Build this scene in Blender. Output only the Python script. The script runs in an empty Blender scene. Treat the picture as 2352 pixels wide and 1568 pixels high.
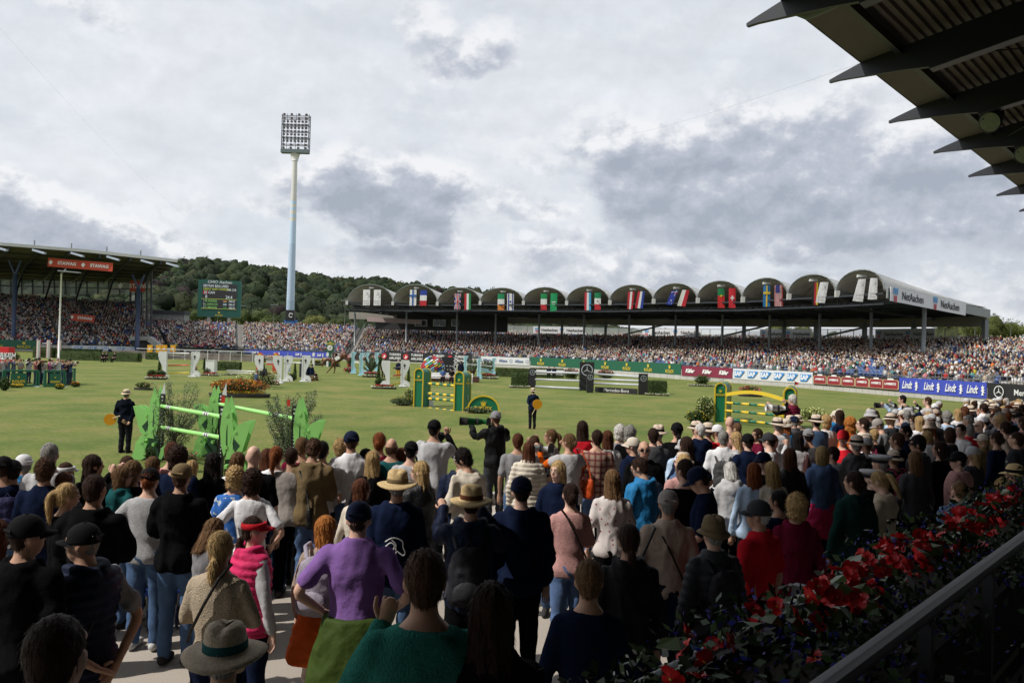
import bpy, math, random
import numpy as np
from mathutils import Vector, Matrix, noise
R = math.radians
rnd = random.Random(11)
rng = np.random.default_rng(11)
sc = bpy.context.scene
COL = sc.collection

# ------------------------------------------------------------------ camera
F = 1846.0; CX, CY = 1176.0, 784.0; CAMZ = 3.4
HOR = 798.0; SLOPE = 0.029
ROLL = math.atan(SLOPE); PITCH = math.atan((HOR - CY) / F)
cam_d = bpy.data.cameras.new('camera'); cam = bpy.data.objects.new('camera', cam_d); COL.objects.link(cam)
cam_d.sensor_width = 36.0; cam_d.lens = 36.0 * F / 2352.0
cam_d.clip_start = 0.05; cam_d.clip_end = 9000
RM = Matrix.Rotation(math.pi/2 + PITCH, 3, 'X') @ Matrix.Rotation(ROLL, 3, 'Z')
cam.matrix_world = Matrix.Translation((0, 0, CAMZ)) @ RM.to_4x4()
sc.camera = cam

def W(px, py, d):
    """point seen at photo position (px, py) at distance d along the ground axis"""
    v = RM @ Vector(((px-CX)/F, -(py-CY)/F, -1.0))
    return Vector((0, 0, CAMZ)) + v * (d / v.y)
def G(px, py, z=0.0):
    v = RM @ Vector(((px-CX)/F, -(py-CY)/F, -1.0))
    return Vector((0, 0, CAMZ)) + v * ((z-CAMZ)/v.z)
def yh(px): return HOR + SLOPE*(px-CX)

# ------------------------------------------------------------------ light
SUN_DIR = Vector((-0.93, -0.37, 0)).normalized(); SUN_EL = R(50)
sv = Vector((SUN_DIR.x*math.cos(SUN_EL), SUN_DIR.y*math.cos(SUN_EL), math.sin(SUN_EL)))
sd = bpy.data.lights.new('sun', 'SUN'); so = bpy.data.objects.new('sun', sd); COL.objects.link(so)
sd.energy = 4.2; sd.angle = R(0.6); sd.color = (1.0, 0.95, 0.88)
so.rotation_euler = (-sv).to_track_quat('-Z', 'Y').to_euler()

wd = bpy.data.worlds.new('World'); sc.world = wd; wd.use_nodes = True
nt = wd.node_tree; nt.nodes.clear()
def N(t, **k):
    n = nt.nodes.new(t)
    for a, b in k.items(): setattr(n, a, b)
    return n
def LK(a, b): nt.links.new(a, b)
def MA(op, a, b=None, c=None, clamp=False):
    n = N('ShaderNodeMath', operation=op); n.use_clamp = clamp
    for i, x in enumerate((a, b, c)):
        if x is None: continue
        if isinstance(x, (int, float)): n.inputs[i].default_value = x
        else: LK(x, n.inputs[i])
    return n.outputs[0]
def VM(op, a, b=None):
    n = N('ShaderNodeVectorMath', operation=op)
    for i, x in enumerate((a, b)):
        if x is None: continue
        if isinstance(x, (tuple, list, Vector)): n.inputs[i].default_value = tuple(x)
        else: LK(x, n.inputs[i])
    return n.outputs['Value'] if op in ('LENGTH', 'DOT_PRODUCT') else n.outputs[0]
tc = N('ShaderNodeTexCoord')
DIR = tc.outputs['Generated']
def dirpix(px, py): return (RM @ Vector(((px-CX)/F, -(py-CY)/F, -1.0))).normalized()
# cumulus clouds: photo position, half width, half height (pixels), strength
CLOUDS = [(885,440,185,92,1.0),(760,430,130,45,.6),(975,490,110,70,.9),(1010,110,60,75,.62),(1090,140,120,45,.6),(1180,110,45,60,.4),(1200,480,110,38,.55),
 (1440,360,130,90,.85),(1560,400,190,110,.85),(1760,400,300,140,.8),(1800,520,220,70,.8),(2050,430,280,130,.8),(2250,400,160,130,.75),(2330,560,220,60,.5),
 (50,470,150,60,.9),(120,530,210,55,.85),(290,460,45,22,.45),(340,485,30,24,.4),(440,480,40,20,.35),(180,20,80,35,.45),(300,590,200,26,.6),(560,600,170,24,.4),(900,600,230,34,.5),
 (1400,620,260,50,.5),(1620,540,200,50,.6),(2180,660,260,46,.55),(1950,300,260,60,.5),(1250,360,90,30,.4),(2100,600,200,40,.5),(1150,560,160,30,.3),(620,470,90,26,.35)]
def density(offz):
    p = VM('ADD', DIR, (0, 0, offz))
    n1 = N('ShaderNodeTexNoise'); n1.inputs['Scale'].default_value = 7.0; n1.inputs['Detail'].default_value = 11; n1.inputs['Roughness'].default_value = .62
    LK(VM('MULTIPLY', p, (1, 1, 1.6)), n1.inputs['Vector'])
    w = VM('MULTIPLY', VM('SUBTRACT', n1.outputs['Color'], (.5, .5, .5)), (.17, .17, .12))
    q = VM('ADD', p, w)
    acc = None
    for (cx, cy, hw, hh, s) in CLOUDS:
        c = dirpix(cx, cy)
        d = VM('MULTIPLY', VM('SUBTRACT', q, c), (F/hw*.92, .55, F/hh*.85))
        m = N('ShaderNodeMapRange', interpolation_type='SMOOTHSTEP'); LK(VM('LENGTH', d), m.inputs[0])
        m.inputs[1].default_value = 1.35; m.inputs[2].default_value = .55; m.inputs[3].default_value = 0; m.inputs[4].default_value = s
        acc = m.outputs[0] if acc is None else MA('MAXIMUM', acc, m.outputs[0])
    return acc, n1.outputs['Fac']
d0, nz0 = density(0.0)
d1, nz1 = density(0.028)
# broad veil of high cloud, thinner and thicker by fractal noise in a plane overhead
sep = N('ShaderNodeSeparateXYZ'); LK(DIR, sep.inputs[0])
zz = MA('ADD', MA('MAXIMUM', sep.outputs[2], 0), .22)
pv = N('ShaderNodeCombineXYZ'); LK(MA('DIVIDE', sep.outputs[0], zz), pv.inputs[0]); LK(MA('DIVIDE', sep.outputs[1], zz), pv.inputs[1])
nv = N('ShaderNodeTexNoise'); nv.inputs['Scale'].default_value = 1.5; nv.inputs['Detail'].default_value = 8; nv.inputs['Roughness'].default_value = .55; nv.inputs['Distortion'].default_value = .4
LK(pv.outputs[0], nv.inputs['Vector'])
veil = N('ShaderNodeValToRGB'); LK(nv.outputs['Fac'], veil.inputs[0])
veil.color_ramp.elements[0].position = .3; veil.color_ramp.elements[0].color = (.61, .65, .71, 1)
veil.color_ramp.elements[1].position = .66; veil.color_ramp.elements[1].color = (.77, .79, .825, 1)
nf = N('ShaderNodeTexNoise'); nf.inputs['Scale'].default_value = 13; nf.inputs['Detail'].default_value = 9; nf.inputs['Roughness'].default_value = .6
LK(VM('MULTIPLY', DIR, (1, 1, 1.35)), nf.inputs['Vector'])
nf2 = N('ShaderNodeTexNoise'); nf2.inputs['Scale'].default_value = 13; nf2.inputs['Detail'].default_value = 9; nf2.inputs['Roughness'].default_value = .6
LK(VM('MULTIPLY', VM('ADD', DIR, (-.006, 0, .015)), (1, 1, 1.35)), nf2.inputs['Vector'])
# cloud colour: white tops, blue-grey bases; darker where cloud mass stands above the point
relief = MA('MULTIPLY', MA('SUBTRACT', nf2.outputs['Fac'], nf.outputs['Fac']), 2.6)
shade = MA('ADD', MA('ADD', MA('MULTIPLY', d1, .88), MA('MULTIPLY', MA('SUBTRACT', nf.outputs['Fac'], .5), .7)), relief, clamp=True)
cr = N('ShaderNodeValToRGB'); LK(shade, cr.inputs[0])
e = cr.color_ramp.elements; e[0].position = .05; e[0].color = (.84, .845, .86, 1); e[1].position = .95; e[1].color = (.36, .395, .465, 1)
m_ = cr.color_ramp.elements.new(.5); m_.color = (.49, .52, .59, 1)
ero = MA('MULTIPLY', MA('SUBTRACT', nf.outputs['Fac'], .5), 1.5)
mask = MA('MULTIPLY', MA('SUBTRACT', MA('ADD', d0, ero), .12), 1.9, clamp=True)
mx = N('ShaderNodeMix', data_type='RGBA'); vr = N('ShaderNodeMix', data_type='RGBA', blend_type='MULTIPLY'); vr.inputs[0].default_value = 1; LK(veil.outputs[0], vr.inputs[6]); LK(MA('SUBTRACT', 1.0, MA('MULTIPLY', relief, .13)), vr.inputs[7]); LK(mask, mx.inputs[0]); LK(vr.outputs[2], mx.inputs[6]); LK(cr.outputs[0], mx.inputs[7])
bgc = N('ShaderNodeBackground'); LK(mx.outputs[2], bgc.inputs[0]); bgc.inputs[1].default_value = 1.12
sky = N('ShaderNodeTexSky', sky_type='NISHITA'); sky.sun_disc = False; sky.sun_elevation = SUN_EL
sky.sun_rotation = math.atan2(SUN_DIR.x, SUN_DIR.y)
bgs = N('ShaderNodeBackground'); LK(sky.outputs[0], bgs.inputs[0]); bgs.inputs[1].default_value = .1
ms = N('ShaderNodeMixShader'); ms.inputs[0].default_value = .93
LK(bgs.outputs[0], ms.inputs[1]); LK(bgc.outputs[0], ms.inputs[2])
wo = N('ShaderNodeOutputWorld'); LK(ms.outputs[0], wo.inputs[0])

sc.view_settings.view_transform = 'Standard'; sc.view_settings.look = 'None'
sc.view_settings.exposure = 0.0; sc.view_settings.gamma = 1.0; sc.view_settings.use_curve_mapping = False

# ------------------------------------------------------------------ materials
MATS = {}
def mat(name, col=None, rough=.7, var=.12, scale=3.0, bump=.0, metal=0.0, bscale=None, stretch=(1,1,1), objcol=False, vcol=False, spec=.5, emit=None):
    if name in MATS: return MATS[name]
    m = bpy.data.materials.new(name); m.use_nodes = True; MATS[name] = m
    t = m.node_tree; b = t.nodes['Principled BSDF']
    b.inputs['Roughness'].default_value = rough; b.inputs['Metallic'].default_value = metal
    b.inputs['Specular IOR Level'].default_value = spec
    co = t.nodes.new('ShaderNodeTexCoord'); mp = t.nodes.new('ShaderNodeMapping'); t.links.new(co.outputs['Object'], mp.inputs[0])
    mp.inputs['Scale'].default_value = stretch
    nz = t.nodes.new('ShaderNodeTexNoise'); nz.inputs['Scale'].default_value = scale; nz.inputs['Detail'].default_value = 6
    t.links.new(mp.outputs[0], nz.inputs['Vector'])
    mr = t.nodes.new('ShaderNodeMapRange'); t.links.new(nz.outputs['Fac'], mr.inputs[0])
    mr.inputs[1].default_value = .25; mr.inputs[2].default_value = .75; mr.inputs[3].default_value = 1-var; mr.inputs[4].default_value = 1+var
    mu = t.nodes.new('ShaderNodeMix'); mu.data_type = 'RGBA'; mu.blend_type = 'MULTIPLY'; mu.inputs[0].default_value = 1
    if objcol:
        oi = t.nodes.new('ShaderNodeObjectInfo'); t.links.new(oi.outputs['Color'], mu.inputs[6])
    elif vcol:
        vc = t.nodes.new('ShaderNodeVertexColor'); vc.layer_name = 'Col'; t.links.new(vc.outputs['Color'], mu.inputs[6])
    else: mu.inputs[6].default_value = (*col, 1)
    t.links.new(mr.outputs[0], mu.inputs[7])
    t.links.new(mu.outputs[2], b.inputs['Base Color'])
    if bump:
        bp = t.nodes.new('ShaderNodeBump'); bp.inputs['Strength'].default_value = bump; bp.inputs['Distance'].default_value = .02
        n2 = t.nodes.new('ShaderNodeTexNoise'); n2.inputs['Scale'].default_value = bscale or scale*6; n2.inputs['Detail'].default_value = 5
        t.links.new(mp.outputs[0], n2.inputs['Vector']); t.links.new(n2.outputs['Fac'], bp.inputs['Height']); t.links.new(bp.outputs[0], b.inputs['Normal'])
    if emit:
        b.inputs['Emission Color'].default_value = (*col, 1); b.inputs['Emission Strength'].default_value = emit
    return m

# ------------------------------------------------------------------ mesh helpers
def link(o): COL.objects.link(o); return o
def newmesh(name, verts, faces, m=None, smooth=False, col=None):
    me = bpy.data.meshes.new(name)
    if isinstance(verts, np.ndarray):
        nv = len(verts); fc = np.asarray(faces); k = fc.shape[1]
        me.vertices.add(nv); me.vertices.foreach_set('co', verts.astype(np.float32).ravel())
        me.loops.add(fc.size); me.loops.foreach_set('vertex_index', fc.astype(np.int32).ravel())
        me.polygons.add(len(fc)); me.polygons.foreach_set('loop_start', np.arange(0, fc.size, k, dtype=np.int32))
        me.polygons.foreach_set('loop_total', np.full(len(fc), k, dtype=np.int32))
        me.update(calc_edges=True)
    else:
        me.from_pydata(verts, [], faces); me.update()
    if col is not None:
        a = me.color_attributes.new('Col', 'FLOAT_COLOR', 'POINT')
        c = np.ones((len(me.vertices), 4), dtype=np.float32); c[:, :3] = col; a.data.foreach_set('color', c.ravel())
    if m is not None: me.materials.append(m)
    if smooth: me.polygons.foreach_set('use_smooth', np.ones(len(me.polygons), dtype=bool))
    return me
def ob(name, me, parent=None, loc=(0,0,0), rot=None, color=None, scale=None):
    o = bpy.data.objects.new(name, me); o.location = loc
    if rot is not None: o.rotation_euler = rot
    if scale is not None: o.scale = (scale,)*3 if isinstance(scale, (int, float)) else scale
    if parent is not None: o.parent = parent
    if color is not None: o.color = (*color, 1)
    return link(o)
def tag(o, label=None, cat=None, group=None, kind=None):
    if label: o['label'] = label
    if cat: o['category'] = cat
    if group: o['group'] = group
    if kind: o['kind'] = kind
    return o
def thing(name, loc, label, cat, group=None, rz=0):
    o = bpy.data.objects.new(name, None); o.location = loc; o.rotation_euler = (0, 0, rz); o.empty_display_size = .1
    link(o); return tag(o, label, cat, group)
def copy_tree(o, parent=None):
    c = o.copy(); COL.objects.link(c); c.parent = parent
    for ch in list(o.children): copy_tree(ch, c)
    return c

class MB:
    """collects simple shapes into one mesh; .o is subtracted from every point"""
    def __init__(s, o=(0,0,0)): s.v = []; s.f = []; s.o = Vector(o)
    def add(s, vs, fs):
        b = len(s.v); s.v += [tuple(Vector(v)-s.o) for v in vs]; s.f += [tuple(i+b for i in f) for f in fs]
    def quad(s, a, b, c, d): s.add([a, b, c, d], [(0,1,2,3)])
    def box(s, c, size, rz=0, M=None):
        x, y, z = [k/2 for k in size]
        vs = [Vector((i*x, j*y, k*z)) for k in (-1,1) for j in (-1,1) for i in (-1,1)]
        m = M if M is not None else Matrix.Rotation(rz, 3, 'Z')
        s.add([Vector(c) + m @ v for v in vs], [(0,2,3,1),(4,5,7,6),(0,1,5,4),(2,6,7,3),(0,4,6,2),(1,3,7,5)])
    def bar(s, a, b, w, h, up=(0,0,1)):
        a = Vector(a); b = Vector(b); d = b-a; L = d.length
        if L < 1e-6: return
        d /= L; sd_ = d.cross(Vector(up))
        if sd_.length < 1e-4: sd_ = d.cross(Vector((1,0,0)))
        sd_.normalize(); u2 = sd_.cross(d)
        m = Matrix((sd_, d, u2)).transposed()
        s.box((a+b)/2, (w, L, h), M=m)
    def tube(s, pts, r, n=8, cap=True):
        pts = [Vector(p) for p in pts]; k = len(pts)
        rs = [r]*k if isinstance(r, (int, float)) else r
        vs = []; fs = []
        for i, p in enumerate(pts):
            d = (pts[min(i+1, k-1)] - pts[max(i-1, 0)]).normalized()
            a = d.cross(Vector((0,0,1)))
            if a.length < 1e-3: a = Vector((1,0,0))
            a.normalize(); b = a.cross(d)
            for j in range(n):
                t = 2*math.pi*j/n; vs.append(p + (a*math.cos(t) + b*math.sin(t))*rs[i])
        for i in range(k-1):
            for j in range(n):
                fs.append((i*n+j, i*n+(j+1) % n, (i+1)*n+(j+1) % n, (i+1)*n+j))
        if cap: fs.append(tuple(range(n))); fs.append(tuple((k-1)*n+j for j in reversed(range(n))))
        s.add(vs, fs)
    def prism(s, outline, origin, ex, ey, depth):
        """outline: 2D points; ex, ey the plane axes; depth vector extrudes"""
        ex = Vector(ex); ey = Vector(ey); origin = Vector(origin); dp = Vector(depth); n = len(outline)
        a = [origin + ex*p[0] + ey*p[1] for p in outline]; b = [p+dp for p in a]
        s.add(a+b, [tuple(range(n)), tuple(reversed(range(n, 2*n)))] + [(i, i+n, (i+1) % n + n, (i+1) % n) for i in range(n)])
    def lathe(s, prof, c=(0,0,0), n=16, sx=1, sy=1):
        c = Vector(c); vs = []; fs = []
        for (r, z) in prof:
            for j in range(n):
                t = 2*math.pi*j/n; vs.append(c + Vector((r*sx*math.cos(t), r*sy*math.sin(t), z)))
        for i in range(len(prof)-1):
            for j in range(n): fs.append((i*n+j, i*n+(j+1) % n, (i+1)*n+(j+1) % n, (i+1)*n+j))
        fs.append(tuple(reversed(range(n)))); fs.append(tuple((len(prof)-1)*n+j for j in range(n)))
        s.add(vs, fs)
    def mesh(s, name, m=None, smooth=False): return newmesh(name, s.v, s.f, m, smooth)
    def build(s, name, m, parent=None, smooth=False, **k):
        return ob(name, s.mesh(name, m, smooth), parent, **k)
def P(root): return MB(root.location)       # world-coordinate builder for a part of root (root unrotated)

_fc = {}
def text_mesh(txt, size, m, ext=.004, shear=0.0, sx=1.0, bold=0.0, align='CENTER'):
    key = (txt, size, m.name, ext, shear, sx, bold, align)
    if key in _fc: return _fc[key]
    cu = bpy.data.curves.new('lettering', 'FONT'); cu.body = txt; cu.size = size; cu.extrude = ext; cu.shear = shear
    cu.align_x = align; cu.align_y = 'CENTER'; cu.resolution_u = 2; cu.offset = bold
    o = bpy.data.objects.new('lettering', cu); COL.objects.link(o)
    dg = bpy.context.evaluated_depsgraph_get(); dg.update()
    me = bpy.data.meshes.new_from_object(o.evaluated_get(dg))
    bpy.data.objects.remove(o)
    me.name = 'lettering'
    if sx != 1.0:
        for v in me.vertices: v.co.x *= sx
    me.materials.clear(); me.materials.append(m); _fc[key] = me
    return me
def face_rot(ex, ey=(0,0,1)):
    """rotation whose X runs along ex (left to right for the reader) and Y up"""
    ex = Vector(ex).normalized(); ey = Vector(ey); ey = (ey - ex*ey.dot(ex)).normalized(); ez = ex.cross(ey)
    return Matrix((ex, ey, ez)).transposed().to_euler()
def letters(txt, size, m, parent, pos, ex, name='lettering', **k):
    """pos in world; parent unrotated"""
    return ob(name, text_mesh(txt, size, m, **k), parent, loc=Vector(pos)-parent.location, rot=face_rot(ex))
def flatshape(outline, size, m, parent, pos, ex, name, depth=.004, ey=(0,0,1)):
    mb = MB(); mb.prism([(x*size, y*size) for x, y in outline], (0,0,0), (1,0,0), (0,1,0), (0,0,depth))
    return mb.build(name, m, parent, loc=Vector(pos)-parent.location, rot=face_rot(ex, ey))
def interp(tab, x):
    xs = [a for a, b in tab]; return float(np.interp(x, xs, [b for a, b in tab]))
# ------------------------------------------------------------------ colours
def lin(r, g, b):
    f = lambda c: (c/255/12.92) if c/255 <= .04045 else ((c/255+.055)/1.055)**2.4
    return (f(r), f(g), f(b))
M_conc = mat('concrete', (.30,.285,.265), .9, .16, .6, .25, bscale=30)
M_wall = mat('pale_wall', (.42,.41,.38), .85, .1, .5, .1)
M_steel = mat('steel_grey', (.22,.24,.25), .5, .1, 2, metal=.3)
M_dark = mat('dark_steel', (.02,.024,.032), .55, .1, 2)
M_blueseat = mat('seat_blue', (.03,.075,.22), .5, .12, 2)
M_white = mat('white_paint', (.72,.72,.70), .5, .06, 4)
M_black = mat('black_paint', (.014,.014,.016), .5, .08, 3)
M_yel = mat('logo_yellow', (.62,.47,.05), .5, .05, 3)
M_rgreen = mat('board_green', (.012,.105,.06), .45, .08, 3)
M_txtw = mat('lettering_white', (.74,.74,.74), .6, .03, 3)
M_txtk = mat('lettering_black', (.02,.02,.03), .6, .03, 3)

# ------------------------------------------------------------------ ground: grass field reaching far away
def grass_mat():
    m = bpy.data.materials.new('grass'); m.use_nodes = True; t = m.node_tree; b = t.nodes['Principled BSDF']; b.inputs['Roughness'].default_value = .9
    b.inputs['Specular IOR Level'].default_value = .15
    co = t.nodes.new('ShaderNodeTexCoord')
    def nz(s, d=6, st=(1,1,1), ro=.55):
        mp = t.nodes.new('ShaderNodeMapping'); mp.inputs['Scale'].default_value = st; t.links.new(co.outputs['Object'], mp.inputs[0])
        n = t.nodes.new('ShaderNodeTexNoise'); n.inputs['Scale'].default_value = s; n.inputs['Detail'].default_value = d; n.inputs['Roughness'].default_value = ro
        t.links.new(mp.outputs[0], n.inputs['Vector']); return n.outputs['Fac']
    r1 = t.nodes.new('ShaderNodeValToRGB'); t.links.new(nz(.28, 9, (1,.8,1), .68), r1.inputs[0])
    e = r1.color_ramp.elements; e[0].position = .33; e[0].color = (.082,.125,.025,1); e[1].position = .72; e[1].color = (.25,.205,.08,1)
    k = e.new(.50); k.color = (.135,.165,.040,1); k = e.new(.60); k.color = (.175,.178,.052,1)
    r2 = t.nodes.new('ShaderNodeMapRange'); t.links.new(nz(6, 12, (1,.7,1), .8), r2.inputs[0]); r2.inputs[1].default_value = .28; r2.inputs[2].default_value = .72; r2.inputs[3].default_value = .55; r2.inputs[4].default_value = 1.4
    mu = t.nodes.new('ShaderNodeMix'); mu.data_type = 'RGBA'; mu.blend_type = 'MULTIPLY'; mu.inputs[0].default_value = 1
    r3 = t.nodes.new('ShaderNodeMapRange'); t.links.new(nz(.75, 10, (1,1.3,1), .66), r3.inputs[0]); r3.inputs[1].default_value = .55; r3.inputs[2].default_value = .66; r3.inputs[4].default_value = .55
    m3 = t.nodes.new('ShaderNodeMix'); m3.data_type = 'RGBA'; m3.inputs[7].default_value = (.23,.175,.095,1); t.links.new(r3.outputs[0], m3.inputs[0]); t.links.new(r1.outputs[0], m3.inputs[6]); r1 = m3
    t.links.new(r1.outputs[2], mu.inputs[6]); t.links.new(r2.outputs[0], mu.inputs[7]); t.links.new(mu.outputs[2], b.inputs['Base Color'])
    bp = t.nodes.new('ShaderNodeBump'); bp.inputs['Strength'].default_value = .8; bp.inputs['Distance'].default_value = .06
    t.links.new(nz(14, 8, (1,1,1), .75), bp.inputs['Height']); t.links.new(bp.outputs[0], b.inputs['Normal'])
    return m
M_grass = grass_mat()
v = []; f = []
xs = [-6000,-1200,-400]+list(range(-120,121,8))+[400,1200,6000]; ys = [-300,-40]+list(range(0,201,8))+[400,1200,7000]
for y in ys:
    for x in xs:
        z = 0.0
        if -120 <= x <= 120 and 8 <= y <= 200: z = .05*noise.noise(Vector((x*.06, y*.06, 0)))
        v.append((x, y, z))
nx = len(xs)
for j in range(len(ys)-1):
    for i in range(nx-1): f.append((j*nx+i, j*nx+i+1, (j+1)*nx+i+1, (j+1)*nx+i))
tag(ob('ground', newmesh('ground', v, f, M_grass, True)), kind='structure')

# axes of our own stand: u runs along the stand, nn points to the field
U = Vector((.677, .736, 0)).normalized(); NN = Vector((-.736, .677, 0)).normalized()
def UN(t, n, z): return U*t + NN*n + Vector((0, 0, z))
TZ = .45                                   # height of the standing terrace
EDGE = 10.4
m = mat('asphalt_terrace', (.36,.32,.275), .92, .2, .35, .35, bscale=60)
mb = MB()
for k in range(-10, 30):
    a, b = k*3, k*3+3
    mb.box(UN(0,0,0), (0,0,0)) if False else None
    p = [UN(a,2.55,TZ), UN(b,2.55,TZ), UN(b,EDGE,TZ), UN(a,EDGE,TZ)]
    mb.quad(*p)
mb.quad(UN(-30,EDGE,TZ), UN(90,EDGE,TZ), UN(90,EDGE,-.3), UN(-30,EDGE,-.3))
tag(mb.build('terrace_pavement', m), kind='structure')
mb = MB(); M_kerb = mat('kerb_stone', (.36,.35,.33), .85, .12, 2, .2)
for k in range(-30, 90): mb.box(UN(k+.5, EDGE+.09, TZ-.05), (.98, .16, .5), rz=math.atan2(U.y, U.x))
tag(mb.build('terrace_kerb', M_kerb), kind='stuff')
mb = MB(); mb.box(UN(25,1.82,TZ+.2), (110,1.5,.4), rz=math.atan2(U.y, U.x))
tag(mb.build('terrace_step', m), kind='structure')

# ------------------------------------------------------------------ wooded hill
CREST = [(-500,640),(-100,620),(200,612),(335,610),(400,602),(455,600),(520,608),(600,617),(660,622),(720,636),(800,646),(870,643),(930,654),(1000,664),(1060,668),(1130,672),(1200,690),(1300,716),(1400,742),(1500,756),(1700,775),(2000,800),(2800,830)]
def hill_z(px, d):
    cz = (yh(px) - interp(CREST, px) - 24)/F*900 + CAMZ
    cz = max(cz, 1.0)
    t = min(max((d-300)/600, 0), 1); t = t*t*(3-2*t)
    return cz*t + 5*noise.noise(Vector((px*.004, d*.006, 3)))*t - (0.2 if d < 310 else 0) - max(0, d-900)*.05
v = []; f = []; PX = list(range(-700, 3001, 50)); DD = [290, 320, 360, 400, 450, 500, 560, 620, 690, 760, 830, 900, 980, 1100, 1300]
for d in DD:
    for px in PX:
        v.append(((px-CX)/F*d, d, hill_z(px, d)))
n_ = len(PX)
for j in range(len(DD)-1):
    for i in range(n_-1): f.append((j*n_+i, j*n_+i+1, (j+1)*n_+i+1, (j+1)*n_+i))
M_meadow = mat('meadow', (.09,.13,.035), .95, .3, .02)
tag(ob('hillside', newmesh('hillside', v, f, M_meadow, True)), kind='structure')

def ico(sub):
    import bmesh
    bm = bmesh.new(); bmesh.ops.create_icosphere(bm, subdivisions=sub, radius=1)
    v = np.array([x.co[:] for x in bm.verts]); f = np.array([[k.index for k in x.verts] for x in bm.faces]); bm.free(); return v, f
ICO1, ICO2, ICO3 = ico(1), ico(2), ico(3)
def foliage_mat(name, rough=.85, var=.35, scale=.35):
    m = mat(name, None, rough, var, scale, .6, vcol=True, spec=.2, bscale=2.2)
    return m
M_forest = foliage_mat('forest_leaves')
def crown_variants(k, sub=ICO2):
    out = []
    for i in range(k):
        v = sub[0].copy()
        for j in range(len(v)):
            p = Vector(v[j]); a = noise.fractal(p*1.7+Vector((i*9,0,0)), .8, 2.1, 4)
            v[j] *= 1 + .42*a
        v[:, 2] *= .9
        out.append(v)
    return out
CR = crown_variants(7)
def leafcards(n, r, size, seed, flat=.9):
    """random leaf-clump triangles near the surface of an ellipsoid"""
    g = np.random.default_rng(seed)
    d = g.normal(size=(n, 3)); d /= np.linalg.norm(d, axis=1)[:, None]
    c = d*np.array(r)*g.uniform(.82, 1.1, (n, 1))
    a = g.normal(size=(n, 3)); a /= np.linalg.norm(a, axis=1)[:, None]
    b = np.cross(a, d+g.normal(size=(n, 3))*.5); b /= np.linalg.norm(b, axis=1)[:, None]
    s = size*g.uniform(.6, 1.4, (n, 1))
    return np.stack([c-a*s, c+a*s*.9+b*s*.3, c+b*s], 1).reshape(-1, 3)
V = []; FF = []; C = []; base = 0
cards = [leafcards(70, (1,1,.9), .16, s) for s in range(4)]
for k in range(2900):
    px = rnd.uniform(-120, 1560); d = 330 + 600*rnd.random()**.85
    if 350 < px < 470 and d < 480: continue
    if px > 1330 and d < 430: continue
    z = hill_z(px, d)
    if z < .5 and px > 1250 and d < 500: continue
    r = rnd.uniform(3.9, 6.9)*(1 if px < 1300 else .75); hz = r*rnd.uniform(.9, 1.3)
    x = (px-CX)/F*d
    g = rnd.random(); kind = rnd.random()
    c = np.array((.016,.027,.008)) if kind < .45 else np.array((.026,.038,.011)) if kind < .8 else np.array((.045,.052,.016)) if kind < .97 else np.array((.024,.016,.012))
    c = c*np.array((.72,.78,.95))*(.7+.6*g)  # bluish tint puts distance haze into the crown colours
    vv = CR[k % 7]*np.array((r, r, hz)); a = rnd.uniform(0, 6.28); ca, sa = math.cos(a), math.sin(a)
    vv = vv @ np.array(((ca,-sa,0),(sa,ca,0),(0,0,1))) + np.array((x, d, z+hz*.7))
    V.append(vv); FF.append(ICO2[1]+base); C.append(np.tile(c, (len(vv), 1))); base += len(vv)
    cc = cards[k % 4]*np.array((r, r, hz)) + np.array((x, d, z+hz*.7))
    V.append(cc); FF.append(np.arange(len(cc)).reshape(-1, 3)+base); C.append(np.tile(c*1.15, (len(cc), 1))); base += len(cc)
V = np.concatenate(V); FF = np.concatenate(FF); C = np.concatenate(C)
tag(ob('woodland', newmesh('woodland', V, FF, M_forest, True, C)), 'dense mixed woodland covering the long hill behind the stadium', 'woods', kind='stuff')

# single trees behind the stands
M_leaf = foliage_mat('tree_leaves', .8, .3, 1.2)
M_bark = mat('bark', (.07,.055,.04), .9, .25, 3, .5)
def tree(px, ytop, d, w, label, col=(.06,.085,.02), z0=0.0, seed=0):
    b = W(px, yh(px), d); top = W(px, ytop, d).z; root = thing('broadleaf_tree', (b.x, d, z0), label, 'tree', 'trees behind the stands')
    g = random.Random(seed+int(px)); h = top-z0
    t = MB(); t.tube([(0,0,0),(.1,0,h*.3),(0,.1,h*.75)], [h*.035, h*.026, h*.01]); 
    for k in range(5):
        a = g.uniform(0, 6.28); t.tube([(0,0,h*.3+k*.06*h),(math.cos(a)*w*.3, math.sin(a)*w*.3, h*.55+k*.05*h)], [h*.014, h*.005], 6)
    t.build('trunk', M_bark, root, True)
    V=[];FF=[];C=[];base=0
    for k in range(11):
        a = g.uniform(0, 6.28); rr = w*.5*g.uniform(0, .8); zc = h*g.uniform(.42, .86); r = w*g.uniform(.16, .28)
        c = np.array(col)*g.uniform(.7, 1.3); ce = np.array((math.cos(a)*rr, math.sin(a)*rr*.8, zc))
        vv = CR[k % 7]*r*.8+ce; V.append(vv); FF.append(ICO2[1]+base); C.append(np.tile(c*.8, (len(vv),1))); base += len(vv)
        cc = leafcards(420, (r,r,r*.9), w*.022, seed*31+k)+ce; V.append(cc); FF.append(np.arange(len(cc)).reshape(-1,3)+base); C.append(np.tile(c*1.15, (len(cc),1))); base += len(cc)
    ob('crown', newmesh('crown', np.concatenate(V), np.concatenate(FF), M_leaf, False, np.concatenate(C)), root)
    return root
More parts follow.
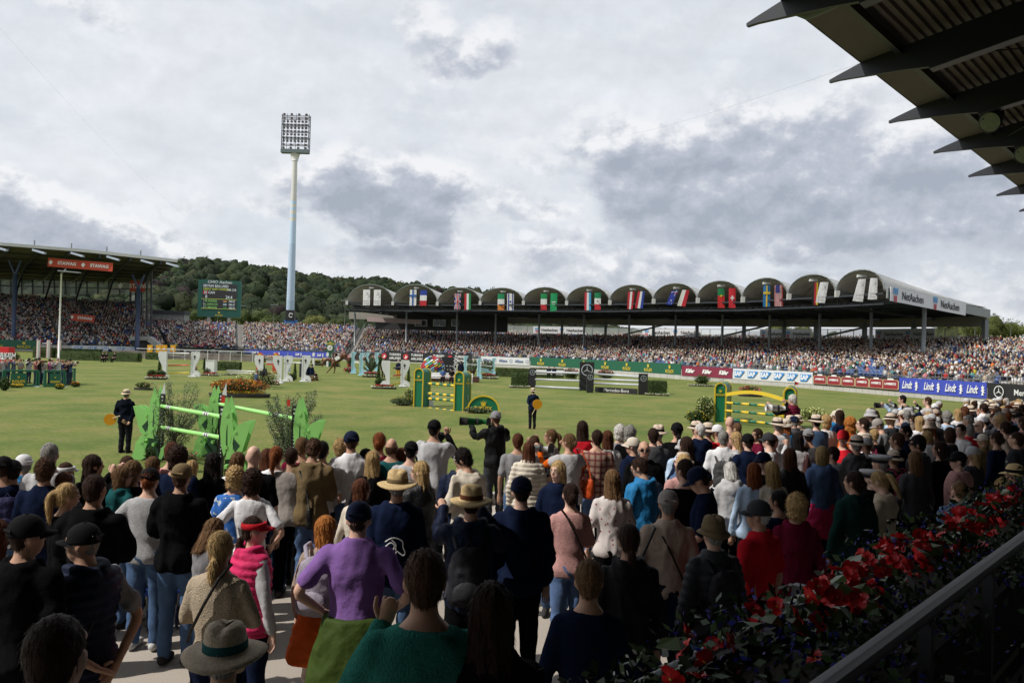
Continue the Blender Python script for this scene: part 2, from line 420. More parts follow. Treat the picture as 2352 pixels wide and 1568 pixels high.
for i, (px, yt, d, w, l) in enumerate([
  (2205,700,150,12,'broad green tree behind the right end of the arched stand roof'),(2275,716,150,9,'smaller tree just right of the arched roof corner post'),
  (2322,734,150,7,'rightmost low tree above the open crowd bank'),(2165,742,160,6,'low tree seen under the right end of the arched roof'),
  (1800,738,190,9,'light green tree seen under the arched roof behind the Sweden flag'),(1850,742,190,7,'tree seen under the arched roof left of the small conifer'),
  (1765,740,190,7,'leftmost of the light green trees seen under the arched roof'),(1905,742,195,3.2,'narrow upright conifer seen under the arched roof'),
  (1530,744,220,6,'lone dark round tree against the sky under the arched roof')]):
    tree(px, yt, d, w, l, (.045,.065,.018) if i in (7,8) else (.085,.10,.026), seed=i+1)
for i, (px, yt, w, l) in enumerate([(470,712,12,'dense tree directly left of the scoreboard'),(590,715,12,'bushy tree right of the scoreboard'),(640,722,10,'tree at the foot of the floodlight mast'),(730,722,10,'yellow green tree just right of the floodlight mast'),(430,735,6,'pale young tree between the grey hut and the scoreboard'),(780,728,9,'tree behind the lamp posts left of the arched stand')]):
    tree(px, yt, 225, w, l, (.055,.075,.02) if i != 3 and i != 4 else (.12,.13,.035), seed=40+i)
# ------------------------------------------------------------------ far stands: seating banks as ruled surfaces
FD = [(-250,150),(-60,152),(330,163),(600,160),(800,152),(1000,145),(1220,134),(1400,117),(1567,102),(1700,94),(1870,84),(2030,75),(2187,68),(2350,61.5),(2500,56),(2750,49)]
BDm = [(300,192),(600,188),(800,186),(1000,186),(1152,185),(1500,165),(1800,138),(2100,112),(2300,101),(2500,91),(2750,80)]
SHm = [(300,-60),(560,0),(800,30),(1200,60),(2100,130),(2750,200)]
BZm = [(300,6.9),(800,6.9),(1200,6.5),(1500,6.3),(2100,6.0),(2400,5.6),(2750,5.2)]
BDl = [(-250,190),(385,192)]; SHl = [(-250,-60),(385,-48)]; BZl = [(-250,12.8),(50,12.4),(385,11.2)]
def at(px, d, z): return Vector(((px-CX)/F*d, d, z))
class Bank:
    def __init__(s, x0, x1, bd, sh, bz, rows, fz=1.25): s.x0, s.x1, s.bd, s.sh, s.bz, s.rows, s.fz = x0, x1, bd, sh, bz, rows, fz
    def fr(s, x): return at(x, interp(FD, x)+1.2, s.fz)
    def bk(s, x): return at(x+interp(s.sh, x), interp(s.bd, x), interp(s.bz, x))
    def p(s, x, t): return s.fr(x).lerp(s.bk(x), t)
B_left = Bank(-250, 385, BDl, SHl, BZl, 40); B_mid = Bank(392, 797, BDm, SHm, BZm, 34); B_main = Bank(803, 2740, BDm, SHm, BZm, 38)
M_tier = mat('tier_concrete', (.17,.165,.155), .9, .2, 1, .1)
M_crowd = mat('crowd', None, .8, .1, 9, vcol=True, spec=.2)

# low-poly seated spectator: y forward, z up
def seated():
    v = []; f = []; kind = []
    def ring(c, rx, ry, n, k):
        b = len(v)
        for j in range(n):
            t = 2*math.pi*(j+.5)/n; v.append((c[0]+rx*math.cos(t), c[1]+ry*math.sin(t), c[2])); kind.append(k(t) if callable(k) else k)
        return b
    def loft(rs, n):
        for a, b in zip(rs, rs[1:]):
            for j in range(n): f.append((a+j, a+(j+1) % n, b+(j+1) % n)); f.append((a+j, b+(j+1) % n, b+j))
    r = [ring((0,0,.38), .17, .13, 5, 0), ring((0,.02,.62), .19, .13, 5, 0), ring((0,.02,.86), .21, .12, 5, 0), ring((0,.02,.95), .09, .08, 5, 0)]; loft(r, 5)
    face = lambda t: 1 if math.sin(t) > .1 else 2
    r = [ring((0,.03,.95), .06, .06, 5, 1), ring((0,.04,1.06), .088, .10, 5, face), ring((0,.03,1.16), .085, .10, 5, 2), ring((0,.01,1.23), .04, .05, 5, 2)]; loft(r, 5)
    b = len(v)
    for (x, y, z) in ((-.19,-.05,.52),(.19,-.05,.52),(.19,.45,.52),(-.19,.45,.52),(-.19,-.05,.36),(.19,-.05,.36),(.19,.45,.36),(-.19,.45,.36)): v.append((x,y,z)); kind.append(3)
    for q in ((0,1,2,3),(3,2,6,7),(0,3,7,4),(1,5,6,2)): f.append((b+q[0],b+q[1],b+q[2])); f.append((b+q[0],b+q[2],b+q[3]))
    b = len(v)
    for (x, y, z) in ((-.15,.42,.5),(.15,.42,.5),(.15,.40,.02),(-.15,.40,.02)): v.append((x,y,z)); kind.append(4)
    f.append((b,b+3,b+2)); f.append((b,b+2,b+1))
    b = len(v)                                     # forearms
    for sx in (-1,1):
        b = len(v)
        for (x,y,z) in ((.2,0,.8),(.26,.05,.6),(.12,.32,.6),(.14,.3,.66)): v.append((x*sx,y,z)); kind.append(0 if y < .2 else 1)
        f.append((b,b+1,b+2)); f.append((b,b+2,b+3))
    return np.array(v), np.array(f), np.array(kind)
SV, SF, SK = seated()
TOPC = [((.66,.65,.64),21),((.36,.36,.37),7),((.012,.012,.014),27),((.014,.018,.04),21),((.36,.03,.035),9),((.55,.20,.22),6),((.42,.34,.25),9),((.06,.09,.18),6),((.05,.14,.09),3),((.55,.42,.06),1.5),((.28,.38,.48),3),((.06,.30,.28),2),((.60,.16,.03),2),((.14,.13,.12),7)]
_cw = np.array([w for c, w in TOPC], float); _cw /= _cw.sum(); _cc = np.array([c for c, w in TOPC])
HAIRC = np.array([(.03,.02,.014),(.06,.036,.02),(.12,.075,.04),(.30,.21,.11),(.35,.33,.31),(.62,.60,.56),(.50,.40,.26),(.02,.02,.025)])
SKINC = np.array([(.50,.30,.21),(.58,.36,.27),(.40,.23,.15),(.52,.33,.25)])
PANTC = np.array([(.05,.08,.16),(.02,.02,.03),(.12,.17,.26),(.45,.42,.38),(.30,.24,.17),(.55,.54,.52)])
aisles = {id(B_left): [(150,5),(232,4)], id(B_mid): [(556,9)], id(B_main): [(812,10),(955,3),(1192,6),(1300,3.5),(1420,6),(1560,4),(1735,6),(1900,5),(2075,6),(2250,6),(2420,7)]}
ORD_ = ['first','second','third','fourth','fifth','sixth','seventh','eighth','ninth','tenth','eleventh']
def build_bank(B, name, label):
    v = []; f = []; n = max(8, int((B.x1-B.x0)/25)); xs = [B.x0+(B.x1-B.x0)*i/n for i in range(n+1)]
    for k in range(B.rows):
        for x in xs:
            a = B.p(x, k/B.rows); b = B.p(x, (k+1)/B.rows); zt = a.z
            v += [(a.x, a.y, a.z-(b.z-a.z)), (a.x, a.y, zt), (b.x, b.y, zt+.002)]
    m = (n+1)*3
    for k in range(B.rows):
        for i in range(n):
            q = k*m+i*3
            f.append((q, q+3, q+4, q+1)); f.append((q+1, q+4, q+5, q+2))
    # closing wall behind the last row
    b = len(v)
    for x in xs:
        a = B.bk(x); v += [(a.x, a.y, a.z), (a.x+.0, a.y+.3, -.2)]
    for i in range(n): f.append((b+2*i, b+2*i+2, b+2*i+3, b+2*i+1))
    for x in (B.x0, B.x1):
        b = len(v); a = B.fr(x); c = B.bk(x); v += [(a.x,a.y,-.2),(a.x,a.y,a.z-.1),(c.x,c.y,c.z-.1),(c.x,c.y,-.2)]; f.append((b,b+1,b+2,b+3))
    root = ob(name, newmesh(name, v, f, M_tier)); tag(root, label, 'grandstand')
    pos = []; ang = []; empt = []; eang = []
    # empty patches by noise
    for k in range(B.rows-1):
        a0 = B.p(B.x0, (k+.35)/B.rows); 
        x = B.x0+2
        while x < B.x1-2:
            p = B.p(x, (k+.35)/B.rows); p2 = B.p(x+2, (k+.35)/B.rows); L = (p2-p).length/2
            step = .56/L
            x += step
            if x > B.x1-1: break
            if any(abs(x-ax) < aw*(1 if B is not B_main else .6) for ax, aw in aisles[id(B)]): continue
            fdir = (B.fr(x)-B.bk(x)); yaw = math.atan2(-fdir.x, fdir.y)
            zt = B.p(x, k/B.rows).z
            q = Vector((p.x, p.y, zt))
            e = noise.noise(Vector((x*.02, k*.16, B.x0)))
            thr = .90 if e < .28 else .45
            if B is B_main and 1980 < x and k < 5 and 1955 < x < 2035: thr = .1
            if k >= B.rows-2: thr = .6
            if rnd.random() < thr: pos.append(q); ang.append(yaw+rnd.uniform(-.4, .4))
            else: empt.append(q); eang.append(yaw)
    pos = np.array(pos); ang = np.array(ang); n = len(pos); g = rng
    s = g.uniform(.92, 1.1, (n, 1)); Vv = SV[None]*np.concatenate([s, s, g.uniform(.9, 1.12, (n,1))], 1)[:, None, :]
    lean = g.uniform(-.08, .16, (n,1)); Vv[:, :, 1] += lean*(Vv[:, :, 2]-.4).clip(0)
    ca, sa = np.cos(ang)[:, None], np.sin(ang)[:, None]
    X = Vv[:,:,0]*ca - Vv[:,:,1]*sa; Y = Vv[:,:,0]*sa + Vv[:,:,1]*ca
    Vv = np.stack([X, Y, Vv[:,:,2]], 2) + pos[:, None, :]
    top = _cc[g.choice(len(_cc), n, p=_cw)]*g.uniform(.75, 1.15, (n,1)); hair = HAIRC[g.integers(0, 8, n)]; hat = g.random(n) < .17
    hair[hat] = np.array((.62,.58,.5))*g.uniform(.5, 1.1, (hat.sum(), 1)); skin = SKINC[g.integers(0, 4, n)]*.8; pant = PANTC[g.integers(0, 6, n)]*.7
    cols = np.stack([top, skin, hair, pant, pant*.8], 1)[:, SK, :]
    FFs = (SF[None] + (np.arange(n)*len(SV))[:, None, None]).reshape(-1, 3)
    o = ob('seated_crowd', newmesh('seated_crowd', Vv.reshape(-1,3), FFs, M_crowd, False, cols.reshape(-1,3)))
    tag(o, 'dense seated crowd filling the ' + label, 'crowd', kind='stuff')
    # visible empty seats
    bv = np.array([(x,y,z) for z in (.40,.46) for y in (-.02,.36) for x in (-.22,.22)] + [(x,y,z) for z in (.46,.80) for y in (-.08,-.03) for x in (-.22,.22)])
    bf = np.array([(0,2,3,1),(4,5,7,6),(0,1,5,4),(2,6,7,3),(0,4,6,2),(1,3,7,5)]); bf = np.concatenate([bf, bf+8])
    e = np.array(empt); ea = np.array(eang); n = len(e); ca, sa = np.cos(ea)[:, None], np.sin(ea)[:, None]
    X = bv[None,:,0]*ca - bv[None,:,1]*sa; Y = bv[None,:,0]*sa + bv[None,:,1]*ca
    sv_ = np.stack([X, Y, np.broadcast_to(bv[None,:,2], X.shape)], 2)+e[:, None, :]
    ff = (bf[None]+(np.arange(n)*16)[:, None, None]).reshape(-1, 4)
    tag(ob('empty_seats', newmesh('empty_seats', sv_.reshape(-1,3), ff, M_blueseat)), 'unoccupied blue seats scattered through the ' + label, 'seats', kind='stuff')
    # aisle stair edges: paler treads plus rails
    for ai, (ax, aw) in enumerate(aisles[id(B)]):
        st = thing('aisle_stairs', B.fr(ax), ORD_[ai]+' stair aisle from the left in the ' + label[:60].split(' and ')[0], 'stairs', 'aisles through the seating')
        mb = P(st); mr = P(st)
        w = aw*(1 if B is not B_main else .6)*.95
        for k in range(B.rows*2):
            a = B.p(ax-w, k/B.rows/2); c = B.p(ax+w, k/B.rows/2); b = B.p(ax-w, (k+1)/B.rows/2); d = B.p(ax+w, (k+1)/B.rows/2); z = b.z+.02; zb = a.z-.05
            mb.add([(a.x,a.y,zb),(c.x,c.y,zb),(c.x,c.y,z),(a.x,a.y,z),(b.x,b.y,z),(d.x,d.y,z)], [(0,1,2,3),(3,2,5,4)])
        mb.build('treads', M_conc, st)
        for q in (-w, w):
            mr.bar(B.p(ax+q, 0)+Vector((0,0,.95)), B.p(ax+q, 1)+Vector((0,0,.95)), .05, .05)
            for k in range(0, 9): a = B.p(ax+q, k/8.01); mr.bar(a, a+Vector((0,0,.95)), .05, .05)
        mr.build('handrail', M_steel, st)
    return root
R_left = build_bank(B_left, 'left_grandstand_tier', 'covered grandstand at the left')
R_mid = build_bank(B_mid, 'open_grandstand_tier', 'open stand below the scoreboard')
R_main = build_bank(B_main, 'arched_grandstand_tier', 'long stand under the arched roof and its open right end')

# ------------------------------------------------------------------ front wall, rail and advertising boards
wall = thing('arena_wall', at(1500, 108, 0), 'long pale concrete wall round the riding arena below the stands', 'wall')
mb = P(wall); cap = P(wall)
def fw(x, z=0, off=0): return at(x, interp(FD, x)-off, z)
M_joint = mat('joint_dark', (.12,.115,.11), .9, .1)
xs = list(range(-250, 2741, 15)); jb = P(wall)
for a, b in zip(xs, xs[1:]):
    p, q = fw(a), fw(b); mb.bar(p+Vector((0,0,.62)), q+Vector((0,0,.62)), .18, 1.3)
    if a > 1200: jb.bar(p+(q-p)*.03+Vector((0,-.0,.62)), p+(q-p)*.05+Vector((0,0,.62)), .19, 1.28)
mb.build('wall_panels', M_wall, wall); jb.build('panel_joints', M_joint, wall)
rail = thing('perimeter_rail', at(1500, 109, 1.2), 'grey tube railing along the front row of the stands', 'railing')
mb = P(rail)
for a, b in zip(xs, xs[1:]):
    if a < 560: continue
    for h in (2.25, 1.9, 1.6): mb.bar(fw(a, h, -.5), fw(b, h, -.5), .045, .045)
    mb.bar(fw(a, 1.2, -.5), fw(a, 2.25, -.5), .05, .05)
mb.build('rail_tubes', M_steel, rail)

def crown_logo(size, m, parent, pos, ex):
    o = [(-.5,-.35),(.5,-.35)]
    pts = [(-.32,-.5),(.32,-.5),(.36,-.2),(.56,.42),(.24,.0),(.3,.55),(.07,.05),(0,.62),(-.07,.05),(-.3,.55),(-.24,.0),(-.56,.42),(-.36,-.2)]
    return flatshape(pts, size, m, parent, pos, ex, 'crown_emblem')
def star_ring(size, m, parent, pos, ex, name='star_emblem'):
    mb = MB(); n = 20
    for i in range(n):
        a, b = 2*math.pi*i/n, 2*math.pi*(i+1)/n
        mb.add([(math.cos(a)*size*r, math.sin(a)*size*r, z) for (a, r, z) in ((a,1,.004),(b,1,.004),(b,.87,.004),(a,.87,.004))], [(0,1,2,3)])
    for k in range(3):
        a = math.pi/2+k*2*math.pi/3; c, s_ = math.cos(a), math.sin(a)
        mb.add([(c*size*.9, s_*size*.9, .006), (-s_*size*.09, c*size*.09, .006), (-c*.05*size, -s_*.05*size, .006), (s_*size*.09, -c*size*.09, .006)], [(0,1,2,3)])
    return mb.build(name, m, parent, loc=Vector(pos)-parent.location, rot=face_rot(ex))
M_sapb = mat('logo_blue', (.03,.22,.55), .5, .1); M_lred = mat('logo_red', (.25,.02,.03), .5, .08); M_lgold = mat('logo_gold', (.45,.34,.2), .5, .1)
def board(x0, x1, z0, z1, col, label, kind, n, off=.14, tx=None, mat_name=None):
    a = fw(x0, 0, off); b = fw(x1, 0, off)
    root = thing('advertising_board', (a+b)/2, label, 'advertising board', 'advertising boards round the arena wall')
    mb = P(root); xs = np.linspace(x0, x1, max(3, int((x1-x0)/30)))
    for p, q in zip(xs, xs[1:]): mb.bar(fw(p, (z0+z1)/2, off), fw(q, (z0+z1)/2, off), .07, z1-z0)
    mb.build('panel', mat(mat_name or 'board_'+kind, col, .5, .05, 2), root)
    H = z1-z0; nrm = None
    for i in range(n):
        x = x0+(x1-x0)*(i+.5)/n; ex = (fw(x+8)-fw(x-8)).normalized(); nr = ex.cross(Vector((0,0,1)))*1.0
        nr = -Vector((ex.y, -ex.x, 0)) if ex.x < 0 else Vector((ex.y, -ex.x, 0))
        c = fw(x, (z0+z1)/2, off) + nr*.13
        pitch = (fw(x1)-fw(x0)).length/n
        if kind == 'rolex':
            letters('ROLEX', H*.42, M_yel, root, c-Vector((0,0,H*.24)), ex, bold=.012); crown_logo(H*.36, M_yel, root, c+Vector((0,0,H*.2)), ex)
        elif kind == 'sap':
            w = H*1.15; flatshape([(-.62,-.3),(.12,-.3),(.72,.3),(-.62,.3)], H, M_sapb, root, c, ex, 'logo_shape')
            letters('SAP', H*.56, M_txtw, root, c+nr*.01+ex*(-H*.14), ex, bold=.03)
        elif kind == 'lambertz':
            flatshape([(-.72,-.32),(-.66,-.38),(.66,-.38),(.72,-.32),(.72,.2),(.6,.3),(-.6,.3),(-.72,.2)], H*1.06, M_lgold, root, c, ex, 'logo_frame')
            flatshape([(-.72,-.32),(-.66,-.38),(.66,-.38),(.72,-.32),(.72,.2),(.6,.3),(-.6,.3),(-.72,.2)], H*.94, M_lred, root, c+nr*.012, ex, 'logo_shape')
            flatshape([(-.3,.3),(.3,.3),(.26,.42),(-.26,.42)], H, M_txtw, root, c+nr*.01, ex, 'logo_top')
            letters('LAMBERTZ', H*.215, M_txtw, root, c+nr*.03, ex, bold=.012)
        elif kind == 'lindt':
            letters('Lindt', H*.72, M_txtw, root, c-ex*H*.22, ex, shear=.35, sx=.56, bold=.018)
            flatshape([(-.12,-.4),(.1,-.4),(.03,-.2),(.22,-.18),(.05,-.05),(.2,.05),(.04,.12),(.16,.3),(.0,.28),(.0,.45),(-.08,.28),(-.16,.2),(-.05,.05),(-.2,-.05),(-.05,-.12)], H*.8, M_txtw, root, c+ex*H*.6, ex, 'dragon_emblem')
        elif kind == 'kafer': letters('Käfer', H*.52, M_txtw, root, c, ex, shear=.3, bold=.03)
        elif kind == 'mercedes':
            letters('Mercedes-Benz', H*.5, M_txtw, root, c+ex*H*.5, ex, sx=.92, bold=.006); star_ring(H*.36, M_txtw, root, c-ex*(H*2.0), ex)
        elif kind == 'turkish':
            letters('TURKISH', H*.36, M_txtw, root, c+Vector((0,0,H*.2)), ex, bold=.012); letters('AIRLINES', H*.36, M_txtw, root, c-Vector((0,0,H*.2)), ex, bold=.012)
            mbd = MB(); mbd.lathe([(H*.32, 0), (H*.32, .01)], n=18); q = mbd.build('round_emblem', mat('tk_red', (.5,.02,.03), .5, .05), root, loc=c-ex*H*1.35-root.location, rot=face_rot(ex))
            flatshape([(-.2,-.16),(.05,-.18),(.24,.1),(.1,.02),(-.02,.2),(-.04,-.02)], H, M_txtw, root, c-ex*H*1.35+nr*.02, ex, 'bird_emblem')
        elif kind == 'allianz':
            letters('Allianz', H*.5, mat('allianz_blue', (.02,.07,.22), .5, .05), root, c-ex*H*.3, ex, bold=.012); star_ring(H*.26, MATS['allianz_blue'], root, c+ex*H*1.0, ex, 'ring_emblem')
    return root
RG = (.012,.10,.055)
board(-40, 88, .35, 2.1, RG, 'dark green board with two gold crowns at the far left behind the hedge', 'rolex', 2)
board(165, 392, .2, 1.35, (.62,.64,.66), 'white board with blue logos behind the low hedges at the far left', 'sap', 7)
board(395, 560, .25, 1.5, (.014,.014,.016), 'black car maker board below the open stand', 'mercedes', 2)
board(562, 762, .35, 1.45, (.045,.07,.42), 'blue board below the middle of the open stand', 'lindt', 4)
board(764, 880, .25, 1.4, (.03,.02,.02), 'black board with red labels behind the rider', 'lambertz', 4)
board(884, 1085, .3, 2.0, (.014,.014,.016), 'black airline board with red round emblems', 'turkish', 4)
board(1106, 1217, .5, 1.75, (.62,.63,.64), 'white insurance board with dark blue lettering', 'allianz', 3)
board(1220, 1566, .55, 1.95, RG, 'long green board with gold crowns below the arched stand', 'rolex', 7)
board(1568, 1684, .5, 1.75, (.20,.02,.05), 'wine red board with white script', 'kafer', 3)
board(1686, 1869, .5, 1.72, (.66,.68,.72), 'white board with six blue slanted logos', 'sap', 6)
board(1871, 2066, .45, 1.68, (.02,.012,.012), 'black board with red biscuit maker labels', 'lambertz', 6)
board(2068, 2269, .42, 1.7, (.06,.09,.55), 'bright blue chocolate maker board with white script', 'lindt', 4)
board(2271, 2460, .4, 1.7, (.014,.014,.016), 'black car maker board at the right edge', 'mercedes', 1)

# ------------------------------------------------------------------ arched roof
RD = [(700,163),(798,160),(905,158),(1152,147),(1500,121),(1800,99),(2030,85),(2200,76)]
GUT = [(798,693.7),(903,695),(1005,696),(1103,694),(1202,694),(1301,694),(1400,693),(1500,690),(1601,688),(1704,686),(1809,679),(1919,672.5),(2030,664)]
TOP = [653.5,653.5,661,661.4,660,657.5,654.5,651,645.5,639,631,620.5]
REAR = [(800,176,9.6),(1152,176,9.6),(1500,160,9.5),(1800,136,9.2),(2030,121,9.0),(2264,105,8.9)]
def rearp(px, dz=0): return at(px, interp([(a,b) for a,b,c in REAR], px), interp([(a,c) for a,b,c in REAR], px)+dz)
roof = thing('arched_roof', at(1500, 140, 0), 'long white roof of twelve barrel vaults over the far right stand', 'stand roof')
M_vault = mat('roof_sheet', (.50,.50,.485), .5, .08, 1.5, metal=.0); M_und = mat('roof_underside', (.55,.52,.46), .85, .12, 1)
M_edge = mat('roof_edge', (.20,.22,.22), .5, .1)
NA = 14
rear_px = [GUT[i][0]+interp([(0,105),(6,170),(12,236)], i) for i in range(13)]; ORD = ['first','second','third','fourth','fifth','sixth','seventh','eighth','ninth','tenth','eleventh','twelfth','thirteenth']
for i in range(12):
    g0, g1 = GUT[i], GUT[i+1]; d0_, d1_ = interp(RD, g0[0]), interp(RD, g1[0])
    a = W(g0[0], g0[1], d0_); b = W(g1[0], g1[1], d1_); mid = (a+b)/2; top = W((g0[0]+g1[0])/2, TOP[i], (d0_+d1_)/2); hgt = top.z-mid.z
    ra = rearp(rear_px[i], 1.5); rb = rearp(rear_px[i+1], 1.5)
    def arc(s, t, dn=0.0, ww=0.0):   # s across 0..1, t depth 0..1
        A = a.lerp(ra, t); Bp = b.lerp(rb, t); h = hgt*(1-t)**.9
        th = math.pi*s; x = .5-.5*math.cos(th)
        x = x+ww*(.5-x)
        p = A.lerp(Bp, x); p.z += h*math.sin(th)**.97 - dn; return p
    NT = 8; mb = P(roof); mu_ = P(roof); rib = P(roof)
    for k in range(NT):
        for s in range(NA):
            q = [(s/NA, k/NT), ((s+1)/NA, k/NT), ((s+1)/NA, (k+1)/NT), (s/NA, (k+1)/NT)]
            mb.add([arc(*c) for c in q], [(0,1,2,3)]); mu_.add([arc(c[0], c[1], .14, .02) for c in q], [(3,2,1,0)])
    mb.build('vault', M_vault, roof, False); mu_.build('vault_lining', M_und, roof)
    for s in range(NA*2):                          # standing seams run front to back; end rib
        s0 = s/NA/2
        rib.bar(arc(s0, 0), arc(s0, .97), .05, .07) if 2 < s < NA*2-1 else None
    rib.build('seams', M_vault, roof)
    eg = P(roof)
    for s in range(NA): eg.bar(arc(s/NA, 0, -.02)+Vector((0,-.12,0)), arc((s+1)/NA, 0, -.02)+Vector((0,-.12,0)), .13, .16, up=(0,1,0))
    eg.build('arch_rim', M_edge, roof)
    und = P(roof)
    for k in range(1, 7):                          # ribs under the vault
        for s in range(NA): und.bar(arc(s/NA, k/7, .2), arc((s+1)/NA, k/7, .2), .12, .14, up=(0,1,0))
    und.build('vault_ribs', M_edge, roof)
    gt = P(roof); gt.bar(a+Vector((0,-.3,.05)), ra+Vector((0,0,-.3)), .5, .35); gt.build('gutter', M_edge, roof)
    db = P(roof); db.box(a+Vector((0,-.5,-.15)), (.5,.3,.75)); db.build('downpipe_box', mat('pipe_box', (.5,.5,.48), .6, .08), roof)
    # truss under the valley
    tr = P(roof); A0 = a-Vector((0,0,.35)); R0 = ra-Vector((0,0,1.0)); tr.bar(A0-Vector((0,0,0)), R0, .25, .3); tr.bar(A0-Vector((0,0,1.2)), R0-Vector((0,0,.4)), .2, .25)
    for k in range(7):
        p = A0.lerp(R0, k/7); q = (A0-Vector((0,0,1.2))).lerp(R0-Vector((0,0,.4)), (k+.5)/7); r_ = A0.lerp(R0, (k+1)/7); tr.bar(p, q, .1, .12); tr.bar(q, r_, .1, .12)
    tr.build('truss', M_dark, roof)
    # tie beam across, and dark bars added between chords to darken the roof underside
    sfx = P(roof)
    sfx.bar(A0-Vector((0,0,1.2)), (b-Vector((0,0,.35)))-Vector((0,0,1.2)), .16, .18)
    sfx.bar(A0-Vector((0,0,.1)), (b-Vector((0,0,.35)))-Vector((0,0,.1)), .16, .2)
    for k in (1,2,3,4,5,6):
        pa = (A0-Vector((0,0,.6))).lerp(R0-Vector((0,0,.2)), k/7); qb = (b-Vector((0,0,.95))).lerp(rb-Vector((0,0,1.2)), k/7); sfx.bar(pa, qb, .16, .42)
    sfx.build('tie_and_darkening_bars', M_dark, roof)
    fl = P(roof); tp = arc(.5, .02, .55); fl.box(tp, (.9,.5,.28)); fl.build('floodlight', mat('lamp_glass', (.6,.62,.62), .3, .05), roof)
# gable board on the right end
a = W(2032, 667, 84.6); b = rearp(2268, 1.1); end = P(roof)
end.bar(a+Vector((.25,0,-.25)), b+Vector((.2,0,-.4)), .16, 1.1); end.build('end_beam', M_edge, roof)
nb = thing('name_banner', a, 'long white telecom banner with red and blue marks on the right roof edge', 'banner', 'telecom banners')
t0 = a.lerp(b, .01)+Vector((.42,-.12,.05)); t1 = a.lerp(b, .70)+Vector((.42,-.12,-.12)); mbn = P(nb)
mbn.bar(t0-Vector((0,0,.35)), t1-Vector((0,0,.35)), .06, 1.5); mbn.build('panel', mat('banner_white', (.66,.67,.68), .6, .04), nb)
M_nb = mat('net_blue', (.05,.3,.6), .5, .03); M_nr = mat('net_red', (.5,.03,.05), .5, .03)
ex = (t1-t0).normalized()
nrm = Vector((ex.y, -ex.x, 0)); 
def net_logo(root, c, ex, nrm, H, sx=1.0):
    for j in range(3):
        flatshape([(-.07,0),(.07,0),(.07,.34),(-.07,.34)], H, M_nb, root, c+ex*(-H*(2.2-.22*j)*sx)+Vector((0,0,.02))+nrm*.03, ex, 'mark')
    for j in range(2):
        flatshape([(-.07,-.4),(.07,-.4),(.07,-.05),(-.07,-.05)], H, M_nr, root, c+ex*(-H*(2.1-.22*j)*sx)+nrm*.03, ex, 'mark')
    letters('NetAachen', H*.62, M_txtk, root, c+ex*H*.25*sx+nrm*.03, ex, bold=.012)
for k in (.24, .74): net_logo(nb, t0.lerp(t1, k)-Vector((0,0,.35))+nrm*.05, ex, nrm, 2.0)
# rear wall beam, back posts and braces
rb_ = P(roof); pxs = list(np.linspace(800, 2264, 40))
for p, q in zip(pxs, pxs[1:]): rb_.bar(rearp(p, -.2), rearp(q, -.2), .25, 1.5)
rb_.build('rear_fascia', mat('rear_beige', (.30,.28,.24), .8, .1), roof)
bp_ = [1000,1131,1290,1390,1500,1600,1708,1800,1873,1985,2098,2114,2262]
for p in bp_:
    if p == 2114: continue
    mbp = P(roof); z0 = 5.5; mbp.bar(rearp(p, 0), Vector((*rearp(p).xy, z0 if p < 2200 else 2)), .75, .5); mbp.build('rear_post', M_edge, roof)
for p, q in ((1470,1520),(1700,1760),(1930,2000)):
    mbp = P(roof); e_ = rearp(q+20, -.4); s_ = Vector((*rearp(p-40).xy, 6.6)); mbp.bar(s_, e_, .22, .3); mbp.build('brace', M_edge, roof)
# front posts standing in the seating
for pi_, (tx, ty, bx, by) in enumerate([(816,700,815,778),(934,715,933,778),(1050,715,1049,785),(1139,718,1138,788),(1239,718,1237,806),(1342,716,1341,812),(1446,714,1444,806),(1553,712,1550,804),(1661,706,1657,806),(1769,700,1767,812),(1884,694,1882,816),(2002,688,2000,820),(2124,690,2119,824)]):
    bd_ = interp([(800,163),(1152,158),(1500,137),(1800,116),(2124,92)], bx)
    p = W(bx, by+8, bd_); q = W(tx, ty, bd_+.5); r_ = thing('roof_post', p, ORD[pi_]+' slim grey post from the left carrying the arched roof', 'post', 'posts carrying the arched roof')
    mbp = P(r_); mbp.tube([p-Vector((0,0,1.5)), q], .2 if bx < 2100 else .24, 8); mbp.build('shaft', M_steel, r_, True)
    mbp = P(r_); mbp.bar(q-Vector((1,0,0)), q+Vector((1,0,0)), .18, .2); mbp.build('head_plate', M_steel, r_)
# rear glass screen with banners
gl = thing('rear_glass_screen', at(1500, 166, 6.4), 'glass wind screen along the top row of the arched stand', 'glass screen')
M_glass = bpy.data.materials.new('screen_glass'); M_glass.use_nodes = True; _b = M_glass.node_tree.nodes['Principled BSDF']
_b.inputs['Base Color'].default_value = (.55,.6,.58,1); _b.inputs['Roughness'].default_value = .15; _b.inputs['Alpha'].default_value = .45
mb = P(gl); mp_ = P(gl)
def bkp(px, z, off=0.3): return at(px, interp([(1150,180),(1500,165),(1800,139),(2100,116),(2200,109)], px)-off, z)
for p in range(1150, 2180, 30):
    z = B_main.bk(min(p, 2100)).z
    mb.add([bkp(p, z), bkp(p+30, z), bkp(p+30, z+1.75), bkp(p, z+1.75)], [(0,1,2,3)]); mp_.bar(bkp(p, z-.3), bkp(p, z+1.8), .1, .1); mp_.bar(bkp(p, z+1.78), bkp(p+30, z+1.78), .08, .08)
mb.build('glass_panes', M_glass, gl); mp_.build('frame', M_steel, gl)
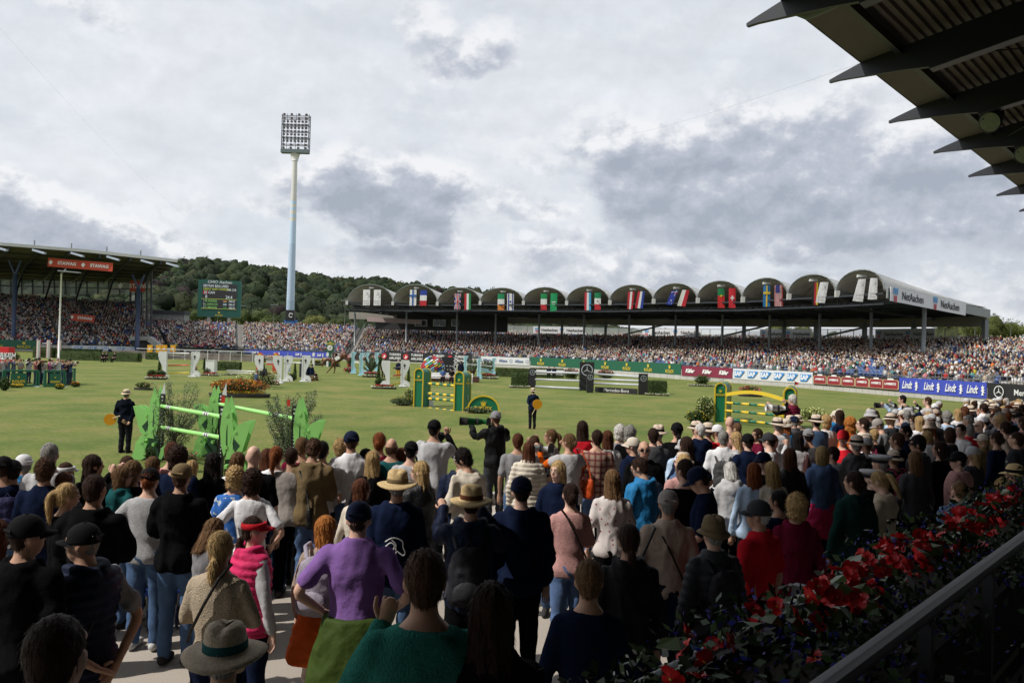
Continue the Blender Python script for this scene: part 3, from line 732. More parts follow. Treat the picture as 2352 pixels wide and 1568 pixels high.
for (x0, x1, l) in ((1224,1340,'first telecom banner from the left on the rear screen'),(1475,1610,'second telecom banner from the left on the rear screen'),(1745,1862,'third telecom banner on the rear screen, left of two close posts'),(2010,2146,'rightmost telecom banner on the rear screen')):
    r_ = thing('name_banner', bkp(x0, 6.5), 'white '+l, 'banner', 'telecom banners'); mb = P(r_); z = B_main.bk(min(x0,2100)).z
    a_, b_ = bkp(x0, z+.95, .5), bkp(x1, z+.95, .5); mb.bar(a_, b_, .05, 1.5); mb.build('panel', MATS['banner_white'], r_); ex = (b_-a_).normalized(); nrm = Vector((ex.y,-ex.x,0))
    H = min(1.4, (b_-a_).length/10)
    for k in (.3, .8): net_logo(r_, a_.lerp(b_, k)+nrm*.04, ex, nrm, H*1.15)
# hospitality boxes at the rear left of the arched stand
hb = thing('hospitality_boxes', at(1000, 176, 6.8), 'black row of boxes with white framed windows under the left arches', 'building')
mb = P(hb); a_ = at(862, 177, 0); b_ = at(1165, 172, 0); mb.bar(a_+Vector((0,0,8.3)), b_+Vector((0,0,8.3)), .6, 3.4); mb.build('wall', mat('box_black', (.02,.02,.022), .6, .1), hb)
for i, x in enumerate((966, 1008, 1050, 1108)):
    z = W(x, 741, 172).z; w = P(hb); p = at(x, 173.6, z); w.box(p, (2.7,.12,1.45)); fo = w.build('window', M_white, hb)
    for s_ in (-.62, .62):
        g_ = MB(hb.location); g_.box(p+Vector((s_,-.08,0)), (1.14,.05,1.2)); g_.build('pane', mat('window_glass', (.05,.06,.07), .15, .1) if i < 3 else mat('window_bright', (.5,.52,.55), .2, .1), fo, )
r_ = thing('name_banner', at(905, 171, 7), 'faded pink telecom banner above the heads at the left end of the arched stand', 'banner', 'telecom banners')
mb = P(r_); mb.bar(at(842, 172, 8.6), at(968, 170, 8.2), .05, 1.0); mb.build('panel', mat('banner_pink', (.36,.27,.26), .7, .1), r_)

# flags hanging in the arches
def flag_face(kind):
    W3 = (.7,.7,.7); Rd = (.45,.02,.03); Bl = (.02,.05,.3); Gn = (.01,.2,.06); Yl = (.65,.45,.02); K = (.015,.015,.015)
    d = {'fin': [('r',0,0,1,1,W3),('r',.36,0,.22,1,(.02,.1,.35)),('r',0,.56,1,.12,(.02,.1,.35))],
     'fra': [('r',0,.67,1,.33,Bl),('r',0,.33,1,.34,W3),('r',0,0,1,.33,Rd)],
     'gbr': [('r',0,0,1,1,Bl),('x',.14,W3),('x',.06,Rd),('r',.36,0,.28,1,W3),('r',0,.44,1,.12,W3),('r',.43,0,.14,1,Rd),('r',0,.47,1,.06,Rd)],
     'hun': [('r',0,0,.34,1,Rd),('r',.34,0,.33,1,W3),('r',.67,0,.33,1,Gn)],
     'irl': [('r',0,.67,1,.33,(.01,.25,.1)),('r',0,.33,1,.34,W3),('r',0,0,1,.33,(.6,.2,.04))],
     'isr': [('r',0,0,1,1,W3),('r',.12,0,.14,1,Bl),('r',.74,0,.14,1,Bl),('st',.5,.5,.2,Bl)],
     'ita': [('r',0,.67,1,.33,(.01,.25,.08)),('r',0,.33,1,.34,W3),('r',0,0,1,.33,Rd)],
     'sau': [('r',0,0,1,1,(.01,.28,.1)),('r',.2,.48,.6,.05,W3),('r',.25,.38,.5,.02,W3)],
     'lux': [('r',0,0,.34,1,(.5,.03,.05)),('r',.34,0,.33,1,W3),('r',.67,0,.33,1,(.05,.35,.6))],
     'mex': [('r',0,.67,1,.33,(.01,.2,.08)),('r',0,.33,1,.34,W3),('r',0,0,1,.33,Rd),('d',.5,.5,.13,(.2,.12,.05))],
     'aut': [('r',0,0,.34,1,Rd),('r',.34,0,.33,1,W3),('r',.67,0,.33,1,Rd)],
     'ned': [('r',0,0,.34,1,Rd),('r',.34,0,.33,1,W3),('r',.67,0,.33,1,Bl)],
     'aus': [('r',0,0,1,1,(.02,.04,.28)),('r',0,.88,1,.03,W3),('r',.66,.6,.1,.4,W3),('r',.5,.75,.5,.05,Rd),('d',.5,.3,.1,W3),('d',.3,.15,.06,W3),('d',.7,.12,.06,W3)],
     'aut2': [('r',0,0,.34,1,(.6,.6,.52)),('r',.34,0,.33,1,W3),('r',.5,0,.5,1,Rd)],
     'por': [('r',0,.62,1,.38,(.01,.18,.06)),('r',0,0,1,.62,(.5,.02,.02)),('d',.5,.62,.15,Yl)],
     'sui': [('r',0,0,1,1,(.5,.02,.03)),('r',.42,.38,.16,.24,W3),('r',.25,.465,.5,.07,W3)],
     'swe': [('r',0,0,1,1,(.02,.16,.4)),('r',.4,0,.2,1,Yl),('r',0,.6,1,.1,Yl)],
     'usa': [('r',0,0,1,1,W3)]+[('r',i/6.5,0,.077,1,Rd) for i in range(7)]+[('r',0,.62,.54,.38,(.02,.03,.16))],
     'ger': [('r',0,0,.34,1,K),('r',.34,0,.33,1,Rd),('r',.67,0,.33,1,Yl)],
     'chio': [('r',0,0,1,1,(.72,.72,.72))]}
    return d[kind]
def hang_flag(kind, tl, tr, bl, br, d, label):
    a, b, c, e_ = W(*tl, d), W(*tr, d), W(*bl, d), W(*br, d)
    root = thing('hanging_flag', (a+b)/2, label, 'flag', 'flags hanging in the arches of the far stand')
    def p(u, v, o): q = c.lerp(e_, u).lerp(a.lerp(b, u), v); q.y += .03*math.sin(u*4+v*3) - o; return q-root.location
    for li, it in enumerate(flag_face(kind)):
        mb = MB(); o = .05*li; colr = it[-1]; m = mat('flag_%02d%02d%02d' % tuple(int(q*99) for q in colr), colr, .8, .06)
        if it[0] == 'r':
            _, x, y, w, h, _c = it; nu = 3; nv_ = max(1, int(h*8))
            for i in range(nu):
                for j in range(nv_): mb.quad(*[p(x+w*(i+s)/nu, y+h*(j+t)/nv_, o) for s, t in ((0,0),(1,0),(1,1),(0,1))])
        elif it[0] == 'x':
            w = it[1]
            for (x0, x1) in ((0,1),(1,0)):
                for j in range(6):
                    t0_, t1_ = j/6, (j+1)/6
                    mb.quad(p(min(max(x0+(x1-x0)*t0_-w,0),1), t0_, o), p(min(max(x0+(x1-x0)*t0_+w,0),1), t0_, o), p(min(max(x0+(x1-x0)*t1_+w,0),1), t1_, o), p(min(max(x0+(x1-x0)*t1_-w,0),1), t1_, o))
        else:
            if it[0] == 'd': _, x, y, r, _c = it; mb.add([p(x+r*math.cos(t*math.pi/4), y+r*.42*math.sin(t*math.pi/4), o) for t in range(8)], [tuple(range(8))])
            else:
                _, x, y, r, _c = it
                for s in (1,-1): mb.add([p(x+r*math.cos(math.pi*2*t/3+s*math.pi/2), y+r*.42*math.sin(math.pi*2*t/3+s*math.pi/2), o+.003*s) for t in range(3)], [(0,1,2)])
        mb.build('cloth' if li == 0 else 'print', m, root)
    if kind == 'chio':
        ex = (b-a).normalized(); up = (a-c).normalized(); wd_ = (b-a).length; M_h = mat('print_grey', (.12,.12,.13), .6, .05); M_hr = mat('print_red', (.5,.12,.12), .6, .05)
        base_ = c.lerp(e_, .5); rt = face_rot(ex, up)
        for (tx_, s_, fr_) in (('CHIO', .36, .26), ('Aachen', .24, .13)):
            q = base_.lerp((a+b)/2, fr_)+Vector((0,-.18,0)); ob('lettering', text_mesh(tx_, wd_*s_, M_h), root, loc=q-root.location, rot=rt)
        q = base_.lerp((a+b)/2, .72)+Vector((0,-.18,0)); mb = MB(); s = wd_*.3
        mb.tube([(-.6*s,-.9*s,0),(-.1*s,-.5*s,0),(.3*s,.1*s,0),(.5*s,.7*s,0),(.2*s,1.0*s,0),(-.2*s,.8*s,0)], .06*s, 5); mb.tube([(.5*s,.6*s,0),(.7*s,0,0),(.9*s,-.2*s,0),(.6*s,-.3*s,0),(.3*s,0,0)], .06*s, 5)
        mb.build('horse_head_print', M_h, root, loc=q-root.location, rot=rt)
Z2 = lambda x, y: ((600+x/3.484)*.91875, (600+y/3.484)*.91875)
Z3 = lambda x, y: ((1200+x/3.36)*.91875, (650+y/3.36)*.91875)
Z4 = lambda x, y: ((1860+x/3.36)*.91875, (650+y/3.36)*.91875)
for (k, Zf, q, l) in [
 ('chio',Z2,((1073,432),(1133,432),(1070,568),(1131,568)),'left of the two white event flags in the leftmost arch'),('chio',Z2,((1167,433),(1227,433),(1163,569),(1224,569)),'right of the two white event flags in the leftmost arch'),
 ('fin',Z2,((1481,433),(1538,433),(1476,570),(1534,570)),'white flag with a blue cross in the second arch'),('fra',Z2,((1571,437),(1628,436),(1564,571),(1624,572)),'flag in blue, white and red bands, in the second arch'),
 ('gbr',Z2,((1870,465),(1925,465),(1866,605),(1921,605)),'union flag with crossed red and white bars in the third arch'),('hun',Z2,((1956,465),(2012,465),(1953,606),(2010,606)),'red, white and green flag in the third arch'),
 ('irl',Z3,((149,283),(205,283),(148,421),(204,421)),'green, white and orange flag in the fourth arch'),('isr',Z3,((229,280),(285,280),(227,422),(284,422)),'white flag with two blue stripes and a star in the fourth arch'),
 ('ita',Z3,((511,282),(563,282),(509,419),(561,419)),'green, white and red flag in the fifth arch'),('sau',Z3,((594,278),(651,278),(589,430),(643,430)),'green flag with white script in the fifth arch'),
 ('lux',Z3,((880,272),(933,272),(877,422),(931,422)),'red, white and light blue flag in the sixth arch'),('mex',Z3,((962,274),(1015,274),(961,418),(1013,418)),'green, white and red flag with a brown emblem in the sixth arch'),
 ('aut',Z3,((1243,265),(1299,265),(1236,412),(1281,412)),'red, white and red flag in the seventh arch'),('ned',Z3,((1328,263),(1384,263),(1300,404),(1366,406)),'slanting red, white and blue flag in the seventh arch'),
 ('aus',Z3,((1610,260),(1668,252),(1562,373),(1612,377)),'blown dark blue flag with white stars in the eighth arch'),('aut2',Z3,((1700,250),(1760,252),(1655,383),(1722,391)),'blown cream and red flag in the eighth arch'),
 ('por',Z3,((1997,238),(2052,238),(1996,402),(2055,402)),'green and red flag with a yellow emblem in the ninth arch'),('sui',Z3,((2090,236),(2147,234),(2089,402),(2146,402)),'red flag with a white cross in the ninth arch'),
 ('swe',Z4,((163,214),(219,214),(159,393),(218,392)),'blue flag with a yellow cross in the tenth arch'),('usa',Z4,((257,212),(318,210),(256,388),(318,388)),'stars and stripes flag in the tenth arch'),
 ('ger',Z4,((577,190),(621,188),(572,375),(616,377)),'black, red and gold flag in the eleventh arch'),('chio',Z4,((640,186),(712,184),(601,357),(678,361)),'white event flag beside the black, red and gold one in the eleventh arch'),
 ('chio',Z4,((962,160),(1026,156),(911,343),(997,351)),'wider white event flag blown leftwards in the rightmost arch'),('chio',Z4,((1062,151),(1123,150),(1039,331),(1116,331)),'narrower white event flag hanging at the right side of the rightmost arch')]:
    q = [Zf(*c) for c in q]; hang_flag(k, *q, interp(RD, q[0][0])-.9, l)

# ------------------------------------------------------------------ left covered stand roof
lr = thing('left_stand_roof', at(200, 165, 15), 'long mono-pitch roof over the covered stand at the left', 'stand roof')
fe = [(-250,528,142),(0,559,145),(200,575,149),(408,598,152)]
def lfe(px): return W(px, interp([(a,b) for a,b,c in fe], px), interp([(a,c) for a,b,c in fe], px))
def lbe(px): return W(px-65, interp([(-250,628),(0,634),(330,645)], px), 197)
mb = P(lr); m2 = P(lr); xs = list(np.linspace(-250, 408, 24))
for a_, b_ in zip(xs, xs[1:]):
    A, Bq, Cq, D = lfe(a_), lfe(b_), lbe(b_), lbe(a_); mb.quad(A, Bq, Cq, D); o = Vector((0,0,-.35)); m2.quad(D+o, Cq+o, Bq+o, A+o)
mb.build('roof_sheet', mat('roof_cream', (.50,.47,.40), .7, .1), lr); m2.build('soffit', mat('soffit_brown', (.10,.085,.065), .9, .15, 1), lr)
mb = P(lr)
for a_, b_ in zip(xs, xs[1:]): mb.bar(lfe(a_)-Vector((0,.1,.1)), lfe(b_)-Vector((0,.1,.1)), .2, .55)
mb.build('fascia', mat('fascia_pale', (.42,.43,.42), .5, .05), lr)
for px in (-90, -10, 60, 130, 200, 270, 340):
    mb = P(lr); a_ = lfe(px+30)-Vector((0,0,.8)); b_ = lbe(px+30)-Vector((0,0,.8)); mb.bar(a_, b_, .25, .6)
    c_ = lbe(px+30)-Vector((0,8,7)); pts = [a_.lerp(b_, .35), a_.lerp(b_, .6)-Vector((0,0,2.0)), a_.lerp(b_, .78)-Vector((0,0,5)), Vector((b_.x, b_.y-9, 11))]
    for p, q in zip(pts, pts[1:]): mb.bar(p, q, .35, .5)
    mb.build('rafter', M_dark, lr)
for k in range(1, 7):
    mb = P(lr); 
    for a_, b_ in zip(xs, xs[1:]): mb.bar(lfe(a_).lerp(lbe(a_), k/7)-Vector((0,0,.5)), lfe(b_).lerp(lbe(b_), k/7)-Vector((0,0,.5)), .12, .2)
    mb.build('purlin', M_dark, lr)
for i, px in enumerate((-40, 79, 164, 245, 323)):
    mb = P(lr); p = lfe(px); mb.tube([p, p+Vector((0,0,1.1))], .12, 6); mb.build('roof_vent', M_steel, lr)
for i, px in enumerate((4, 92, 180, 262, 340, 398)):
    mb = P(lr); p = lfe(px)-Vector((0,.2,.95)); mb.box(p, (2.3,.7,.35), M=Matrix.Rotation(.25, 3, 'Y')); mb.build('floodlight', mat('lamp_blue', (.45,.5,.62), .4, .05), lr)
M_colb = mat('column_blue', (.035,.055,.13), .5, .1)
for (tx, ty, bx, by, d, l) in ((35,640,30,792,158,'blue steel column at the left inside the covered stand'),(318,672,315,798,160,'blue steel column near the right end of the covered stand')):
    r_ = thing('stand_column', W(bx, by, d), l, 'column', 'columns of the covered stand'); mb = P(r_); mb.tube([W(bx, by, d)-Vector((0,0,2)), W(tx, ty-10, d)], .42, 10); mb.build('shaft', M_colb, r_, True)
    mb = P(r_)
    for s_ in (-1, 1): mb.bar(W(tx, ty-8, d), W(tx+s_*14, ty-42, d), .3, .3)
    mb.build('branch_struts', M_colb, r_)
# glazed end wall with framing
ge = thing('glazed_end_wall', at(335, 180, 8), 'steel and glass end wall of the covered stand', 'wall'); mb = P(ge); mg = P(ge)
for (px, d) in ((300,190),(312,186),(326,180),(338,172),(348,163)):
    t_ = W(px, 612+ (348-px)*.6, d); b_ = W(px, 752+(px-300)*.2, d); mb.bar(b_-Vector((0,0,3)), t_, .3, .3)
pts = [(300,190),(312,186),(326,180),(338,172),(348,163)]
for (p, q) in zip(pts, pts[1:]):
    for y in (618, 640, 662, 686, 710, 732):
        mb.bar(W(p[0], y+(348-p[0])*.3, p[1]), W(q[0], y+(348-q[0])*.3, q[1]), .12, .12)
    mg.quad(W(p[0],740,p[1]), W(q[0],740,q[1]), W(q[0],625,q[1]), W(p[0],630,p[1]))
mb.build('frame', M_dark, ge); mg.build('glass_panes', M_glass, ge)
# rear windows of the covered stand: a framed glass band
gb = thing('rear_window_band', at(100, 197, 13), 'band of rear windows above the top row of the covered stand', 'windows'); mb = P(gb); mg = P(gb)
for px in range(-250, 300, 25):
    mb.bar(W(px, 676, 196), W(px, 640, 196), .25, .25); mg.quad(W(px,676,196.3), W(px+25,676,196.3), W(px+25,642,196.3), W(px,642,196.3))
for y in (642, 658): mb.bar(W(-250, y-9, 196), W(300, y+6, 196), .2, .2)
mb.build('frame', M_dark, gb); mg.build('glass_panes', M_glass, gb)
M_or = mat('banner_orange', (.46,.05,.018), .6, .05)
def stawag(x0, y0, x1, y1, h, d, n, label):
    a_, b_ = W(x0, y0, d), W(x1, y1, d); r_ = thing('sponsor_banner', a_, label, 'banner', 'orange utility banners'); mb = P(r_); mb.bar(a_, b_, .06, h); mb.build('panel', M_or, r_)
    ex = (b_-a_).normalized(); L = (b_-a_).length; nrm = Vector((ex.y,-ex.x,0))
    for i in range(n):
        c = a_.lerp(b_, (i+.5)/n)+nrm*.06; letters('STAWAG', h*.52, M_txtw, r_, c+ex*h*.35, ex, bold=.03); flatshape([(-.25,0),(0,.3),(.25,.05),(0,-.3)], h, M_txtw, r_, c-ex*h*1.55, ex, 'leaf_emblem')
stawag(110, 602, 259, 614, 1.6, 150, 2, 'wide orange banner hanging from the left stand roof')
stawag(163, 728, 217, 733, 1.4, 166, 1, 'small orange banner between the seating rows of the left stand')
stawag(298, 657, 333, 658, 2.4, 176, 1, 'darker red banner on the end wall of the left stand')
# vomitory entrance
vo = thing('stand_entrance', W(305, 800, 162), 'grey concrete entrance mouth at the foot of the left stand', 'entrance'); mb = P(vo)
a_, b_, c_ = W(302, 777, 162), W(343, 777, 162), W(372, 800, 162)
mb.bar(a_, b_, 1.5, .8); mb.bar(b_, c_, 1.5, 1.0); mb.build('walls', mat('entr_concrete', (.34,.34,.33), .9, .1), vo); mb = P(vo); mb.box(W(328, 793, 162.4), (4.2,.3,2.2)); mb.build('opening', M_black, vo)
# ------------------------------------------------------------------ floodlight mast
MD = 206.0
fm = thing('floodlight_mast', W(665, 770, MD), 'very tall light blue and cream floodlight mast behind the open stand', 'floodlight')
fm.location.z = 0
base = Vector(fm.location); xm = base.x; ym = base.y
def mz(y): return W(670, y, MD).z
segs = [(770,690,(.36,.46,.58)),(690,560,(.42,.53,.66)),(560,508,(.46,.60,.74)),(508,500,(.62,.60,.52)),(500,492,(.46,.60,.74)),(492,484,(.62,.60,.52)),(484,476,(.46,.60,.74)),(476,470,(.62,.60,.52)),(470,462,(.46,.60,.74)),(462,352,(.58,.57,.53))]
def rad(y): return interp([(352,.60),(470,.76),(770,1.12)], y)
for (y0, y1, c) in segs:
    mb = MB(); z0 = mz(y0) if y0 < 770 else 0; mb.tube([(0,0,z0),(0,0,mz(y1))], [rad(y0), rad(y1)], 14, cap=False)
    mb.build('mast_section', mat('mast_%d' % int(c[0]*100), c, .5, .06), fm, True)
zb, zt = mz(352), mz(264); wdt = 7.1
mb = MB(); mb.tube([(0,0,zb-2),(0,0,zb-.2)], [.75,1.25], 10); mb.build('mast_head', mat('mast_58', (.58,.57,.53)), fm, True)
mb = MB(); mb.box((0,0,zb+.45), (wdt,1.6,.95)); mb.build('service_platform', mat('platform_green', (.10,.13,.13), .6, .1), fm)
mb = MB(); hh = zt-zb-.4
for x in (-wdt/2+.1, wdt/2-.1):
    for y in (-.5,.8): mb.bar((x,y,zb+.5), (x,y,zt), .18, .18)
for x in (-2.3,0,2.3): mb.bar((x,0,zb+.5), (x,0,zt+.3), .08, .08)
for k in (.17,.34,.37,.53,.69,.72,.88,.95): 
    for y in (-.5,.8): mb.bar((-wdt/2,y,zb+.5+hh*k), (wdt/2,y,zb+.5+hh*k), .12, .14)
mb.bar((-wdt/2+.2,0,zb+hh*.82), (wdt/2-.3,0,zb+.6), .08, .08); mb.bar((-wdt*.35,0,zb+.6), (.3,0,zb+hh*.32), .06,.06); mb.bar((.6,0,zb+hh*.92), (wdt*.45,0,zb+hh*.75), .06,.06); mb.bar((-.9,0,zb+hh*.86), (.2,0,zb+hh*.93), .06,.06)
mb.build('lamp_frame', M_dark, fm)
lm = MB(); lm.tube([(0,.15,.1),(0,0,0),(0,-.25,-.12)], [.14,.30,.33], 10); lme = lm.mesh('lamp', mat('lamp_grey', (.16,.15,.16), .4, .1), True)
rows = [(.075,4),(.165,4),(.26,7),(.35,7),(.44,7),(.525,7),(.615,7),(.70,7),(.79,7),(.875,4),(.985,4)]
for k, n in rows:
    for i in range(n): ob('lamp', lme, fm, loc=(-wdt*.41+wdt*.8*i/(n-1), -.3, zb+.6+hh*k))
sp = thing('loudspeaker_screen', W(667, 728, 200), 'black loudspeaker box with a white emblem at the foot of the mast', 'loudspeaker'); mb = P(sp); mb.box(W(667, 724, 200), (2.1,1.2,2.6)); mb.build('cabinet', M_black, sp)
mb = P(sp); mb.box(W(668, 739, 200), (3.2,1,1.0)); mb.build('blue_base', mat('paint_blue', (.03,.12,.35), .6, .1), sp); c = W(668, 724, 199.2)
mb = P(sp); mb.tube([c+Vector((.45*math.cos(t), 0, .5*math.sin(t))) for t in np.linspace(.3, 5.6, 12)], .1, 6); mb.build('emblem', M_txtw, sp)

# ------------------------------------------------------------------ scoreboard
SD = 188.0
a = W(453, 728, SD); b = W(552, 728, SD+2); top = W(453, 643, SD).z-a.z
sb = thing('scoreboard', Vector(((a.x+b.x)/2, (a.y+b.y)/2, 0)), 'green electronic scoreboard on two pale legs above the open stand', 'scoreboard')
ex = Vector((b.x-a.x, b.y-a.y, 0)).normalized(); Wd = (b-a).length; nr = Vector((ex.y, -ex.x, 0)); c0 = Vector((a.x, a.y, (a.z+b.z)/2)); Hh = top
def sp_(u, v, o=0): return c0 + ex*(Wd*u) + Vector((0,0,Hh*v)) + nr*o
mb = P(sb); mb.bar(sp_(0,.5,-.5), sp_(1,.5,-.5), 1.0, Hh); mb.build('cabinet', mat('score_green', (.012,.10,.075), .5, .05), sb)
M_scr = mat('screen_dark', (.035,.032,.036), .4, .05); mb = P(sb); mb.bar(sp_(.1,.545,.02), sp_(.9,.545,.02), .05, Hh*.70); mb.build('screen', M_scr, sb)
EW = mat('led_white', (.55,.62,.62), .5, 0, emit=.25); EY = mat('led_yellow', (.42,.5,.08), .5, 0, emit=.25); EG = mat('led_green', (.2,.5,.12), .5, 0, emit=.25)
def st(t, u, v, s, m, al='LEFT', sx=.85): return ob('lettering', text_mesh(t, s, m, sx=sx, align=al, bold=.012), sb, loc=sp_(u, v, .06)-sb.location, rot=face_rot(ex))
st('CHIO Aachen', .5, .945, .95, M_txtw, 'CENTER', 1.0)
st('ERYNN BALLARD', .12, .835, .85, EW); st("LIBIDO VAN'T HOFKEN", .12, .75, .72, EY, sx=.76); st('NR: 218', .68, .745, .72, EW, sx=.8); st('CAN', .235, .655, .82, EW)
st('8', .17, .54, 1.05, EW); st('24.4', .64, .54, 1.05, EW)
for i, (n_, p_) in enumerate((('M. EHNING','0/85.83'),('J. LAROCCA','0/86.67'),('Y. MANSUR','4/86.93'))):
    y = .43-.088*i; st(str(i+1), .13, y, .66, EW, sx=.8); st(n_, .175, y, .66, EG, sx=.78); st(p_, .72, y, .62, EW, sx=.74)
for v in (.485, .222):
    mb = P(sb); mb.bar(sp_(.08, v, .05), sp_(.9, v, .05), .04, .1); mb.build('line', EY, sb)
def patch(u0, u1, v0, v1, col, o=.07):
    mb = P(sb); mb.bar(sp_(u0,(v0+v1)/2,o), sp_(u1,(v0+v1)/2,o), .03, (v1-v0)*Hh); mb.build('flag_patch', mat('p_%d%d%d' % tuple(int(x*99) for x in col), col, .5, 0), sb)
patch(.115,.145,.615,.695,(.5,.03,.05)); patch(.145,.205,.615,.695,(.6,.6,.6)); patch(.205,.232,.615,.695,(.5,.03,.05)); patch(.165,.185,.64,.67,(.5,.03,.05), .1)
patch(.59,.67,.43,.455,(.5,.05,.03)); patch(.59,.67,.405,.43,(.6,.5,.2)); patch(.59,.67,.345,.37,(.2,.45,.6)); patch(.59,.67,.32,.345,(.6,.6,.6)); patch(.59,.67,.225,.28,(.05,.25,.05))
crown_logo(.55, M_yel, sb, sp_(.5,.125,.05), ex); letters('ROLEX', .55, M_yel, sb, sp_(.5,.045,.05), ex, bold=.012)
for u in (.26, .73): mb = P(sb); p = sp_(u, 0, -.5); mb.bar(Vector((p.x,p.y,0)), p, .6, .6); mb.build('leg', mat('leg_pale', (.45,.43,.41), .7, .05), sb)
# commentator hut and lamp posts
hut = thing('commentator_hut', W(392, 742, 190), 'small grey flat roofed cabin on top of the stand left of the scoreboard', 'cabin'); mb = P(hut); p = W(390, 733, 191); mb.box(p, (8.0,3,2.4)); mb.build('walls', mat('hut_grey', (.33,.33,.34), .7, .08), hut); mb = P(hut); mb.box(p+Vector((0,-.2,1.6)), (8.6,3.6,.8)); mb.build('roof', mat('hut_roof', (.05,.055,.06), .7, .1), hut)
mb = P(hut)
for k in range(-3, 4): mb.box(p+Vector((k*1.3,-1.53,0)), (.06,.06,2.4))
mb.build('panel_joints', M_steel, hut)
for (px, yt, d, lb) in ((630,700,215,'thin lamp post right of the mast foot nearest to it'),(558,702,230,'faint lamp post between scoreboard and mast'),(793,690,205,'lamp post at the left end of the arched roof'),(2322,741,130,'short lamp post above the right edge of the crowd'),(2240,738,128,'lamp post right of the arched roof corner')):
    p = W(px, yt, d); r_ = thing('lamp_post', (p.x, p.y, 0), lb, 'lamp post', 'lamp posts beyond the stands'); mb = MB(); mb.tube([(0,0,0),(0,0,p.z)], [.14,.08], 8); mb.build('pole', M_steel, r_, True); mb = MB(); mb.bar((-1,0,p.z), (1,0,p.z), .35, .18); mb.build('lamp_head', M_steel, r_)
p = G(134, 838, 0); tz = W(134, 628, p.y).z
r_ = thing('floodlight_pole', (p.x, p.y, 0), 'slim white pole with a flat lamp in front of the covered stand', 'lamp post'); mb = MB(); mb.tube([(0,0,0),(0,0,tz)], [.11,.08], 8); mb.build('pole', M_white, r_, True); mb = MB(); mb.bar((-.3,0,tz+.3), (2.1,0,tz+.15), .5, .12); mb.tube([(0,0,tz),(.5,0,tz+.5)], .06, 6); mb.build('lamp_head', M_steel, r_)

# ------------------------------------------------------------------ our own stand: canopy overhead
TIP0 = Vector((5.29, 18.73, 11.14)); SL = .18
def RP(k, s, dz=0): return TIP0 + U*(5*k) - NN*s + Vector((0, 0, SL*s+dz))
can = thing('stand_canopy', RP(0, 8), 'dark steel canopy of the near stand cutting into the upper right corner', 'stand roof')
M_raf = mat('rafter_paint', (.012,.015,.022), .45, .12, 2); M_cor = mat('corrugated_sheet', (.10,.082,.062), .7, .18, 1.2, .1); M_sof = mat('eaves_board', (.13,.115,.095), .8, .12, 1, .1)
prof = [(0,-.03,-.10),(.25,.02,-.13),(.85,.12,-.26),(2.0,.12,-.52),(2.6,.12,-.68),(26,.12,-.75)]
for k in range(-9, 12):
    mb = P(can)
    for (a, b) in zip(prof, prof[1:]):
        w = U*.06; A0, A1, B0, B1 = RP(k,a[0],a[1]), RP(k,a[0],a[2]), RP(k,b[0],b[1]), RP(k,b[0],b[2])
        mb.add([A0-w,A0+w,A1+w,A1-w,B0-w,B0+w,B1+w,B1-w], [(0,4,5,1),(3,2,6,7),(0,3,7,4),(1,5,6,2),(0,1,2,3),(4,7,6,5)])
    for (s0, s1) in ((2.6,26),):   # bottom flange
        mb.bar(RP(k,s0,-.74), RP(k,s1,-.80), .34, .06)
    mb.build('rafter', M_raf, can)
mb = P(can); a0, a1 = -9.5, 12
mb.add([RP(a0,.85,.13),RP(a1,.85,.13),RP(a1,1.75,.13),RP(a0,1.75,.13)], [(0,3,2,1)]); mb.add([RP(a0,.83,.30),RP(a1,.83,.30),RP(a1,.83,.12),RP(a0,.83,.12)], [(0,1,2,3)])
mb.build('eaves_board', M_sof, can)
mb = P(can)
for s in (1.85, 6.5, 11.5, 17, 22): mb.bar(RP(a0,s,.04), RP(a1,s,.04), .16, .22)
mb.build('purlins', M_raf, can)
mb = P(can); s = 1.95
while s < 26:                                        # trapezoid ribs running along the stand
    for (p, q) in (((s,.34),(s+.07,.34)),((s+.07,.34),(s+.10,.25)),((s+.10,.25),(s+.19,.25)),((s+.19,.25),(s+.22,.34))):
        mb.add([RP(a0,p[0],p[1]),RP(a1,p[0],p[1]),RP(a1,q[0],q[1]),RP(a0,q[0],q[1])], [(0,3,2,1)])
    s += .22
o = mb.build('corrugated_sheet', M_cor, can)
mb = P(can); mb.add([RP(a0,.8,.4),RP(a1,.8,.4),RP(a1,26,.4),RP(a0,26,.4)], [(0,1,2,3)]); mb.build('roof_skin', M_sof, can)
for k in (0, 4):                                     # gutter outlets
    mb = P(can); p = RP(k, 1.0, -.1)+U*.35; mb.tube([p+Vector((0,0,.35)), p+Vector((0,0,.05)), p-NN*.25+Vector((0,0,-.12)), p-NN*2.5+Vector((0,0,.25))], .11, 10); mb.build('drain_pipe', mat('pipe_grey', (.10,.12,.11), .5, .1), can, True)
for (k, s0, k2, s2) in ((1,2.2,2,7.5),(2,7.5,3,2.2),(1,12,2,7.5)):
    mb = P(can); mb.tube([RP(k,s0,-.3), RP(k2,s2,-.3)], .018, 5); mb.build('tie_rod', M_raf, can)
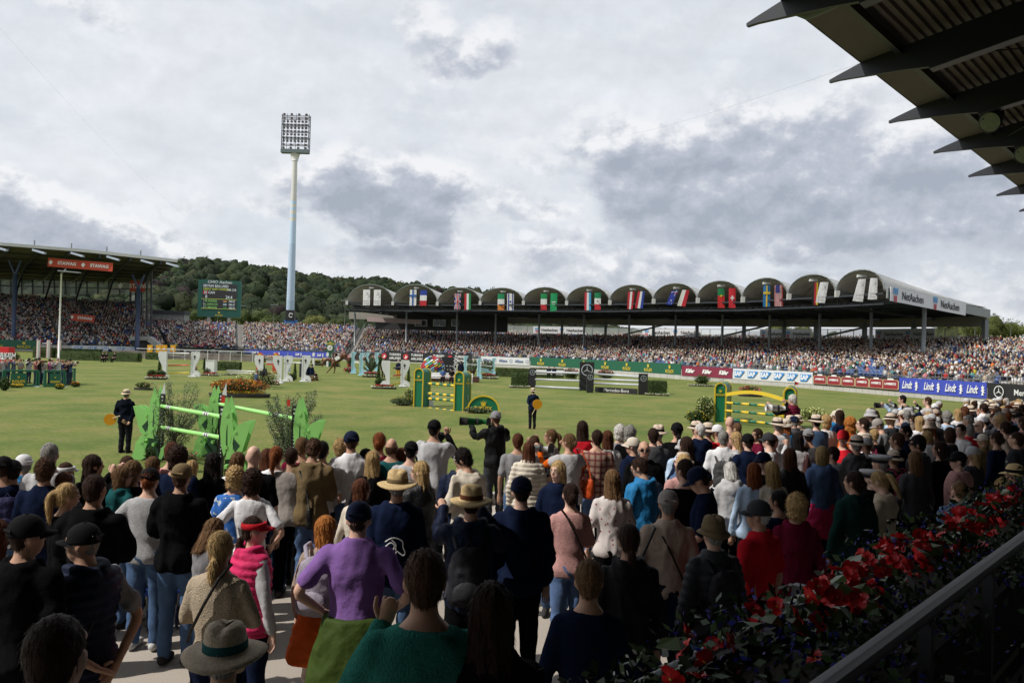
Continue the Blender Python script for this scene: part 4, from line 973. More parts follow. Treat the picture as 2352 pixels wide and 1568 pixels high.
for k in (2, 3, 4):
    p = RP(k, 2.9, -.95)+U*.3; fl = thing('spotlight', p, ['nearest round spotlight under the canopy','second round spotlight under the canopy','farthest spotlight under the canopy'][k-2], 'spotlight', 'spotlights under the near canopy')
    d = Vector((-.75,-.55,-.45)).normalized(); q = d.to_track_quat('Z','Y').to_matrix(); mb = MB()
    prof_ = [(.10,-.42),(.2,-.38),(.24,-.1),(.31,.16),(.33,.2)]; m_ = MB(); m_.lathe(prof_, n=18); m_.v = [tuple(q @ Vector(v)) for v in m_.v]; m_.build('housing', M_raf, fl, True)
    m_ = MB(); m_.lathe([(.29,.205),(.29,.215)], n=20); m_.v = [tuple(q @ Vector(v)) for v in m_.v]; m_.build('lens', mat('spot_glass', (.12,.14,.10), .2, .25, 8), fl)
    m_ = MB(); m_.bar((-.3,0,.7),(.3,0,.7),.06,.06); m_.bar((-.3,0,.7),(-.3,0,0),.05,.05); m_.bar((.3,0,.7),(.3,0,0),.05,.05); m_.tube([(0,0,.7),(.15,.05,.45),(0,.1,.3)], .02, 5); m_.build('bracket', M_raf, fl)
# rear wall and rising tier behind the viewer (the stand the picture is taken from)
mb = MB()
for k in range(14): mb.box(UN(15, -2.2-k*.9, 1.6+k*.42-.6), (150, .9, .42+k*.0+1.2), rz=math.atan2(U.y,U.x))
tag(mb.build('near_stand_tier', mat('near_tier', (.10,.10,.10), .9, .1, 1)), kind='structure')
mb = MB(); mb.box(UN(15,-16.5,8), (150,.4,18), rz=math.atan2(U.y,U.x)); 
for t in (-48,): mb.box(UN(t,-7,7), (.4,17,16), rz=math.atan2(U.y,U.x))
tag(mb.build('near_stand_rear_wall', mat('near_wall', (.07,.07,.07), .9, .1, 1)), kind='structure')
# ------------------------------------------------------------------ people: bodies are one remeshed surface; clothes, hair and hats are fitted to the same joints
def fab(name, **k): return mat(name, None, objcol=True, **k)
M_skin = fab('skin', rough=.55, var=.10, scale=14, bump=.1, spec=.35)
M_cloth = fab('cloth', rough=.95, var=.2, scale=6, bump=.8, bscale=11, spec=.02)
M_knit = fab('knit', rough=.95, var=.14, scale=40, bump=.8, bscale=120, spec=.02)
M_shell = fab('shell_fabric', rough=.65, var=.14, scale=5, bump=.7, bscale=14, spec=.12)
M_jean = fab('denim', rough=.9, var=.22, scale=7, bump=.2, bscale=60, spec=.02)
M_leather = fab('leather', rough=.45, var=.15, scale=8, bump=.5, spec=.3)
M_hair = fab('hair', rough=.55, var=.6, scale=150, bump=.7, bscale=190, stretch=(1,1,.05), spec=.12)
M_straw = fab('straw', rough=.8, var=.22, scale=60, bump=.6, bscale=160, stretch=(1,1,1), spec=.2)
M_plain = fab('plain_cover', rough=.8, var=.12, scale=9, bump=.3, bscale=200, spec=.08)
M_gloss = fab('gloss_cover', rough=.3, var=.05, scale=6, spec=.5)
def pattern_mat(name, kind, c1, c2, c3=None, scale=1.0):
    m = bpy.data.materials.new(name); m.use_nodes = True; t = m.node_tree; b = t.nodes['Principled BSDF']; b.inputs['Roughness'].default_value = .9
    co = t.nodes.new('ShaderNodeTexCoord'); out = None
    if kind == 'plaid':
        def wave(d, s, wdt):
            w = t.nodes.new('ShaderNodeTexWave'); w.bands_direction = d; w.inputs['Scale'].default_value = s; w.inputs['Distortion'].default_value = .4; t.links.new(co.outputs['Object'], w.inputs[0])
            r = t.nodes.new('ShaderNodeMapRange'); t.links.new(w.outputs['Fac'], r.inputs[0]); r.inputs[1].default_value = wdt; r.inputs[2].default_value = wdt+.06; return r.outputs[0]
        prev = None
        for d, s, c, wd_ in (('X', 3.6, c2, .5), ('Z', 3.6, c2, .5), ('X', 3.6, c3, .93), ('Z', 3.6, c3, .93)):
            mx = t.nodes.new('ShaderNodeMix'); mx.data_type = 'RGBA'; mx.inputs[7].default_value = (*c, 1)
            w = wave(d, s, wd_); q = t.nodes.new('ShaderNodeMath'); q.operation = 'MULTIPLY'; q.inputs[1].default_value = .6 if c is c2 else .9; t.links.new(w, q.inputs[0]); t.links.new(q.outputs[0], mx.inputs[0])
            if prev is None: mx.inputs[6].default_value = (*c1, 1)
            else: t.links.new(prev, mx.inputs[6])
            prev = mx.outputs[2]
        t.links.new(prev, b.inputs['Base Color'])
    else:
        vo = t.nodes.new('ShaderNodeTexNoise' if kind == 'blotch' else 'ShaderNodeTexVoronoi'); vo.inputs['Scale'].default_value = scale
        t.links.new(co.outputs['Object'], vo.inputs['Vector']); r = t.nodes.new('ShaderNodeValToRGB'); r.color_ramp.interpolation = 'CONSTANT'
        t.links.new(vo.outputs[0], r.inputs[0]); e = r.color_ramp.elements
        if kind == 'blotch': e[0].color = (*c1, 1); e[1].position = .56; e[1].color = (*c2, 1)
        else: e[0].color = (*c2, 1); e[1].position = .19; e[1].color = (*c1, 1); k = e.new(.12); k.color = (*(c3 or c2), 1)
        t.links.new(r.outputs[0], b.inputs['Base Color'])
    return m
M_plaid = pattern_mat('red_plaid', 'plaid', (.42,.32,.24), (.30,.04,.03), (.02,.02,.03))
M_floral = pattern_mat('floral_print', 'spots', (.55,.50,.48), (.06,.05,.05), (.40,.10,.10), 17)
M_bluepr = pattern_mat('blue_print', 'blotch', (.02,.12,.42), (.45,.50,.55), None, 14)

def loft(rings, n=14, cap=True):
    """rings: (centre, axisA, axisB) as full vectors"""
    v = []; f = []
    for c, a, b in rings:
        c = np.array(c); a = np.array(a); b = np.array(b)
        for j in range(n):
            t = 2*math.pi*j/n; v.append(c + a*math.cos(t) + b*math.sin(t))
    k = len(rings)
    for i in range(k-1):
        for j in range(n): f.append((i*n+j, i*n+(j+1) % n, (i+1)*n+(j+1) % n, (i+1)*n+j))
    if cap: f.append(tuple(reversed(range(n)))); f.append(tuple((k-1)*n+j for j in range(n)))
    return v, f
def limb(pts, rs, n=12, flat=1.0):
    pts = [Vector(p) for p in pts]; P2 = []; R2 = []
    for i in range(len(pts)-1):
        for s in (0, .33, .66): P2.append(pts[i].lerp(pts[i+1], s)); R2.append(rs[i]+(rs[i+1]-rs[i])*s)
    P2.append(pts[-1]); R2.append(rs[-1])
    for _ in range(1):
        Q = [P2[0]]+[(P2[i-1]+P2[i]*2+P2[i+1])/4 for i in range(1, len(P2)-1)]+[P2[-1]]; P2 = Q
    d0 = (P2[1]-P2[0]).normalized(); d1 = (P2[-1]-P2[-2]).normalized()
    rings = []; ref = Vector((1,0,0)) if abs(d0.x) < .8 else Vector((0,1,0))
    allp = [(P2[0]-d0*R2[0]*.85, R2[0]*.35), (P2[0]-d0*R2[0]*.5, R2[0]*.8)] + list(zip(P2, R2)) + [(P2[-1]+d1*R2[-1]*.5, R2[-1]*.8), (P2[-1]+d1*R2[-1]*.85, R2[-1]*.35)]
    for i, (p, r) in enumerate(allp):
        d = (allp[min(i+1, len(allp)-1)][0]-allp[max(i-1, 0)][0]).normalized(); a = (ref - d*ref.dot(d)).normalized(); b = d.cross(a); rings.append((p, a*r, b*r*flat))
    return loft(rings, n)
def ball(c, r, sub=2):
    v, f = (ICO1, ICO2, ICO3)[sub-1]; r = np.array((r,)*3 if isinstance(r, (int,float)) else r)
    return [tuple(x*r+np.array(c)) for x in v], [tuple(int(k) for k in q) for q in f]
class Vox:
    def __init__(s): s.v = []; s.f = []
    def add(s, vf, M=None):
        v, f = vf; b = len(s.v)
        s.v += [tuple((M @ Vector(x)) if M is not None else x) for x in v]; s.f += [tuple(i+b for i in q) for q in f]; return s
    def remesh(s, name, size, smooth=3, disp=None, m=None, extra=None):
        me = bpy.data.meshes.new(name); me.from_pydata([tuple(map(float, v)) for v in s.v], [], s.f)
        o = bpy.data.objects.new(name, me); COL.objects.link(o)
        md = o.modifiers.new('r', 'REMESH'); md.mode = 'VOXEL'; md.voxel_size = size
        if smooth: sm = o.modifiers.new('s', 'SMOOTH'); sm.iterations = smooth; sm.factor = .5
        dg = bpy.context.evaluated_depsgraph_get(); dg.update(); out = bpy.data.meshes.new_from_object(o.evaluated_get(dg)); bpy.data.objects.remove(o); bpy.data.meshes.remove(me)
        out.name = name
        if disp:
            n = len(out.vertices); co = np.empty(n*3, np.float32); out.vertices.foreach_get('co', co); co = co.reshape(-1,3); no = np.empty(n*3, np.float32); out.vertex_normals.foreach_get('vector', no); no = no.reshape(-1,3)
            co = co + disp(co, no); out.vertices.foreach_set('co', co.astype(np.float32).ravel()); out.update()
        if extra:
            import bmesh
            bm = bmesh.new(); bm.from_mesh(out)
            for (v, f) in extra:
                vs = [bm.verts.new(x) for x in v]
                for q in f:
                    try: bm.faces.new([vs[i] for i in q])
                    except ValueError: pass
            bm.to_mesh(out); bm.free()
        out.materials.clear()
        if m: out.materials.append(m)
        out.polygons.foreach_set('use_smooth', np.ones(len(out.polygons), dtype=bool)); return out
def folds(amp=.008, seed=0, sz=(9,9,5)):
    # crease noise from a few random sine products: cheap cloth wrinkles
    g = np.random.default_rng(seed); K = g.normal(size=(9, 3))*np.array(sz); ph = g.uniform(0, 6.28, 9)
    def fn(co, no):
        t = 0
        for q, w in ((1.5, 1.0), (3.6, .22)):
            s = np.zeros(len(co))
            for k in range(9): s += np.sin(co @ K[k]*q + ph[k]*q + 1.7*np.sin(co @ K[(k+3) % 9]*q*.7))
            t = t + w*(1-2*np.abs(np.clip(s/4, -1, 1)))
        return no*(t*amp)[:, None]
    return fn

POSES = {
 'down':   dict(el=((-.25,-.03,1.12),(.25,-.03,1.12)), wr=((-.25,.06,.87),(.25,.05,.87)), hd=((0,.1,-1),(0,.1,-1))),
 'folded': dict(el=((-.27,.04,1.14),(.27,.04,1.14)), wr=((.02,.23,1.17),(-.04,.20,1.12)), hd=((1,.1,0),(-1,.1,0))),
 'hips':   dict(el=((-.37,-.13,1.17),(.37,-.13,1.17)), wr=((-.21,.02,1.0),(.21,.02,1.0)), hd=((.4,.6,-.5),(-.4,.6,-.5))),
 'phone':  dict(el=((-.25,.16,1.20),(.30,.14,1.28)), wr=((-.08,.34,1.50),(.10,.33,1.53)), hd=((.1,.2,1),(-.2,.1,1))),
 'aim':    dict(el=((-.30,.26,1.30),(.30,.10,1.27)), wr=((-.26,.46,1.50),(.06,.26,1.55)), hd=((-.3,.6,.5),(-.3,.5,.4))),
 'chin':   dict(el=((-.30,.10,1.16),(.26,.05,1.14)), wr=((-.15,.20,1.42),(-.06,.2,1.14)), hd=((.3,-.2,1),(-1,.1,0))),
 'behind': dict(el=((-.30,-.12,1.14),(.30,-.12,1.14)), wr=((-.05,-.21,.93),(.06,-.21,.90)), hd=((.8,0,-.5),(-.6,0,-.6))),
 'read':   dict(el=((-.25,.02,1.13),(.25,.02,1.13)), wr=((-.10,.27,1.10),(.10,.27,1.10)), hd=((.2,.9,.3),(-.2,.9,.3))),
 'paddle': dict(el=((-.25,-.10,1.14),(.27,-.04,1.13)), wr=((.02,-.22,.96),(.20,-.10,.92)), hd=((.6,0,-.8),(-.3,-.5,-.8))),
 'sit':    dict(el=((-.24,.02,1.15),(.24,.02,1.15)), wr=((-.10,.28,1.02),(.10,.28,1.02)), hd=((.3,.9,-.2),(-.3,.9,-.2))),
}
SH = {'m': .178, 'f': .155}
def legs(pose, sex):
    if pose == 'sit': return [((s*.09,.0,.50+.42),(s*.11,.42,.50+.42),(s*.12,.44,.09+.42)) for s in (-1,1)]
    return [((s*.088,0,.92),(s*.10,.015,.50),(s*.105,-.02,.08)) for s in (-1,1)]
def torso_rings(sex, g=0.0, hem=.86, top=1.475, flare=0.0):
    w = 1.0 if sex == 'm' else .90
    T = [(.80,.155,.105,0),(.92,.172 if sex=='m' else .182,.125,-.01),(1.06,.150 if sex=='m' else .130,.108,0),(1.20,.168*w,.118,.0),(1.33,.188*w,.122,-.01),(1.42,.176*w,.100,-.015),(1.475,.115*w,.075,-.015),(1.52,.064,.062,-.01)]
    zs = [t[0] for t in T]; out = []
    lv = sorted(set([hem] + [z for z in zs if hem < z < top] + [top]))
    for z in lv:
        rx, ry, cy = (float(np.interp(z, zs, [t[k] for t in T])) for k in (1,2,3)); fl = flare*max(0, (1.2-z)/.35)
        out.append(((0, cy, z), (rx+g+fl, 0, 0), (0, ry+g+fl*.7, 0)))
    return out
def arm(sex, pose, side, g=0.0, upto=1.0):
    p = POSES[pose]; i = 0 if side < 0 else 1; sh = Vector((side*SH[sex], -.012, 1.405)); e = Vector(p['el'][i]); w = Vector(p['wr'][i])
    k = 1.0 if sex == 'm' else .85; r = [.060*k+g, .051*k+g, .043*k+g, .038*k+g, .030*k+g]
    pts = [sh, sh.lerp(e, .4), e, e.lerp(w, .45), w]
    if upto < 1: n = {.35: 2, .5: 3, .8: 4}[upto]; pts = pts[:n]; r = r[:n]
    return pts, r
def hand(w, d, side, curl=False):
    """palm, four jointed fingers and a thumb leaving the side of the palm"""
    w = Vector(w); d = Vector(d).normalized(); a = d.cross(Vector((0,1,0)));
    if a.length < .2: a = d.cross(Vector((0,0,1)))
    a = a.normalized()*(-side); nrm = a.cross(d).normalized(); out = []
    out.append(limb([w-d*.02, w+d*.03, w+d*.085], [.028,.036,.036], 8, .55))
    for i, L in enumerate((.068,.078,.072,.056)):
        b = w+d*.085+a*(.027-.018*i); q = b+(d*L*.25+nrm*.022 if curl else d*L*.5+nrm*.006); e = q+(nrm*.022-d*L*.35 if curl else d*L*.35+nrm*.028)
        out.append(limb([b, q, e], [.0085,.008,.006], 6))
    t0 = w+d*.03+a*.03; out.append(limb([t0, t0+a*.025+d*.03, t0+a*.03+d*.062+nrm*.014], [.012,.010,.008], 6))
    return out
HC = Vector((0, .012, 1.635))
def headM(yaw, pitch): 
    return Matrix.Translation((0, -.005, 1.53)) @ Matrix.Rotation(yaw, 4, 'Z') @ Matrix.Rotation(-pitch, 4, 'X') @ Matrix.Translation((0, .02+.08*math.sin(max(pitch,0))*0, .105))
_body = {}
def body_mesh(sex, pose, yaw, pitch):
    key = (sex, pose, round(yaw,2), round(pitch,2))
    if key in _body: return _body[key]
    v = Vox(); v.add(loft(torso_rings(sex, -.008, .84, 1.52)))
    for h, k, a in legs(pose, sex):
        v.add(limb([h, Vector(h).lerp(Vector(k), .5), k, Vector(k).lerp(Vector(a), .4), a], [.088,.078,.054,.052,.034]))
        A = Vector(a); v.add(limb([A+Vector((0,-.03,-.02)), A+Vector((0,.08,-.045)), A+Vector((0,.15,-.055))], [.038,.036,.026], 8))
    for s in (-1, 1):
        p, r = arm(sex, pose, s, -.006); v.add(limb(p, r))
    M = headM(yaw, pitch); v.add(limb([(0,-.015,1.45), (0,-.01,1.51), M @ Vector((0,-.012,-.045))], [.062,.056,.054]))
    v.add(ball((0,-.012,.022), (.074,.092,.096)), M); v.add(ball((0,.030,-.045), (.054,.058,.066)), M); v.add(ball((0,.045,-.088), (.028,.03,.022)), M)
    v.add(limb([(0,.078,.025),(0,.100,-.012)], [.010,.015], 8), M); v.add(ball((0,.079,-.050), (.024,.014,.012)), M); v.add(ball((0,.068,.04), (.055,.022,.02)), M)
    for s in (-1, 1):
        v.add(ball((s*.077,-.012,-.006), (.013,.020,.033)), M); v.add(ball((s*.036,.058,-.02), (.022,.02,.022)), M)
    ex = []
    for s, i in ((-1,0),(1,1)): ex += hand(POSES[pose]['wr'][i], POSES[pose]['hd'][i], s, pose in ('chin','folded','hips','aim','phone'))
    me = v.remesh('body', .0155, 1, None, M_skin, ex); _body[key] = me; return me
_gar = {}
def garment(sex, pose, kind):
    key = (sex, pose, kind)
    if key in _gar: return _gar[key]
    v = Vox(); m = M_cloth; sz = .0195; disp = folds(.0085, hash_(key))
    if kind in ('tee','polo'): g = .010; up = .5; hem = .86; fl = .008
    elif kind in ('long','knit'): g = .014; up = 1; hem = .84; fl = .012
    elif kind in ('jacket','shell','leather','hoodie'): g = .022; up = 1; hem = .82; fl = .022
    elif kind == 'puffer': g = .032; up = 1; hem = .82; fl = .01
    elif kind == 'vest': g = .033; up = 0; hem = .84; fl = .008
    elif kind == 'tabard': g = .034; up = .35; hem = .80; fl = .02
    elif kind == 'coat': g = .026; up = 1; hem = .62; fl = .05
    elif kind == 'cape': g = .05; up = .35; hem = 1.0; fl = .01
    elif kind == 'tank': g = .010; up = 0; hem = .86; fl = .006
    else: raise ValueError(kind)
    top = 1.475 if kind in ('tee','long','knit','tank','tabard') else 1.50
    v.add(loft(torso_rings(sex, g, hem, top, fl), 18))
    for s in (-1, 1):
        if up:
            p, r = arm(sex, pose, s, g*.8, up)
            if up == 1: p[-1] = Vector(p[-2]).lerp(Vector(p[-1]), .93); r[-1] += .004
            if up == .5: r[-1] += .014; p[-1] = Vector(p[1]).lerp(Vector(p[2]), .55)
            v.add(limb(p, r))
        else: v.add(ball((s*SH[sex]*.86, -.012, 1.40), (.062+g*.4,.075+g*.4,.072)))
    if kind in ('hoodie','vest','shell','jacket'):
        v.add(limb([(-.10,.02,1.50),(-.09,-.075,1.49),(0,-.115,1.46),(.09,-.075,1.49),(.10,.02,1.50)], [.03,.036,.045,.036,.03] if kind != 'jacket' else [.02,.022,.026,.022,.02]))
        if kind == 'hoodie': v.add(ball((0,-.125,1.40), (.105,.05,.09)))
    if kind in ('polo','leather','coat','puffer'): v.add(limb([(-.07,.03,1.50),(-.066,-.06,1.51),(0,-.085,1.51),(.066,-.06,1.51),(.07,.03,1.50)], [.018]*5))
    if kind in ('jacket','shell','leather','hoodie','coat'): disp = folds(.013, hash_(key), (8,8,5)); m = M_cloth if kind in ('jacket','hoodie','coat') else M_shell if kind == 'shell' else M_leather
    if kind in ('puffer','vest'):
        m = M_shell; f0 = folds(.004, 5)
        def disp(co, no): return f0(co, no) + no*(-.010+.018*np.abs(np.sin(co[:,2]*math.pi/.062))**.7)[:, None]
        sz = .0165
    if kind in ('knit','cape'): m = M_knit; disp = folds(.009, 8, (6,6,3))
    me = v.remesh('garment', sz, 3 if kind not in ('puffer','vest') else 2, disp, m); _gar[key] = me; return me
def hash_(k): return sum(ord(c)*(i+1) for i, c in enumerate(str(k))) % 9973
def bottom(sex, pose, kind):
    key = (sex, pose if pose == 'sit' else 'stand', 'b', kind)
    if key in _gar: return _gar[key]
    v = Vox(); L = legs(pose, sex); top = .99; v.add(loft(torso_rings(sex, .012, .84, top), 16)); m = M_jean if kind == 'jeans' else M_cloth
    if kind == 'skirt': v.add(loft([((0,0,.86),(.19,0,0),(0,.14,0)),((0,0,.60),(.24,0,0),(0,.18,0)),((0,0,.45),(.25,0,0),(0,.19,0))], 20))
    elif kind == 'wrap':
        v.add(loft([((0,0,1.0),(.20,0,0),(0,.15,0)),((0,0,.84),(.25,0,0),(0,.20,0)),((0,-.02,.55),(.31,0,0),(0,.24,0))], 20)); m = M_shell
    else:
        for h, k, a in L:
            h, k, a = Vector(h), Vector(k), Vector(a)
            if kind == 'shorts': v.add(limb([h, h.lerp(k, .5), k.lerp(h, .1)], [.102,.095,.085]))
            else:
                wd = {'jeans':.012,'trousers':.018,'wide':.034}[kind]; v.add(limb([h, h.lerp(k,.5), k, k.lerp(a,.5), a+Vector((0,0,.01))], [.094+wd*.6,.082+wd,.060+wd,.054+wd,.046+wd]))
    me = v.remesh('trousers', .018, 3, folds(.008, hash_(key), (8,8,9)), m); _gar[key] = me; return me
def shoes_mesh(pose):
    key = ('shoes', pose == 'sit')
    if key in _gar: return _gar[key]
    v = Vox()
    for h, k, a in legs(pose, 'm'):
        A = Vector(a); v.add(limb([A+Vector((0,-.045,-.03)), A+Vector((0,.06,-.04)), A+Vector((0,.17,-.05))], [.046,.044,.036], 10)); 
    me = v.remesh('shoes', .016, 2, None, M_plain); _gar[key] = me; return me
# ---- hair in head space (centre of the skull at 0, face towards +Y)
_hair = {}
def strands(amp, fr=16, curl=0.0, seed=1):
    def fn(co, no):
        th = np.arctan2(co[:,0], -co[:,1]); s = np.sin(th*fr+np.sin(co[:,2]*18+seed)*1.2)+.6*np.sin(th*fr*2.3+co[:,2]*9+seed*2)
        out = no*(s*amp*.6)[:, None]
        if curl:
            k = 95; c = np.sin(co[:,0]*k+3*np.sin(co[:,2]*31+seed))*np.sin(co[:,1]*k+2*np.sin(co[:,0]*27))*np.sin(co[:,2]*k+seed)
            out = out + no*(c*curl)[:, None]
        return out
    return fn
def hair_mesh(kind):
    if kind in _hair: return _hair[kind]
    v = Vox(); sz = .0085; d = strands(.003)
    cap = lambda r=(.084,.098,.100), c=(0,-.022,.030): v.add(ball(c, r, 3))
    if kind == 'short': cap((.081,.094,.096), (0,-.024,.034)); v.add(ball((0,-.055,-.03), (.066,.052,.05)))
    elif kind == 'crop': cap((.079,.092,.094), (0,-.025,.030)); v.add(ball((0,-.050,-.03), (.064,.05,.05))); d = strands(.0012, 40)
    elif kind == 'fluffy': cap((.088,.100,.104), (0,-.018,.040)); v.add(ball((0,-.05,-.03), (.07,.055,.055))); d = strands(.004, 9, .007)
    elif kind == 'curly': cap((.100,.108,.112), (0,-.025,.030)); v.add(ball((0,-.045,-.06), (.092,.075,.08))); d = strands(.002, 9, .013)
    elif kind == 'afro_long': cap((.108,.112,.112), (0,-.03,.030)); v.add(ball((0,-.05,-.10), (.112,.085,.11))); d = strands(.003, 9, .016)
    elif kind == 'bob': cap(); v.add(loft([((0,-.035,.02),(.088,0,0),(0,.075,0)),((0,-.035,-.06),(.092,0,0),(0,.070,0)),((0,-.035,-.13),(.084,0,0),(0,.058,0))], 18)); d = strands(.004, 14)
    elif kind == 'long': cap(); v.add(loft([((0,-.035,.02),(.088,0,0),(0,.072,0)),((0,-.045,-.08),(.095,0,0),(0,.066,0)),((0,-.085,-.20),(.100,0,0),(0,.045,0)),((0,-.110,-.33),(.080,0,0),(0,.032,0)),((0,-.115,-.40),(.04,0,0),(0,.02,0))], 20)); d = strands(.0055, 13)
    elif kind == 'mid': cap(); v.add(loft([((0,-.035,.02),(.088,0,0),(0,.072,0)),((0,-.045,-.08),(.093,0,0),(0,.066,0)),((0,-.070,-.17),(.090,0,0),(0,.046,0)),((0,-.085,-.23),(.06,0,0),(0,.03,0))], 20)); d = strands(.005, 13)
    elif kind in ('pony','lowpony','bun'):
        cap((.080,.094,.096), (0,-.022,.032)); v.add(ball((0,-.055,-.03), (.064,.05,.05)))
        if kind == 'pony': v.add(limb([(0,-.10,.05),(0,-.15,.03),(0,-.165,-.07),(0,-.15,-.20)], [.022,.032,.036,.014]))
        elif kind == 'lowpony': v.add(limb([(0,-.09,-.05),(0,-.125,-.08),(0,-.125,-.15),(.01,-.12,-.22)], [.024,.030,.034,.014]))
        else: v.add(ball((0,-.115,.0), (.040,.034,.038)))
    elif kind == 'ring':                       # bald on top, fringe round the sides
        v.add(loft([((0,-.030,.015),(.0765,0,0),(0,.072,0)),((0,-.032,-.02),(.078,0,0),(0,.072,0)),((0,-.035,-.065),(.066,0,0),(0,.058,0))], 18)); d = strands(.001, 40)
    me = v.remesh('hair', sz, 2, d, M_hair)
    # loose strands breaking the outline
    g = np.random.default_rng(len(kind)*7+ord(kind[0])); n = len(me.vertices); co = np.empty(n*3, np.float32); me.vertices.foreach_get('co', co); co = co.reshape(-1,3); no = np.empty(n*3, np.float32); me.vertex_normals.foreach_get('vector', no); no = no.reshape(-1,3)
    long_ = kind in ('bob','long','mid','pony','lowpony','bun'); cur = kind in ('curly','afro_long','fluffy'); k = 1500 if kind not in ('crop','ring') else 700; i = g.integers(0, n, k); p = co[i]; q = no[i]
    flow = np.cross(q, np.cross(np.tile((0,-.25,-1.0), (k,1)), q)) if not cur else g.normal(size=(k,3)); flow /= np.linalg.norm(flow, axis=1)[:,None]+1e-6
    dr = flow*(1.0 if long_ else .7)+q*g.uniform(.02,.35 if not cur else .9,(k,1))+g.normal(size=(k,3))*.14; dr /= np.linalg.norm(dr, axis=1)[:,None]; L = g.uniform(.015,.055 if long_ else .026,(k,1)); wv = np.cross(dr, q); wv /= np.linalg.norm(wv, axis=1)[:,None]+1e-6
    w_ = .0028; A = p-q*.002-wv*w_; B2 = p-q*.002+wv*w_; Mi = p+dr*L*.6; T = p+dr*L+np.array((0,0,-.2))*L
    nv_ = np.stack([A, B2, Mi+wv*w_*.6, Mi-wv*w_*.6, T], 1).reshape(-1,3); base = n
    fc = []; pl = [tuple(x.vertices) for x in me.polygons]
    for j in range(k): b = base+j*5; fc += [(b,b+1,b+2,b+3),(b+3,b+2,b+4)]
    m2 = newmesh('hair', [tuple(x) for x in co]+[tuple(x) for x in nv_], pl+fc, M_hair, True); bpy.data.meshes.remove(me); me = m2
    _hair[kind] = me; return me
def cap_mesh(): 
    mb = MB(); v = []; 
    prof = [(.001,.128),(.03,.126),(.056,.114),(.078,.090),(.090,.058),(.094,.025),(.093,.012),(.089,.012)]
    mb.lathe(prof, (0,-.010,0), 20, 1.0, 1.13); n = 9; vs = []
    for i in range(n):
        t = math.pi*(.14+.72*i/(n-1)); x, y = math.cos(t), math.sin(t)
        vs += [(x*.088, -.010+y*.100, .030), (x*.086, -.010+y*.104+.072*math.sin(math.pi*i/(n-1)), .014-.018*abs(x)), (x*.086, -.010+y*.104+.070*math.sin(math.pi*i/(n-1)), .008-.018*abs(x)), (x*.088, -.010+y*.098, .022)]
    f = []
    for i in range(n-1):
        for k in range(4): f.append((i*4+k, (i+1)*4+k, (i+1)*4+(k+1) % 4, i*4+(k+1) % 4))
    mb.add(vs, f); mb.tube([(-.05,-.112,.05),(0,-.121,.052),(.05,-.112,.05)], .008, 6); mb.lathe([(.009,.126),(.009,.132),(.002,.134)], (0,-.01,0), 8)
    return mb.mesh('cap', M_plain, True)
def brimhat(rb, rx, hcr, pinch=True, droop=.012, fold=.0):
    """woven hat: rippled brim, creased crown"""
    v = []; f = []; n = 36
    prof = [(rb, .030-droop), (rb*.86, .030), (rb*.70, .032), (rx*1.04, .036), (rx*1.0, .048), (rx*.98, .075), (rx*.93, .048+hcr*.7), (rx*.80, .040+hcr*.95), (rx*.45, .048+hcr), (.001, .046+hcr)]
    for k, (r, z) in enumerate(prof):
        for j in range(n):
            t = 2*math.pi*j/n; x, y = math.cos(t), math.sin(t); zz_ = z; rr = r
            if k <= 2: zz_ += .018*(x*x-.45)*(r-rx)/(rb-rx+.001)*1.2 + fold*(y)*(r-rx)
            if pinch and k >= 6:
                zz_ -= .022*math.exp(-(x*r/.022)**2)*(1 if k > 6 else .5)*(.4+.6*(y < .5)); rr = r*(1-.16*max(0, y)*(k in (6,7,8)))
            v.append((rr*x, -.006+rr*y*1.12, zz_))
    m = len(prof)
    for i in range(m-1):
        for j in range(n): f.append((i*n+j, i*n+(j+1) % n, (i+1)*n+(j+1) % n, (i+1)*n+j))
    b = len(v)
    for j in range(n): v.append((v[j][0]*.985, v[j][1]*.985, v[j][2]-.006))
    for j in range(n): v.append((v[4*n+j][0]*.97, v[4*n+j][1]*.97, .028))
    for j in range(n): f.append((j, b+j, b+(j+1) % n, (j+1) % n)); f.append((b+j, b+n+j, b+n+(j+1) % n, b+(j+1) % n))
    return newmesh('hat', v, f, M_straw, True)
def bandmesh(rx):
    mb = MB(); mb.lathe([(rx*1.01,.040),(rx*1.035,.042),(rx*1.02,.074),(rx*.985,.076)], (0,-.006,0), 30, 1, 1.12); return mb.mesh('hat_band', M_plain, True)
_hat = {}
